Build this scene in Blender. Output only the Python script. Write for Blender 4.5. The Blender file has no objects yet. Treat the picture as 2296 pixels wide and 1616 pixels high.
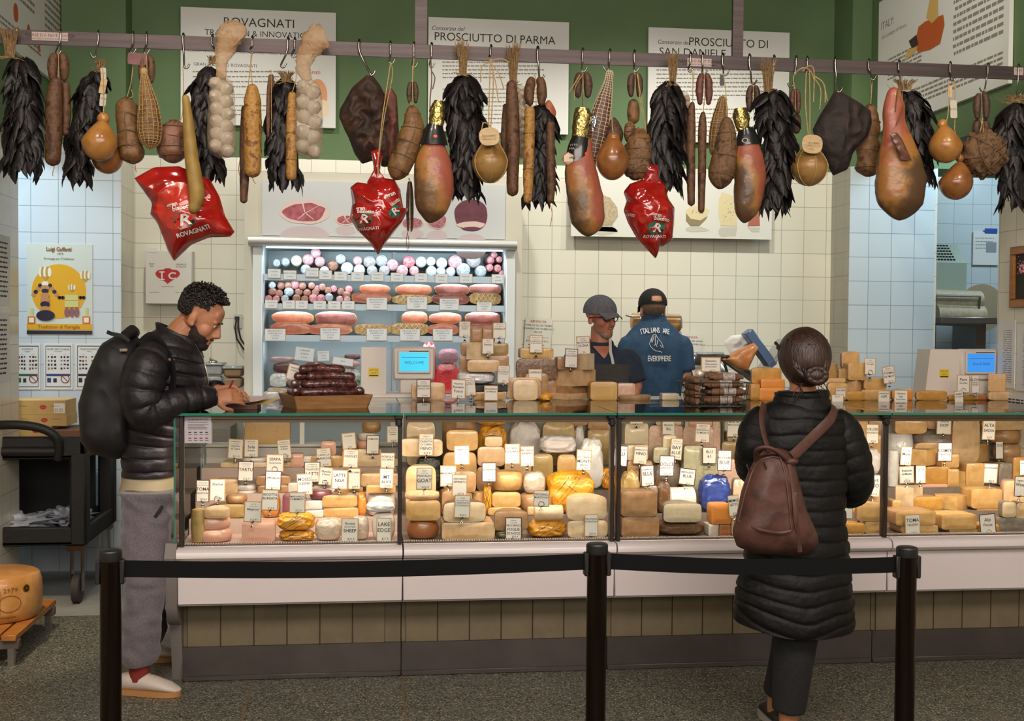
import bpy,bmesh,math,random
from math import sin,cos,pi,atan,atan2,tan,sqrt,radians as rad
from mathutils import Vector,Matrix,noise,Euler
from mathutils.bvhtree import BVHTree
random.seed(7)
SC=bpy.context.scene
COL=SC.collection
# ---------------------------------------------------------------- camera
FPX,CAM_Z=2700.0,1.62
PSI,THE,ROL=atan(338/2700.0),atan(75/2700.0),0.008
CF=Vector((sin(PSI)*cos(THE),cos(PSI)*cos(THE),-sin(THE)))
_r=Vector((cos(PSI),-sin(PSI),0));_u=_r.cross(CF)
CR=_r*cos(ROL)+_u*sin(ROL);CU=_u*cos(ROL)-_r*sin(ROL)
CAMP=Vector((0,0,CAM_Z))
cd=bpy.data.cameras.new('camera');cam=bpy.data.objects.new('camera',cd);COL.objects.link(cam)
cd.sensor_fit='HORIZONTAL';cd.sensor_width=36.0;cd.lens=36.0*FPX/2296.0
cd.clip_start=0.05;cd.clip_end=60
cam.matrix_world=Matrix(((CR.x,CU.x,-CF.x,0),(CR.y,CU.y,-CF.y,0),(CR.z,CU.z,-CF.z,CAM_Z),(0,0,0,1)))
SC.camera=cam
SC.view_settings.view_transform='Standard';SC.view_settings.look='None'
SC.view_settings.exposure=0.0;SC.view_settings.gamma=1.0;SC.view_settings.use_curve_mapping=False
SC.cycles.max_bounces=7;SC.cycles.diffuse_bounces=3;SC.cycles.glossy_bounces=3
SC.cycles.transmission_bounces=4;SC.cycles.transparent_max_bounces=12
SC.cycles.caustics_reflective=False;SC.cycles.caustics_refractive=False
SC.cycles.sample_clamp_indirect=4.0
# ---------------------------------------------------------------- world and lights
W=bpy.data.worlds.new('world');SC.world=W;W.use_nodes=True
W.node_tree.nodes['Background'].inputs[0].default_value=(1.0,0.86,0.72,1)
W.node_tree.nodes['Background'].inputs[1].default_value=0.10
def aim(o,tgt):
 d=Vector(tgt)-o.location
 o.rotation_euler=d.to_track_quat('-Z','Y').to_euler()
def area(name,loc,tgt,sx,sy,watts,col,spread=180):
 l=bpy.data.lights.new(name,'AREA');l.shape='RECTANGLE';l.size=sx;l.size_y=sy
 l.energy=watts;l.color=col;l.spread=rad(spread)
 o=bpy.data.objects.new(name,l);COL.objects.link(o);o.location=loc;aim(o,tgt);return o
def spot(name,loc,tgt,watts,col,deg,blend=.6,r=.05):
 l=bpy.data.lights.new(name,'SPOT');l.energy=watts;l.color=col
 l.spot_size=rad(deg);l.spot_blend=blend;l.shadow_soft_size=r
 o=bpy.data.objects.new(name,l);COL.objects.link(o);o.location=loc;aim(o,tgt);return o
WARM=(1.0,0.84,0.66);NEUT=(1.0,0.97,0.89);COOL=(0.66,0.85,1.0)
# track spots over the customer side, aimed at the hanging goods and the counter
for i,x in enumerate((-1.5,-.4,.8,2.0,3.1)):
 spot('track_spot',(x,4.3,4.25),(x+.1,6.15,2.35),(85,85,70,60,100)[i],WARM,62,1.0,.08)
# spots over the staff aisle that wash the green and the tiled wall
for i,x in enumerate((-1.0,.6,1.9,2.65)):
 spot('aisle_spot',(x,6.75,4.1),(x+.1,8.6,1.9),(135,135,180,120)[i],NEUT,82,1.0,.08)
spot('track_spot',(1.7,5.4,4.25),(3.6,7.3,3.4),110,NEUT,56,1.0,.08)  # extra unseen spot, added to brighten the panel on the right wall
area('store_light',(0.2,1.2,4.3),(0.4,5.4,0.5),6.0,2.0,430,(1.0,.88,.81))
area('front_fill',(0.4,-1.6,2.7),(0.6,5.4,1.0),5.0,1.4,130,(1.0,.90,.84))  # unseen fill behind the camera, added to brighten front faces and people
area('alcove_light',(-2.8,7.5,2.9),(-1.7,7.7,0),.9,.5,36,COOL)
spot('track_spot',(-1.6,4.4,4.2),(-1.8,6.2,.45),420,WARM,24,.8,.06)
area('passage_light',(5.3,8.7,3.2),(4.6,9.9,1.2),1.0,.6,55,COOL)
area('passage_light',(4.5,7.6,3.2),(4.3,9.0,1.5),1.0,.6,34,COOL)
def at(px,py,Y):
 """world point of the plane y = Y seen at photo position (px, py)"""
 d=CF*FPX+CR*(px-1148)-CU*(py-808)
 return CAMP+d*(Y/d.y)
def on_floor(px,py,z=0.0):
 d=CF*FPX+CR*(px-1148)-CU*(py-808)
 return CAMP+d*((z-CAM_Z)/d.z)
def mpp(px,py,Y):
 return(at(px,py,Y)-CAMP).dot(CF)/FPX
# ---------------------------------------------------------------- materials
def lin(c):
 if isinstance(c,str):
  c=tuple(int(c[i:i+2],16)/255 for i in(0,2,4))
 elif max(c)>1:c=tuple(q/255 for q in c)
 return tuple((x/12.92 if x<=.04045 else((x+.055)/1.055)**2.4)for x in c)+(1.0,)
MATS={}
def mat(name,c,c2=None,c3=None,sc=20.0,lo=.38,hi=.62,rough=.55,metal=0.0,bump=0.0,bsc=None,coat=0.0,kind='noise',stretch=(1,1,1),detail=4,sss=0.0,emit=0.0,spec=.5,sheen=0.0,crough=.1,k=1.0):
 if name in MATS:return MATS[name]
 if k!=1:c,c2,c3=[q and tuple(w*k**.45 for w in(tuple(int(q[i:i+2],16)/255 for i in(0,2,4))))for q in(c,c2,c3)]
 m=bpy.data.materials.new(name);m.use_nodes=True;nt=m.node_tree;N=nt.nodes;L=nt.links
 b=N['Principled BSDF']
 b.inputs['Base Color'].default_value=lin(c);b.inputs['Roughness'].default_value=rough
 b.inputs['Metallic'].default_value=metal;b.inputs['Coat Weight'].default_value=coat
 b.inputs['Coat Roughness'].default_value=crough;b.inputs['Specular IOR Level'].default_value=spec
 b.inputs['Sheen Weight'].default_value=sheen
 if emit:
  b.inputs['Emission Color'].default_value=lin(c);b.inputs['Emission Strength'].default_value=emit
 if sss:
  b.inputs['Subsurface Weight'].default_value=sss;b.inputs['Subsurface Radius'].default_value=(.02,.008,.004)
 if c2 or bump:
  tc=N.new('ShaderNodeTexCoord');mp=N.new('ShaderNodeMapping');mp.inputs['Scale'].default_value=stretch
  L.new(tc.outputs['Object'],mp.inputs['Vector'])
 if c2:
  if kind=='voronoi':
   t=N.new('ShaderNodeTexVoronoi');t.inputs['Scale'].default_value=sc;out=t.outputs['Distance']
  elif kind=='cells':
   t=N.new('ShaderNodeTexVoronoi');t.inputs['Scale'].default_value=sc
   sp=N.new('ShaderNodeSeparateColor');L.new(t.outputs['Color'],sp.inputs[0]);out=sp.outputs[0]
  elif kind=='wave':
   t=N.new('ShaderNodeTexWave');t.inputs['Scale'].default_value=sc;t.inputs['Distortion'].default_value=4
   t.inputs['Detail'].default_value=detail;out=t.outputs['Color']
  else:
   t=N.new('ShaderNodeTexNoise');t.inputs['Scale'].default_value=sc;t.inputs['Detail'].default_value=detail
   t.inputs['Roughness'].default_value=.6;out=t.outputs['Fac']
  L.new(mp.outputs[0],t.inputs['Vector'])
  r=N.new('ShaderNodeValToRGB');e=r.color_ramp.elements
  e[0].position=lo;e[0].color=lin(c);e[1].position=hi;e[1].color=lin(c2)
  if c3:
   k=e.new((lo+hi)/2);k.color=lin(c2);e[2].color=lin(c3)
  L.new(out,r.inputs['Fac']);L.new(r.outputs['Color'],b.inputs['Base Color'])
 if bump:
  t2=N.new('ShaderNodeTexNoise');t2.inputs['Scale'].default_value=bsc or sc*2;t2.inputs['Detail'].default_value=3
  L.new(mp.outputs[0],t2.inputs['Vector'])
  bp=N.new('ShaderNodeBump');bp.inputs['Strength'].default_value=min(1,bump);bp.inputs['Distance'].default_value=.004 if bump<=1 else .004*bump
  L.new(t2.outputs['Fac'],bp.inputs['Height']);L.new(bp.outputs[0],b.inputs['Normal'])
  if coat:L.new(bp.outputs[0],b.inputs['Coat Normal'])
 MATS[name]=m
 return m
def glass(name,tint,fres=1.12,gl=.9,dens=1.0):
 if name in MATS:return MATS[name]
 m=bpy.data.materials.new(name);m.use_nodes=True;nt=m.node_tree;N=nt.nodes;L=nt.links
 N.remove(N['Principled BSDF']);out=N['Material Output']
 t=N.new('ShaderNodeBsdfTransparent');t.inputs[0].default_value=lin(tint)
 g=N.new('ShaderNodeBsdfGlossy');g.inputs['Roughness'].default_value=.01;g.inputs[0].default_value=(gl,gl,gl,1)
 f=N.new('ShaderNodeFresnel');f.inputs['IOR'].default_value=fres
 x=N.new('ShaderNodeMixShader');L.new(f.outputs[0],x.inputs[0]);L.new(t.outputs[0],x.inputs[1]);L.new(g.outputs[0],x.inputs[2])
 L.new(x.outputs[0],out.inputs[0]);MATS[name]=m;return m
def film(name,c,alpha=.35,rough=.15,bump=.6,bsc=60):
 """thin crinkled plastic or netting: part see-through, part glossy"""
 if name in MATS:return MATS[name]
 m=mat(name,c,rough=rough,bump=bump,bsc=bsc,coat=.5);m.node_tree.nodes['Principled BSDF'].inputs['Alpha'].default_value=alpha
 return m
def tiles(name,c1,c2,grout,axis='x',w=.1715,off=(0,0),rough=.22,bumpy=.5):
 if name in MATS:return MATS[name]
 m=bpy.data.materials.new(name);m.use_nodes=True;nt=m.node_tree;N=nt.nodes;L=nt.links;b=N['Principled BSDF']
 tc=N.new('ShaderNodeTexCoord');s=N.new('ShaderNodeSeparateXYZ');L.new(tc.outputs['Object'],s.inputs[0])
 c=N.new('ShaderNodeCombineXYZ');L.new(s.outputs[0 if axis=='x' else 1],c.inputs[0]);L.new(s.outputs[2],c.inputs[1])
 mp=N.new('ShaderNodeMapping');mp.inputs['Location'].default_value=(off[0],off[1],0);L.new(c.outputs[0],mp.inputs[0])
 t=N.new('ShaderNodeTexBrick');t.offset=0;t.squash=1
 t.inputs['Scale'].default_value=1;t.inputs['Brick Width'].default_value=w;t.inputs['Row Height'].default_value=w
 t.inputs['Mortar Size'].default_value=.0022;t.inputs['Mortar Smooth'].default_value=.3;t.inputs['Bias'].default_value=0
 t.inputs['Color1'].default_value=lin(c1);t.inputs['Color2'].default_value=lin(c2);t.inputs['Mortar'].default_value=lin(grout)
 L.new(mp.outputs[0],t.inputs['Vector']);L.new(t.outputs['Color'],b.inputs['Base Color'])
 bp=N.new('ShaderNodeBump');bp.invert=True;bp.inputs['Strength'].default_value=bumpy;bp.inputs['Distance'].default_value=.003
 L.new(t.outputs['Fac'],bp.inputs['Height']);L.new(bp.outputs[0],b.inputs['Normal'])
 b.inputs['Roughness'].default_value=rough;MATS[name]=m;return m
# ---------------------------------------------------------------- mesh builder
class MB:
 def __init__(s):s.v=[];s.f=[];s.m=[]
 def add(s,vf,mi=0,M=None):
  v,f=vf;o=len(s.v)
  s.v+=[M@Vector(p)for p in v]if M is not None else[Vector(p)for p in v]
  s.f+=[tuple(i+o for i in q)for q in f];s.m+=[mi]*len(f)
  return s
 def box(s,a,b,mi=0,ch=0.0,M=None):
  return s.add(box(a,b,ch),mi,M)
 def tube(s,pts,r,n=8,mi=0,caps=True,M=None):return s.add(tube(pts,r,n,caps),mi,M)
 def text(s,body,size,M,mi=1,**k):return s.add(text(body,size,**k),mi,M)
_BOX={}
def box(a,b,ch=0.0,seg=1):
 a=Vector(a);b=Vector(b);lo=Vector(map(min,a,b));hi=Vector(map(max,a,b))
 c=(lo+hi)/2;h=(hi-lo)/2
 if ch<=0:
  v=[c+Vector((x*h.x,y*h.y,z*h.z))for x in(-1,1)for y in(-1,1)for z in(-1,1)]
  return v,[(0,1,3,2),(4,6,7,5),(0,4,5,1),(2,3,7,6),(0,2,6,4),(1,5,7,3)]
 ch=min(ch,min(h)*.98)
 key=(round(h.x,5),round(h.y,5),round(h.z,5),round(ch,5),seg)
 if key not in _BOX:
  bm=bmesh.new();bmesh.ops.create_cube(bm,size=2)
  for v in bm.verts:v.co=Vector((v.co.x*h.x,v.co.y*h.y,v.co.z*h.z))
  bmesh.ops.bevel(bm,geom=bm.edges[:],offset=ch,segments=seg,affect='EDGES',profile=.5)
  bm.verts.index_update();_BOX[key]=([v.co.copy()for v in bm.verts],[tuple(v.index for v in f.verts)for f in bm.faces]);bm.free()
 v,f=_BOX[key]
 return[p+c for p in v],f
def frames(pts):
 n=len(pts);T=[]
 for i in range(n):
  t=pts[min(i+1,n-1)]-pts[max(i-1,0)];T.append(t.normalized()if t.length>1e-9 else Vector((0,0,1)))
 up=Vector((0,-1,0))if abs(T[0].y)<.9 else Vector((1,0,0))
 a=(up-T[0]*up.dot(T[0])).normalized();out=[]
 for t in T:
  a=(a-t*a.dot(t));a=a.normalized()if a.length>1e-6 else Vector((1,0,0));out.append((a,t.cross(a)))
 return out
def tube(pts,r,n=8,caps=True):
 """r: number, list of numbers or list of (depth radius, side radius)"""
 pts=[Vector(p)for p in pts];R=r if isinstance(r,(list,tuple))else[r]*len(pts)
 V=[];Fc=[]
 for p,(a,b),q in zip(pts,frames(pts),R):
  ra,rb=q if isinstance(q,(tuple,list))else(q,q)
  for k in range(n):
   t=2*pi*k/n;V.append(p+a*(cos(t)*ra)+b*(sin(t)*rb))
 for i in range(len(pts)-1):
  for k in range(n):
   k2=(k+1)%n;Fc.append((i*n+k,i*n+k2,(i+1)*n+k2,(i+1)*n+k))
 if caps:
  Fc.append(tuple(range(n-1,-1,-1)));o=(len(pts)-1)*n;Fc.append(tuple(o+k for k in range(n)))
 return V,Fc
def loft(rings,caps=True,close=True):
 n=len(rings[0]);V=[Vector(p)for r in rings for p in r];Fc=[]
 for i in range(len(rings)-1):
  for k in range(n if close else n-1):
   k2=(k+1)%n;Fc.append((i*n+k,i*n+k2,(i+1)*n+k2,(i+1)*n+k))
 if caps:
  Fc.append(tuple(range(n-1,-1,-1)));o=(len(rings)-1)*n;Fc.append(tuple(o+k for k in range(n)))
 return V,Fc
def lathe(prof,n=24,c=(0,0,0)):
 """profile (radius, z) turned about the z axis"""
 c=Vector(c)
 return loft([[c+Vector((max(r,1e-4)*cos(2*pi*k/n),max(r,1e-4)*sin(2*pi*k/n),z))for k in range(n)]for r,z in prof])
def prism(out,y0,y1):
 """outline [(x, z)] pushed through from y0 to y1"""
 n=len(out);V=[Vector((x,y0,z))for x,z in out]+[Vector((x,y1,z))for x,z in out]
 return V,[tuple(range(n)),tuple(range(2*n-1,n-1,-1))]+[(k,k+n,(k+1)%n+n,(k+1)%n)for k in range(n)]
def ball(c,r,nu=16,nv=10,wob=0.0,ws=3.0,seed=0.0):
 c=Vector(c);R=Vector((r,r,r))if not hasattr(r,'__len__')else Vector(r)
 V=[];Fc=[]
 for i in range(nv+1):
  t=pi*i/nv
  for k in range(nu):
   p=2*pi*k/nu;d=Vector((sin(t)*cos(p),sin(t)*sin(p),cos(t)))
   q=1+(wob*noise.noise(d*ws+Vector((seed,seed*1.7,0)))if wob else 0)
   V.append(c+Vector((d.x*R.x,d.y*R.y,d.z*R.z))*q)
 for i in range(nv):
  for k in range(nu):
   k2=(k+1)%nu;Fc.append((i*nu+k,(i+1)*nu+k,(i+1)*nu+k2,i*nu+k2))
 return V,Fc
_TXT={}
def text(body,size,align='CENTER',bold=0.0,res=1,sx=1.0,sh=0.0,ls=1.0):
 key=(body,align,round(bold,4),res,sh,ls)
 if key not in _TXT:
  c=bpy.data.curves.new('t','FONT');c.body=body;c.resolution_u=res;c.align_x=align;c.align_y='CENTER';c.shear=sh
  c.offset=bold;c.space_line=ls
  o=bpy.data.objects.new('t',c);m=bpy.data.meshes.new_from_object(o)
  _TXT[key]=([v.co.copy()for v in m.vertices],[tuple(p.vertices)for p in m.polygons])
  bpy.data.objects.remove(o);bpy.data.curves.remove(c);bpy.data.meshes.remove(m)
 v,f=_TXT[key]
 return[Vector((p.x*size*sx,p.y*size,0))for p in v],f
def wall_m(o,yaw=0.0,pitch=0.0,roll=0.0):
 """matrix that stands XY artwork upright, facing -Y, at o"""
 return Matrix.Translation(Vector(o))@Matrix.Rotation(yaw,4,'Z')@Matrix.Rotation(pi/2+pitch,4,'X')@Matrix.Rotation(roll,4,'Z')
def rot_to(a,b):
 return Vector(a).rotation_difference(Vector(b)).to_matrix().to_4x4()
ORG={}
def mk(name,mb,mats,parent=None,org=None,label=None,cat=None,group=None,kind=None,smooth=40):
 me=bpy.data.meshes.new(name)
 o0=ORG[parent.name]if parent is not None else Vector(org if org is not None else(0,0,0))
 me.from_pydata([p-o0 for p in mb.v],[],mb.f)
 for m in(mats if isinstance(mats,(list,tuple))else[mats]):me.materials.append(m)
 if any(mb.m):me.polygons.foreach_set('material_index',mb.m)
 me.validate()
 if smooth:
  me.shade_smooth()
  if smooth<180:me.set_sharp_from_angle(angle=rad(smooth))
 o=bpy.data.objects.new(name,me);COL.objects.link(o);ORG[o.name]=o0
 if parent is not None:o.parent=parent
 else:o.location=o0
 return tag(o,label,cat,group,kind)
def tag(o,label=None,cat=None,group=None,kind=None):
 if label:o['label']=label
 if cat:o['category']=cat
 if group:o['group']=group
 if kind:o['kind']=kind
 return o
def thing(name,org,label,cat,group=None):
 o=bpy.data.objects.new(name,None);COL.objects.link(o);o.empty_display_size=.05
 o.location=Vector(org);ORG[o.name]=Vector(org)
 return tag(o,label,cat,group)
def remesh(o,vox,smooth=6,fac=.6):
 m=o.modifiers.new('r','REMESH');m.mode='VOXEL';m.voxel_size=vox;m.use_smooth_shade=True
 if smooth:s=o.modifiers.new('s','SMOOTH');s.factor=fac;s.iterations=smooth
 return o
def bvh_of(mb):return BVHTree.FromPolygons(mb.v,mb.f)
def drape(vf,M,tree,d,off=.004):
 """lay flat lettering on a curved surface along direction d"""
 d=Vector(d).normalized();V=[]
 last=None
 for p in vf[0]:
  q=M@Vector(p);h,n,i,ds=tree.ray_cast(q-d*.6,d)
  if h is None:h=q if last is None else Vector((q.x,last,q.z))
  else:last=h.y
  V.append(h-d*off)
 return V,vf[1]
def rnd(a,b):return random.uniform(a,b)
# ================================================================ the setting
YB,XL,XR,ZT,ZC=8.6,-2.03,3.60,2.785,4.4
YP=8.15
M_TILE=tiles('tile_cream','d3d1c0','d8d5c4','a29d8c','x',off=(.012,.05))
M_TILE_S=tiles('tile_cream_side','d0cbb8','d6d0bc','a39c8a','y',off=(.05,.05))
M_TILE_W=tiles('tile_white','c3cbcd','c9d0d2','8d979c','x',off=(.07,.02))
M_GREEN=mat('green_paint','566f46','5b744a',sc=3,rough=.7)
M_CEIL=mat('ceiling_paint','3a382f',rough=.9)
def terrazzo():
 m=mat('terrazzo','54564b','626257',sc=6,rough=.42)
 nt=m.node_tree;N=nt.nodes;L=nt.links;b=N['Principled BSDF']
 tc=N.new('ShaderNodeTexCoord');prev=b.inputs['Base Color'].links[0].from_socket
 for sc,lo,c in((130,.80,'7a7462'),(190,.90,'aaa18a'),(150,.82,'2a2c25')):
  v=N.new('ShaderNodeTexVoronoi');v.inputs['Scale'].default_value=sc;L.new(tc.outputs['Object'],v.inputs['Vector'])
  s=N.new('ShaderNodeSeparateColor');L.new(v.outputs['Color'],s.inputs[0])
  r=N.new('ShaderNodeMath');r.operation='GREATER_THAN';r.inputs[1].default_value=lo;L.new(s.outputs[1],r.inputs[0])
  x=N.new('ShaderNodeMix');x.data_type='RGBA';L.new(r.outputs[0],x.inputs['Factor']);L.new(prev,x.inputs['A'])
  x.inputs['B'].default_value=lin(c);prev=x.outputs['Result']
 L.new(prev,b.inputs['Base Color']);return m
def struct(name,a,b,m,ch=0):return mk(name,MB().box(a,b,0,ch),m,kind='structure',smooth=0)
struct('floor',(-7,-3,-.1),(9,6.889,0),terrazzo())
struct('floor_staff',(-7,6.889,-.1),(9,13,0),mat('concrete','8d8b84','96948c',sc=5,rough=.6))
for x0,y0 in((-.48,5.16),(.19,5.2),(1.98,5.25),(2.66,5.25)):
 struct('trim_floor_joint',(x0-.003,-3,-.05),(x0+.003,5.56,.0008),mat('brass_joint','8a6a48',rough=.5,metal=.3))
struct('ceiling',(-7,-3,ZC),(9,13,ZC+.1),M_CEIL)
struct('wall_back',(-1.563,YB,0),(3.457,YB+.1,ZT),M_TILE)
struct('wall_back_upper',(XL,YB,ZT),(6,YB+.1,ZC),M_GREEN)
struct('wall_back_alcove',(-6,YP,0),(-1.563,YB+.1,ZT-.002),M_TILE_W)
struct('wall_back_pilaster',(-1.99,YB-.22,ZT),(-1.575,YB,ZC),M_GREEN)
struct('wall_back_stub',(-1.5638,YP,0),(-1.5612,YB,ZT-.003),M_TILE_S)
struct('wall_left',(XL-.12,-2,0),(XL,7.5,2.70),M_TILE_S)
struct('wall_left_upper',(XL-.12,-2,2.70),(XL,YB,ZC),M_GREEN)
struct('wall_left_return',(-6,6.9,0),(-5.9,YP,2.7),M_TILE_W)
struct('wall_right',(XR,-2,0),(XR+.12,6.48,2.79),M_TILE_S)
struct('wall_right_upper',(XR,-2,2.79),(XR+.12,8.26,ZC),M_GREEN)
struct('wall_back_corner',(3.457,8.262,0),(3.47,YB,2.78),M_TILE_S)
struct('wall_back_passage',(3.457,8.26,0),(4.10,YB,2.784),tiles('tile_blue','b9c4c6','bfcaca','7f8d92','x',off=(.0,.09)))
struct('wall_passage_side',(4.10,8.26,0),(4.115,9.9,2.784),M_TILE_S)
struct('wall_passage_end',(4.1,9.9,0),(9,10.0,3.3),tiles('tile_end','c2cccd','c7d0d0','8fa0a5','x',off=(.06,.03)))
struct('wall_back_corner_upper',(3.457,8.262,2.784),(6,YB,ZC),M_GREEN)
struct('ceiling_passage',(3.73,6.4,3.3),(9,10,3.4),M_CEIL)
# ================================================================ refrigerated display cases
YF=5.42
ZG=1.232
M_FASC=mat('white_enamel','dcd1d0',rough=.35,coat=.2)
M_BASE=mat('base_panels','6b5f49','74684f',sc=7,rough=.6)
M_KICK=mat('steel_kick','554e4b','605754',sc=4,rough=.38,metal=.6)
M_STEEL=mat('brushed_steel','8f8780','9a928a',sc=3,stretch=(1,60,60),rough=.35,metal=.9)
M_DARK=mat('dark_bronze','3b342e',rough=.4,metal=.5)
M_BLACK=mat('black_plastic','161414',rough=.45)
M_GLASS=glass('pane_glass','fbfdfc',1.18)
M_TOPGL=glass('shelf_glass','f0f7f3',1.45)
M_EDGE=mat('green_glass_edge','2f7d68',rough=.15,coat=.6)
M_LAMP=mat('lamp_diffuser','fff0dc',emit=3.0)
M_DECK=mat('case_deck','6e6056','7a6c62',sc=9,rough=.4)
M_WHITEP=mat('white_plastic','d8d4cc',rough=.4)
CX=[-.80,.189,1.160,2.475,3.58]
STEPS=[(5.47,5.74,.64),(5.74,5.96,.71),(5.96,6.18,.80),(6.18,6.40,.90)]
LABC=['glass fronted deli case of soft cheese in front of the writing man','glass fronted deli case of pecorino, second from the left','wide glass fronted deli case of blue cheese behind the woman','glass fronted deli case of yellow mountain cheese at the right wall']
def case(i):
 x0,x1=CX[i]+.002,CX[i+1]-.002
 t=thing('display_case',((x0+x1)/2,5.9,0),LABC[i],'display case','row of refrigerated cheese cases')
 mk('base',MB().box((x0,5.585,.10),(x1,6.44,.56)),M_BASE,t)
 g=MB()
 x=x0+.02
 while x<x1-.16:
  w=.145;g.box((x,5.572,.155),(min(x+w,x1-.005),5.588,.42),0,.0015);x+=w+.004
 mk('base_boarding',g,M_BASE,t,kind='stuff')
 mk('kick_plate',MB().box((x0,5.565,0),(x1,5.60,.155)).box((x0,5.556,0),(x1,5.57,.026),0,.004),M_KICK,t)
 mk('fascia',MB().box((x0,5.405,.385),(x1,5.44,.575),0,.004).box((x0,5.43,.375),(x1,5.60,.392)),M_FASC,t)
 prof=[(5.425,.575),(5.375,.583),(5.352,.600),(5.352,.622),(5.368,.636),(5.45,.640),(5.45,.575)]
 b=MB();b.add(loft([[(x,y,z)for y,z in prof]for x in(x0+.0015,x1-.0015)]))
 mk('bumper',b,M_FASC,t,smooth=50)
 d=MB()
 for a,b_,z in STEPS:d.box((x0+.004,a,.56),(x1-.004,b_,z-.001))
 mk('deck',d,mat('case_deck_pale','b49c90','bca698',sc=9,rough=.4)if i==0 else M_DECK,t)
 v=MB().box((x0,5.435,.60),(x1,5.475,.645))
 n=int((x1-x0)/.011)
 for k in range(n):v.box((x0+.004+k*.011,5.437,.645),(x0+.009+k*.011,5.473,.6475),1)
 mk('air_grille',v,[M_KICK,mat('grille_light','9b8f86',rough=.5)],t)
 mk('front_pane',MB().box((x0+.006,YF-.003,.642),(x1-.006,YF+.003,1.212)),M_GLASS,t)
 mk('top_shelf_glass',MB().box((x0,5.385,ZG-.010),(x1,6.42,ZG)),M_TOPGL,t)
 mk('glass_edge',MB().box((x0,5.381,ZG-.0105),(x1,5.3855,ZG+.0005)),M_EDGE,t)
 mk('lamp_bar',MB().box((x0+.01,5.43,1.198),(x1-.01,5.475,1.221),0,.004).box((x0+.01,5.428,1.188),(x1-.01,5.434,1.2)),mat('lamp_bar_metal','7c6a58',rough=.35,metal=.7),t)
 mk('lamp_tube',MB().box((x0+.03,5.452,1.1935),(x1-.03,5.472,1.1985)),M_LAMP,t)
 xs=[x0+.006]if i==0 else([x1-.02]if i==3 else[])
 if i==3:xs=[]
 Q=[((xx,5.41,.64),(xx+.02,5.445,1.222))for xx in xs]
 if i<3:Q.append(((x1-.022,5.40,.64),(x1-.004,5.45,1.216)))
 if i==2:Q.append(((x0+.004,5.40,.64),(x0+.022,5.45,1.216)))
 for q in Q:mk('mullion',MB().box(*q,0,.003),M_DARK,t)
 if i<3:
  h=MB()
  if i==2:h.box((x0,5.392,1.205),(x0+.037,5.45,1.222),0,.003)
  for xx in([x1-.019]):
   h.box((xx-.018,5.392,1.205),(xx+.018,5.45,1.222),0,.003)
   h.box((xx-.012,5.385,1.172),(xx+.012,5.42,1.206),0,.005);h.tube([(xx-.016,5.40,1.188),(xx+.016,5.40,1.188)],.009,10)
  mk('hinge_clamp',h,M_BLACK,t)
 mk('rear_sill',MB().box((x0,6.40,.56),(x1,6.47,.985)).box((x0,6.36,.985),(x1,6.50,1.0),0,.004),M_WHITEP,t)
 for xx in(x0+.02,(x0+x1)/2,x1-.02):mk('rear_post',MB().box((xx-.012,6.37,1.0),(xx+.012,6.40,ZG-.01)),M_WHITEP,t)
 if i==0:
  e=MB();pr=[(5.40,.375),(5.385,.50),(5.36,.60),(5.40,.66),(6.46,.66),(6.46,0),(5.60,0),(5.52,.27),(5.45,.30)]
  e.add(loft([[(x,y,z)for y,z in pr]for x in(x0-.05,x0-.001)]))
  mk('end_panel',e,mat('end_grey','7d7570',rough=.5),t)
  mk('end_pane',MB().box((x0-.014,5.40,.66),(x0-.008,6.42,1.222)),M_GLASS,t)
  mk('end_pane_edge',MB().box((x0-.0145,5.395,.66),(x0-.0075,5.4005,1.222)),M_EDGE,t)
 L=area('case_lamp',((x0+x1)/2,5.447,1.196),((x0+x1)/2,5.80,.72),x1-x0-.06,.03,12*(x1-x0),(1.0,.83,.68),170)
 return t
CASES=[case(i)for i in range(4)]
# ================================================================ panels, posters and papers on the walls
M_INK=mat('ink','332a25',rough=.8)
M_BROWNINK=mat('brown_ink','857b70',rough=.8)
M_PANEL=mat('panel_white','d6d5cd',rough=.6)
M_PAPER=mat('paper','d9d8d2',rough=.7)
M_RED=mat('print_red','b3202c',rough=.6)
ORDN='first second third fourth fifth sixth seventh eighth ninth tenth eleventh twelfth thirteenth fourteenth fifteenth sixteenth seventeenth eighteenth nineteenth twentieth'.split()
def nth(k):
 if k<20:return ORDN[k]
 return['twenty','thirty','forty'][(k+1)//10-2]+('' if(k+1)%10==0 else'-'+ORDN[(k+1)%10-1])if(k+1)%10 else['twentieth','thirtieth','fortieth'][(k+1)//10-2]
def rect(px0,py0,px1,py1,Y):
 cx,cy=(px0+px1)/2,(py0+py1)/2
 return at(px0,cy,Y).x,at(px1,cy,Y).x,at(cx,py1,Y).z,at(cx,py0,Y).z
def wtext(mb,s,px,py,Y,hpx,mi=0,yaw=0,roll=0,**k):
 """lettering whose capitals are about hpx photo pixels high, on the plane y = Y"""
 p=at(px,py,Y);return mb.text(s,hpx*mpp(px,py,Y)/.70,wall_m((p.x,Y,p.z),yaw,0,roll),mi,**dict(dict(res=4 if hpx>7 else 2),**k))
def wbox(mb,px0,py0,px1,py1,Y,th=.0006,mi=1):
 x0,x1,z0,z1=rect(px0,py0,px1,py1,Y);return mb.box((x0,Y-th,z0),(x1,Y,z1),mi)
def wpoly(mb,pts,Y,mi=1,th=.0006):
 q=[at(px,py,Y)for px,py in pts];return mb.add(prism([(p.x,p.z)for p in q],Y-th,Y),mi)
def wdisc(mb,px,py,rx,ry,Y,mi=1,n=28,th=.0006,a0=0,a1=2*pi):
 return wpoly(mb,[(px+rx*cos(a0+(a1-a0)*k/n),py-ry*sin(a0+(a1-a0)*k/n))for k in range(n)],Y,mi,th)
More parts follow.
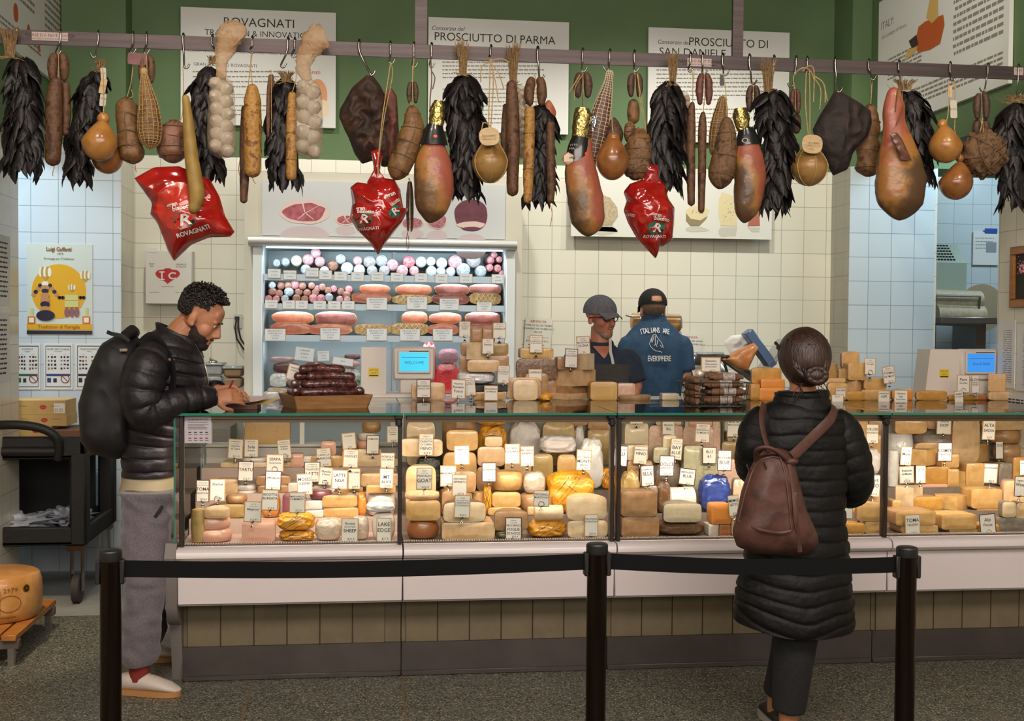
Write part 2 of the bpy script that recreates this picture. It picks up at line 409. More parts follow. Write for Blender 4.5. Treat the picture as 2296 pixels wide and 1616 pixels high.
def para(mb,px0,px1,py0,py1,n,Y,mi=1,fill=.24,last=.6):
 """lines of print too small to read"""
 for i in range(n):
  y=py0+(py1-py0)*(i+.5)/n;h=(py1-py0)/n*fill;x=px0;end=px0+(px1-px0)*(last if i==n-1 else rnd(.9,1))
  while x<end:
   w=rnd(1.2,4.5)*h;wbox(mb,x,y-h/2,min(x+w,end),y+h/2,Y,.0005,mi);x+=w+h*.7
# --- the three ham panels on the green wall
Y1=YB-.055
def panel(x0,y0,x1,y1,label,draw):
 t=MB();a=rect(x0,y0,x1,y1,Y1);t.box((a[0],Y1,a[2]),(a[1],YB-.025,a[3]))
 t.box((a[0]+.1,YB-.025,a[2]+.1),(a[1]-.1,YB-.003,a[3]-.1))
 o=mk('info_panel',t,M_PANEL,org=((a[0]+a[1])/2,Y1,a[2]),label=label,cat='panel',group='ham panels on the green wall',smooth=0)
 l=MB();draw(l,Y1-.0005);mk('print',l,[M_INK,M_BROWNINK,M_RED,mat('ham_print_pink','d99a6a',rough=.7),mat('ham_print_cream','e6cfae',rough=.7)],o,smooth=0)
def d1(l,Y):
 wtext(l,'ROVAGNATI',581,52,Y,19,sx=1.02);wtext(l,'TRADITION & INNOVATION',581,77,Y,13)
 wtext(l,'MASSAGED WITH A MIX OF HERBS AND SPICES AND FINALLY SLOWLY STEAMED',553,118,Y,5.2)
 wtext(l,'GRAN BISCOTTO ROVAGNATI',505,146,Y,7)
 para(l,432,655,155,200,4,Y);para(l,432,640,208,222,2,Y);para(l,432,650,232,262,3,Y)
 wdisc(l,712,215,22,38,Y,3);wdisc(l,722,243,16,20,Y-.0007,4);wdisc(l,705,212,13,25,Y-.0007,4)
 wtext(l,'nati',709,162,Y,9,2)
def d2(l,Y):
 wtext(l,'Consorzio del',1004,64,Y,9,sh=.25);wtext(l,'PROSCIUTTO DI PARMA',1110,87,Y,18,sx=.98)
 para(l,992,1225,135,178,5,Y,1,.28);para(l,992,1225,195,280,9,Y)
def d3(l,Y):
 wtext(l,'Consorzio del',1510,95,Y,9,sh=.25);wtext(l,'PROSCIUTTO DI',1634,97,Y,18,sx=.98);wtext(l,'SAN DANIELE',1553,119,Y,18,sx=.98)
 para(l,1472,1740,152,228,8,Y,1,.28);para(l,1472,1700,240,308,7,Y)
panel(405,22,753,282,'white panel with a small cooked ham picture, behind the two garlic nets',d1)
panel(960,44,1275,297,'white panel headed PROSCIUTTO DI PARMA on the green wall',d2)
panel(1453,67,1769,320,'white panel headed PROSCIUTTO DI SAN DANIELE on the green wall',d3)
# --- the two slanting panels on the side walls
def sidem(X,y,z,face):
 return Matrix.Translation(Vector((X,y,z)))@Matrix.Rotation(face*pi/2,4,'Z')@Matrix.Rotation(pi/2,4,'X')
def on_x(px,py,X):
 d=CF*FPX+CR*(px-1148)-CU*(py-808);return CAMP+d*(X/d.x)
def side_panel(X,face,y0,y1,z0,z1,label,draw):
 xa,xb=(X+.004*face,X+.03*face)
 o=mk('info_panel',MB().box((min(xa,xb),y0,z0),(max(xa,xb),y1,z1)),M_PANEL,org=(X,y1,z0),label=label,cat='panel',smooth=0)
 l=MB();draw(l,X+.031*face,face);mk('print',l,[M_INK,M_BROWNINK,mat('cheese_print_orange','b4531c',rough=.6),mat('cheese_print_straw','c9a55c',rough=.6),mat('cheese_print_bark','3a2418',rough=.6)],o,smooth=0)
def sbars(l,X,face,ya,yb,za,zb,n,fill=.45):
 for i in range(n):
  z=zb-(zb-za)*(i+.5)/n;h=(zb-za)/n*fill;y=ya
  while y<yb-.01:
   w=rnd(.02,.07);l.box((X-.0005,y,z-h/2),(X+.0005,min(yb,y+w),z+h/2),1);y+=w+.012
def dl(l,X,f):
 sbars(l,X,f,7.0,7.75,3.5,4.2,16);sbars(l,X,f,8.0,8.45,3.45,4.3,20);sbars(l,X,f,7.0,7.9,3.28,3.34,2)
 for y,z,ry,rz in((7.35,3.42,.05,.055),(7.62,3.37,.04,.05),(7.85,3.35,.03,.05)):
  l.add(loft([[(X+s,y+ry*cos(a),z+rz*sin(a))for a in[2*pi*k/16 for k in range(16)]]for s in(0,.0006)]),2)
side_panel(XL,1,6.2,8.52,3.20,4.35,'white printed panel on the left green wall above the black chilies',dl)
def dr(l,X,f):
 def P(px,py):q=on_x(px,py,X);return(q.y,q.z)
 def tx(s,px,py,size,**k):
  q=on_x(px,py,X);l.text(s,size,sidem(X,q.y,q.z,-1),1,**k)
 tx('ITALY:',1990,53,.075,res=3);tx('the country of cheese',2004,70,.043,sh=.25)
 def poly(pts,mi):
  q=[P(*p)for p in pts];l.add(loft([[(X+s,a,b)for a,b in q]for s in(-.0004*mi,-.0004*mi-.0007)]),mi)
 poly([(2077,40),(2085,0),(2103,-8),(2104,38),(2090,52)],3)
 poly([(2060,60),(2075,48),(2115,33),(2118,55),(2108,98),(2085,112),(2058,118),(2052,95)],2)
 poly([(2038,92),(2055,78),(2060,100),(2045,108)],4);poly([(2028,138),(2035,112),(2058,104),(2052,118)],3)
 sbars(l,X,-1,7.42,7.92,3.32,3.48,6);sbars(l,X,-1,6.42,7.0,3.28,3.86,13);sbars(l,X,-1,6.42,7.95,3.08,3.2,4)
side_panel(XR,-1,6.36,8.08,3.0,3.90,'white panel headed ITALY the country of cheese on the right wall',dr)
# --- tall cheese poster in the alcove
def poster():
 Y=YP-.004;a=rect(60,547,207,748,Y)
 o=mk('cheese_poster',MB().box((a[0],Y,a[2]),(a[1],YP,a[3])),mat('poster_paper','c9cdbf',rough=.35),org=(a[0],Y,a[2]),label='tall poster with a yellow sun and stacked cheeses on the tiled alcove wall',cat='poster',smooth=0)
 l=MB();y=Y-.0005
 wdisc(l,132,653,61,61,y,2,40)
 wbox(l,60,726,207,739,y-.001,.0006,2);wbox(l,60,741,207,749,y-.001,.0006,3)
 wtext(l,'Tradizioni di Famiglia',132,733,y-.003,7.5,4);wtext(l,'Luigi Guffanti',132,559,y-.002,9,4,sx=.8,bold=.02);wtext(l,'1876',135,569,y-.002,5,4)
 wtext(l,'Formaggi per Tradizione',132,580,y-.002,4.6,1)
 for bx,by,r in((101,610,14),(191,617,11),(161,644,8)):
  for k in range(5):
   wdisc(l,bx+(k-2)*r*.36,by,r*.3,r*(1.0-.06*(k-2)**2),y-.001-k*.0001,5 if k%2 else 6)
  wpoly(l,[(bx-r*.6,by+r*.7),(bx+r*.6,by+r*.7),(bx,by+r*1.4)],y-.002,5)
 for yy,w,h,m in((636,8,6,6),(645,10,6,7),(652,8,5,3),(662,10,6,7),(672,11,6,7),(682,11,7,3),(693,11,7,7)):
  wdisc(l,101,yy,w,h,y-.001-yy*.000004,m,16)
 wdisc(l,102,707,21,12,y-.005,3,20)
 for k in range(4):
  wdisc(l,90-k*5,640+k*7,5,4.5,y-.0015,3 if k%2==0 else 7,12);wdisc(l,112+k*5,640+k*7,5,4.5,y-.0015,3 if k%2==0 else 7,12)
 wbox(l,146,661,175,673,y-.002,.0006,8);wbox(l,145,674,176,688,y-.003,.0006,8)
 for k in range(3):
  wdisc(l,141-k*4,667,4,4,y-.002,7 if k%2 else 3,10);wdisc(l,180+k*4,667,4,4,y-.002,7 if k%2 else 3,10)
  wdisc(l,150+k*11,700,6,11,y-.003,9,12)
 for bx in(62,185):
  wbox(l,bx,709,bx+17,726,y-.002,.0006,10);wbox(l,bx+3,712,bx+14,723,y-.004,.0006,6);wbox(l,bx+6,690,bx+12,709,y-.002,.0006,8)
 mk('print',l,[M_INK,M_INK,mat('poster_yellow','d9a01c',rough=.4),mat('poster_navy','23202e',rough=.4),mat('poster_brown','7a4316',rough=.4),mat('poster_gold','b98f45',rough=.4),mat('poster_cream','e2dcc4',rough=.4),mat('poster_tan','b98258',rough=.4),mat('poster_lime','c9c27a',rough=.4),mat('poster_plum','8d5a5c',rough=.4),mat('poster_orange','cf6b1e',rough=.4)],o,smooth=0)
poster()
# --- three recycling sheets below it
def sheet(x0,x1,head,sub,label,band):
 Y=YP-.003;a=rect(x0,770,x1,873,Y)
 o=mk('recycling_sheet',MB().box((a[0],Y,a[2]),(a[1],YP,a[3])),M_PAPER,org=(a[0],Y,a[2]),label=label,cat='sign',group='recycling sheets on the alcove wall',smooth=0)
 l=MB();y=Y-.0005;w=x1-x0
 for q in((x0+4,775,x1-4,776.5),(x0+4,866,x1-4,867.5),(x0+4,775,x0+5,867),(x1-5,775,x1-4,867)):wbox(l,*q,y)
 wtext(l,head,(x0+x1)/2,783,y,4.2,sx=.85);wtext(l,sub,(x0+x1)/2,788,y,2.4)
 for c in(.28,.72):
  for j in range(4):
   for k in range(3):
    q=x0+w*c+(k-1)*w*.11;z=800+j*8.5;wbox(l,q-2,z-2,q+rnd(1,3),z+rnd(1,3),y,.0005,random.choice((1,1,2,3)))
  wtext(l,'x'*6,x0+w*c,794,y,1.6)
 wbox(l,x0+6,838,x1-6,843,y,.0005,band);wbox(l,x0+w*.12,847,x0+w*.25,857,y,.0005,band);wbox(l,x0+w*.33,848,x0+w*.45,857,y,.0005,1)
 cx,cy,r=x0+w*.74,849,10
 for k in range(20):
  t,u=2*pi*k/20,2*pi*(k+1)/20
  wpoly(l,[(cx+r*cos(t),cy+r*sin(t)),(cx+r*cos(u),cy+r*sin(u)),(cx+.82*r*cos(u),cy+.82*r*sin(u)),(cx+.82*r*cos(t),cy+.82*r*sin(t))],y-.0006,2)
 wpoly(l,[(cx-7,cy-6),(cx-6,cy-7),(cx+7,cy+6),(cx+6,cy+7)],y-.001,2)
 mk('print',l,[M_INK,M_INK,mat('dull_red','7d2b2b'),mat('dull_tan','9b7a45'),mat('band_green','2f5a46'),mat('band_blue','2c3c70'),mat('band_black','1d1d22')],o,smooth=0)
sheet(33,90,'COMPOST','Organics','recycling sheet with a green band, left of its two neighbours',4)
sheet(98,163,'MIXED RECYCLABLES','Recycle Bin','recycling sheet with a blue band headed MIXED RECYCLABLES',5)
sheet(169,231,'TRASH/LANDFILL','Basura','recycling sheet with a black band headed TRASH/LANDFILL, beside the rucksack',6)
# --- papers on the near left wall
for(y0,y1,z0,z1,lab)in((6.55,7.32,1.72,2.12,'upper white paper notice taped to the left tiled wall'),(6.55,7.30,1.28,1.68,'lower white paper notice taped to the left tiled wall')):
 o=mk('paper_notice',MB().box((XL,y0,z0),(XL+.002,y1,z1)),M_PAPER,org=(XL,y0,z0),label=lab,cat='notice',group='paper notices on the left wall',smooth=0)
 l=MB();sbars(l,XL+.0026,1,y1-.5,y1-.05,z0+.04,z1-.03,12,.35);mk('print',l,[M_INK,M_INK],o,smooth=0)
# --- first aid cabinet with the heart emblem
def firstaid():
 Y0,Y1_=8.46,YB;a=rect(325,561,430,682,Y0)
 t=thing('first_aid_cabinet',(a[0],YB,a[2]),'white first aid cabinet with a red heart reading IC on the tiles','cabinet')
 mk('box',MB().box((a[0],Y0+.02,a[2]),(a[1],Y1_,a[3]),0,.004),M_PAPER,t)
 d=mk('door',MB().box((a[0]+.002,Y0,a[2]+.003),(a[1]-.002,Y0+.018,a[3]-.003),0,.003),mat('cabinet_door','d2cfc6',rough=.4),t)
 l=MB();y=Y0-.0004
 pts=[]
 for k in range(48):
  q=2*pi*k/48;hx=16*sin(q)**3;hy=13*cos(q)-5*cos(2*q)-2*cos(3*q)-cos(4*q)
  pts.append((376+hx*1.72,618-hy*1.15))
 wpoly(l,pts,y,2);wdisc(l,376,609,12,8,y-.0002,2)
 wtext(l,'I',363,618,y-.001,17,3,bold=.02);wtext(l,'C',386,619,y-.001,15,3,bold=.02,sx=1.2);wbox(l,357,608,369,611,y-.001,.0006,3);wbox(l,357,625,369,628,y-.001,.0006,3)
 wtext(l,'FIRST',340,592,y,3.6);wtext(l,'AID',340,597,y,3.6);wtext(l,'PRIMEROS',406,593,y,3.6);wtext(l,'AUXILIOS',406,598,y,3.6)
 wtext(l,'actioncare.com',376,642,y,3);para(l,335,372,653,657,1,y,2);para(l,393,408,653,657,1,y,2)
 mk('print',l,[M_INK,M_INK,M_RED,M_PAPER],d,smooth=0)
 b=rect(328,556,352,565,Y0);mk('paper_tab',MB().box((b[0],Y0-.002,b[2]),(b[1],Y0,b[3])),M_PAPER,t)
firstaid()
def outlet():
 a=rect(523,704,543,736,YB-.012)
 o=mk('wall_socket',MB().box((a[0],YB-.01,a[2]),(a[1],YB,a[3]),0,.003),mat('socket_plate','c4c0b4',rough=.4),org=(a[0],YB,a[2]),label='white wall socket with black plugs beside the fridge',cat='socket')
 c=MB();p=at(531,713,YB-.03);c.box(p-Vector((.016,.0,.012)),p+Vector((.016,.03,.012)),0,.004)
 c.tube([at(530,716,8.56),at(527,735,8.54),at(531,760,8.54),at(548,785,8.55)],.006,8);c.tube([at(534,716,8.56),at(534,735,8.54),at(540,760,8.54),at(550,775,8.55)],.006,8)
 mk('plug',c,M_BLACK,o)
outlet()
# --- right wall: chalkboard and lists
def chalk():
 y0,y1=5.7,6.31;p0=on_x(2275,497,XR-.03);z1=2.085;z0=1.75
 t=thing('chalkboard',(XR,y1,z0),'black chalkboard in an oak frame on the right tiled wall','chalkboard')
 f=MB();w=.045
 for a,b in(((y0,z0),(y1,z0+w)),((y0,z1-w),(y1,z1)),((y1-w,z0+w),(y1,z1-w)),((y0,z0+w),(y0+w,z1-w))):
  f.box((XR-.03,a[0],a[1]),(XR,b[0],b[1]),0,.004)
 mk('frame',f,mat('oak','a0682c','8a5420',sc=8,stretch=(1,1,6),rough=.45),t)
 mk('board',MB().box((XR-.016,y0+w,z0+w),(XR-.001,y1-w,z1-w)),mat('slate','2b2823',rough=.8),t)
 l=MB()
 for k in range(60):
  l.add(ball((XR-.0165,rnd(y1-.25,y1-.06),rnd(1.93,2.03)),rnd(.0015,.004),6,4),0)
 for k in range(7):l.add(ball((XR-.0165,y1-.11+.018*cos(k),1.96+.018*sin(k)),.009,8,5),0)
 mk('chalk_drawing',l,mat('pink_chalk','c98a92',rough=.9),t,kind='stuff')
chalk()
for(y0,y1,z0,z1,lab)in((6.28,6.46,1.30,1.68,'white price list sheet nearest the passage on the right wall'),(6.0,6.26,1.29,1.66,'white price list sheet below the chalkboard')):
 o=mk('price_list',MB().box((XR-.004,y0,z0),(XR,y1,z1)),M_PAPER,org=(XR,y0,z0),label=lab,cat='notice',group='price lists on the right wall',smooth=0)
 l=MB();sbars(l,XR-.0046,-1,y0+.03,y1-.06,z0+.03,z1-.05,24,.3);mk('print',l,[M_INK,mat('grey_print','8a857c')],o,smooth=0)
o=mk('recycling_sheet',MB().box((XR-.003,5.9,1.12),(XR,6.42,1.27)),M_PAPER,org=(XR,6,1.12),label='white recycling sheet on the right wall behind the till scale',cat='sign',smooth=0)
l=MB();sbars(l,XR-.0036,-1,5.95,6.38,1.13,1.25,6,.35);mk('print',l,[M_INK,M_INK],o,smooth=0)
# --- slicer safety notices on the back wall, plastic sleeves
def notice(x0,y0,x1,y1,lab,roll=0):
 Y=YB-.02;a=rect(x0,y0,x1,y1,Y);c=Vector(((a[0]+a[1])/2,Y,(a[2]+a[3])/2));w,h=a[1]-a[0],a[3]-a[2]
 m=wall_m(c,0,0,roll);b=MB().add(box((-w/2,-h/2,-.004),(w/2,h/2,0)),0,m)
 b.text('REMINDER:',h*.085,m@Matrix.Translation((0,h*.40,.001)),2)
 for i,s in enumerate(('UNPLUG SLICER WHEN','CLEANING OR WHEN NOT','IN USE')):b.text(s,h*.066,m@Matrix.Translation((0,h*(.30-.085*i),.001)),1)
 b.add(box((-w*.4,-.002,.0005),(w*.4,.0,.001)),1,m)
 b.text('RECORDATORIO:',h*.075,m@Matrix.Translation((0,-h*.10,.001)),2)
 for i in range(4):b.add(box((-w*.35,-h*(.2+.07*i),.0005),(w*rnd(.2,.38),-h*(.185+.07*i),.001)),1,m)
 mk('paper_notice',b,[mat('sleeve_paper','d2d2c4',rough=.2,coat=.4),M_INK,M_RED],org=(c.x,YB,c.z-h/2),label=lab,cat='notice',group='slicer safety notices',smooth=0)
notice(1176,712,1236,800,'slicer safety notice headed REMINDER left of the grey capped worker',-.05)
notice(1522,748,1572,830,'slicer safety notice partly hidden behind the blue shirted worker',-.04)
notice(2198,512,2262,592,'white notice with a blue header on the far passage wall')if False else None
def passage_sheet():
 Y=9.88;a=rect(2182,520,2240,594,Y)
 o=mk('paper_notice',MB().box((a[0],Y,a[2]),(a[1],9.9,a[3])),M_PAPER,org=(a[0],Y,a[2]),label='white sheet with a blue clip on the far passage wall',cat='notice',smooth=0)
 l=MB();wbox(l,2208,512,2236,523,Y-.002,.003,2);para(l,2187,2230,530,560,4,Y-.0005);wbox(l,2211,543,2234,566,Y-.001,.0006,3)
 mk('print',l,[M_INK,mat('grey_print','8a857c'),mat('clip_blue','27489c',rough=.4),mat('grey_block','8b9094')],o,smooth=0)
passage_sheet()
# ================================================================ goods with a cut face, used in the fridge and the cases
def sup(t,n):
 c,s=cos(t),sin(t);return(abs(c)**(2/n))*(1 if c>=0 else-1),(abs(s)**(2/n))*(1 if s>=0 else-1)
def lump(w,h,d,n=4,wob=.0,ws=2.0,seed=0.0,plan='half',bulge=.02,nu=32,cut=True):
 """front face at y = 0, body behind it; returns (body, face) builders, base at z = 0, centre x = 0"""
 def ring(y,k,kz,grow=0):
  out=[]
  for i in range(nu):
   x,z=sup(2*pi*i/nu,n)
   q=1+wob*noise.noise(Vector((x*ws+seed,z*ws,y*8+seed*.7)))
   out.append(Vector((x*w/2*k*q*(1+grow),y,h/2+z*h/2*kz*(1+(q-1)*.6))))
  return out
 if plan=='half':K=[(0,1,1),(.04,1+bulge,1),(.25,.985,1),(.5,.88,1),(.72,.70,1),(.9,.44,.99),(1,.12,.9)]
 elif plan=='box':K=[(0,1,1),(.03,1.0,1),(.5,1.0,1),(.95,.99,.99),(1,.93,.93)]
 else:K=[(0,1,1),(.06,1+bulge,1.01),(.35,1.0,1.0),(.7,.82,.86),(.92,.5,.6),(1,.1,.2)]
 body=loft([ring(t*d,k,kz)for t,k,kz in K])
 m=.93
 r0=[Vector((p.x*(1-.05),-.0012,h/2+(p.z-h/2)*(1-.05*min(1.8,w/max(h,.01)))))for p in ring(0,1,1)]
 r1=[Vector((p.x,.0002,p.z))for p in ring(0,.995,.99)]
 face=loft([r1,r0,[Vector((p.x*.5,-.0022,h/2+(p.z-h/2)*.5))for p in r0]],caps=False)
 V,Fc=face;o=len(V)-nu;Fc=list(Fc)+[tuple(range(o+nu-1,o-1,-1))]
 Fc=[tuple(reversed(f))for f in Fc[:-1]]+[tuple(reversed(Fc[-1]))]
 return body,(V,Fc)
def put_lump(name,facename,px0,px1,py0,py1,Y,d,rind,face,label,cat,group=None,zb=None,yaw=0,n=4,facelabel=None,zmin=0,**k):
 x0,x1,z0,z1=rect(px0,py0,px1,py1,Y)
 if zb is not None:z0=zb
 if zmin:z0=max(z0,zmin+.004)
 b,f=lump(x1-x0,z1-z0,d,n=n,**k);c=Vector(((x0+x1)/2,Y,z0))
 M=Matrix.Translation(c)@Matrix.Rotation(yaw,4,'Z')
 o=mk(name,MB().add(b,0,M),rind,org=c,label=label,cat=cat,group=group,smooth=50)
 mk(facename,MB().add(f,0,M),face,o,smooth=60,label=facelabel)
 return o
# ================================================================ open fridge built into the back wall
M_CREAM=mat('cream_paint','cbc6b4',rough=.6)
M_FRW=mat('fridge_white','dfe6e6',rough=.35)
M_COOLL=mat('fridge_tube','eaf6ff',emit=2.0)
YR,YRB=8.05,8.56
FX0,FX1,FZ0,FZ1=rect(575,560,1146,905,YR)
def fridge():
 t=thing('fridge',((FX0+FX1)/2,YR,0),'lit open fridge of salami and prosciutto set into the back wall','fridge')
 zt=at(860,545,YR).z
 mk('back_panel',MB().box((FX0,YRB,.30),(FX1,YRB+.03,zt)).box((FX0+.9,YRB-.03,.3),(FX0+.93,YRB,zt)),mat('fridge_back','9aa29f',rough=.4,metal=.3),t)
 for s,x in(('l',FX0),('r',FX1)):
  mk('side_panel',MB().box((x-.022 if s=='l' else x-.038,YR-.01,0),(x+.038 if s=='l' else x+.022,YRB,zt),0,.004),M_FRW,t)
 mk('floor_panel',MB().box((FX0,YR,0),(FX1,YRB+.03,.72)),M_FRW,t)
 mk('top_panel',MB().box((FX0,YR,zt-.03),(FX1,YRB+.03,zt+.02)),M_FRW,t)
 c=MB();pr=[(YR+.02,zt-.035),(YR-.045,zt-.03),(YR-.06,zt-.012),(YR-.06,zt+.018),(YR-.045,zt+.032),(YR+.02,zt+.034)]
 c.add(loft([[(x,y,z)for y,z in pr]for x in(FX0-.05,FX1+.03)]))
 mk('canopy',c,mat('canopy_alu','c9c9c6',rough=.3,metal=.4),t,smooth=60)
 mk('light_tube',MB().tube([(FX0+.06,YR-.0,zt-.039),(FX1-.06,YR-.0,zt-.039)],.005,8),M_COOLL,t)
 SH=[]
 for py in(617,682,752,884):
  z=at(860,py+1,YR+.04).z;SH.append(z)
  mk('shelf',MB().box((FX0+.04,YR+.045,z-.022),(FX1-.04,YRB,z),0,.003),M_FRW,t)
  mk('price_rail',MB().box((FX0+.04,YR+.033,z-.040),(FX1-.04,YR+.045,z+.002)),mat('price_rail_blue','b9cbd6',rough=.3),t)
  mk('light_tube',MB().tube([(FX0+.06,YR+.07,z-.032),(FX1-.06,YR+.07,z-.032)],.006,8),M_COOLL,t)
 for z,w,y in[(zt-.06,4.8,YR+.03)]+[(q-.045,2.6,YR+.09)for q in SH[:3]]:
  area('fridge_lamp',((FX0+FX1)/2,y,z),((FX0+FX1)/2,y+.22,z-.3),FX1-FX0-.15,.025,w,COOL)
 return SH
SHZ=fridge()
x0_,x1_,z0_,z1_=rect(549,392,1168,400,8.12)
yS=8.10
fa,fb=FX0-.024,FX1+.024
sl=MB().box((rect(548,400,560,900,yS)[0],yS,0),(fa,YB-.005,z1_));mk('fridge_surround',sl,M_CREAM,org=(fa,yS,0),kind='structure',smooth=0)
mk('fridge_surround',MB().box((fb,yS,0),(rect(1147,400,1170,900,yS)[1],YB-.005,z1_)),M_CREAM,org=(fb,yS,0),kind='structure',smooth=0)
mk('fridge_surround',MB().box((fa,yS,at(860,545,YR).z+.036),(fb,YB-.005,z1_)),M_CREAM,org=(fa,yS,2.2),kind='structure',smooth=0)
# --- picture panels above
M_MEAT=mat('print_meat','8f3a40','b4606a',sc=18,rough=.5);M_FAT=mat('print_fat','d9c2b8',rough=.5)
def blobpts(cx,cy,rx,ry,seed,w=.12,n=30):
 return[(cx+rx*cos(a)*(1+w*noise.noise(Vector((cos(a)*1.5+seed,sin(a)*1.5,seed)))),cy-ry*sin(a)*(1+w*noise.noise(Vector((cos(a)*1.5,sin(a)*1.5+seed,3)))))for a in[2*pi*k/n for k in range(n)]]
def ham_picture():
 z_can=at(860,545,YR).z+.04;Y=yS-.03;a=rect(588,410,1133,541,Y)
 o=mk('picture_panel',MB().box((a[0],Y,max(a[2],z_can)),(a[1],yS-.004,a[3])),mat('panel_grey','c6c9c9',rough=.5),org=(a[0],Y,a[2]),label='long picture panel of cut hams above the lit fridge',cat='panel',smooth=0)
 l=MB();y=Y-.0006
 M_REF=4
 for cx,cy,rx,ry,sd,m in((684,475,57,28,1,1),(775,492,24,13,2,1),(925,500,26,13,7,2),(980,495,24,19,3,2),(1057,482,39,36,4,3)):
  wpoly(l,blobpts(cx,2*(cy+ry)-cy-2,rx*.98,ry*.8,sd),y,4)
  wpoly(l,blobpts(cx,cy,rx,ry,sd),y-.001,0+(5 if m!=3 else 3))
  if m==1:
   wpoly(l,blobpts(cx,cy+1,rx*.82,ry*.72,sd+5,.2),y-.002,1)
   for a,b,c,d in((-.1,-.75,.0,.1),(.0,.1,.55,-.5),(.0,.1,-.3,.6),(.02,.1,.35,.62)):wpoly(l,[(cx+rx*a-2.2,cy+ry*b),(cx+rx*a+2.2,cy+ry*b),(cx+rx*c+.8,cy+ry*d),(cx+rx*c-.8,cy+ry*d)],y-.003,5)
  elif m==2:wpoly(l,blobpts(cx,cy,rx*.88,ry*.88,sd),y-.002,2)
  else:wpoly(l,blobpts(cx,cy+ry*.62,rx*.8,ry*.22,sd+2),y-.002,5);wpoly(l,blobpts(cx,cy+ry*.85,rx*.5,ry*.12,sd+2),y-.003,3)
 mk('print',l,[M_INK,M_MEAT,mat('print_salami','8a4550','b98288',sc=120,rough=.5),mat('print_bresaola','5c2b38','6d3442',sc=20,rough=.5),mat('print_reflection','c3b3b5',rough=.5),M_FAT],o,smooth=0)
def cheese_picture():
 Y=YB-.09;a=rect(1281,390,1731,533,Y)
 o=mk('picture_panel',MB().box((a[0],Y,a[2]),(a[1],Y+.02,a[3])).box((a[0]+.2,Y+.02,a[2]+.3),(a[1]-.2,YB-.004,a[3]-.1)),mat('panel_white2','d3d3c8',rough=.5),org=(a[0],Y,a[2]),label='long picture panel of cut cheeses above the workers on the tiled wall',cat='panel',smooth=0)
 l=MB();y=Y-.0006
 wpoly(l,[(1335,518),(1345,506),(1375,506),(1386,520)],y,3)
 for p,m in(([(1333,448),(1350,436),(1368,443),(1384,465),(1386,485),(1372,505),(1345,506),(1332,490)],1),([(1537,472),(1552,460),(1572,463),(1591,470),(1582,490),(1568,505),(1548,505),(1538,492)],2),([(1612,448),(1619,430),(1650,441),(1653,507),(1616,506),(1611,480)],2),([(1686,470),(1702,468),(1704,506),(1676,507)],4),([(1500,440),(1508,470),(1514,500),(1505,500),(1498,470)],2)):
  wpoly(l,p,y-.001,m);ym=max(q[1]for q in p)+2;wpoly(l,[(q[0],ym+(ym-q[1])*.28)for q in p],y,3)
 wpoly(l,[(1539,478),(1548,490),(1570,494),(1587,484),(1582,492),(1568,506),(1548,506),(1538,494)],y-.002,5)
 for k in range(24):wdisc(l,rnd(1622,1648),rnd(450,498),.9,.9,y-.002,5,8)
 for k in range(12):wdisc(l,rnd(1545,1580),rnd(468,482),1.1,.9,y-.003,5,8)
 mk('print',l,[M_INK,mat('print_pecorino','b9a98c','a0906f',sc=60,rough=.5),mat('print_paste','d2c69b',rough=.5),mat('print_reflection2','bdbaab',rough=.5),mat('print_pinkrind','a8634f',rough=.5),mat('print_hole','8a7a5a',rough=.5)],o,smooth=0)
ham_picture();cheese_picture()
# --- salami ends and hams on the fridge shelves
SAL=dict(pink=('a06c72','c69c9a','pink'),red=('96424a','c58a88','red'),brown=('6b3a2c','9a6a54','dark brown'),grey=('7a7471','a69f99','grey'),white=('b8b8b4','a4a6a6','white'),tan=('c9bb98','d8cdb2','tan paper wrapped'),foil=('7c8286','b0b6b8','foil wrapped'))
def salami_end(px,py,r,kind,Y,label,grp,d=.26):
 c=at(px,py,Y);R=r*mpp(px,py,Y);b=MB();c.z=max(c.z,SHZ[0 if py<630 else 1]+R*1.02)
 b.add(loft([[c+Vector((q*R*cos(2*pi*k/18),y,q*R*sin(2*pi*k/18)))for k in range(18)]for y,q in((0,.90),(.012,1),(.06,1.01),(d-.04,.98),(d,.6))]))
 body=mat('casing_'+kind,SAL[kind][0],SAL[kind][1],sc=60,rough=.4,bump=.4,bsc=90,coat=.3)
 o=mk('salami',b,body,org=c-Vector((0,0,R)),label=label,cat='salami',group=grp,smooth=50)
 f=MB();f.add(loft([[c+Vector((q*R*cos(2*pi*k/18),y,q*R*sin(2*pi*k/18)))for k in range(18)]for y,q in((.0005,.9),(-.003,.84),(-.004,.4),(-.0042,.02))]))
 mk('cut_face',f,mat('cut_'+kind,SAL[kind][0],SAL[kind][1],sc=130,lo=.42,hi=.58,rough=.45,coat=.3),o,smooth=60)
def C6(x,y):return 560+x/3.8267,400+y/3.8267
def shelf_row(items,Y,shelf):
 items=sorted(items)
 for k,(x,y,r,kd)in enumerate(items):
  px,py=C6(x,y)
  salami_end(px,py,r/3.8267,kd,Y+(.02 if y>760 and y<900 or y>1000 else .06)+rnd(0,.02),'%s salami end, %s from the left on the %s fridge shelf'%(SAL[kd][2],nth(k),shelf),'salami ends on the %s fridge shelf'%shelf)
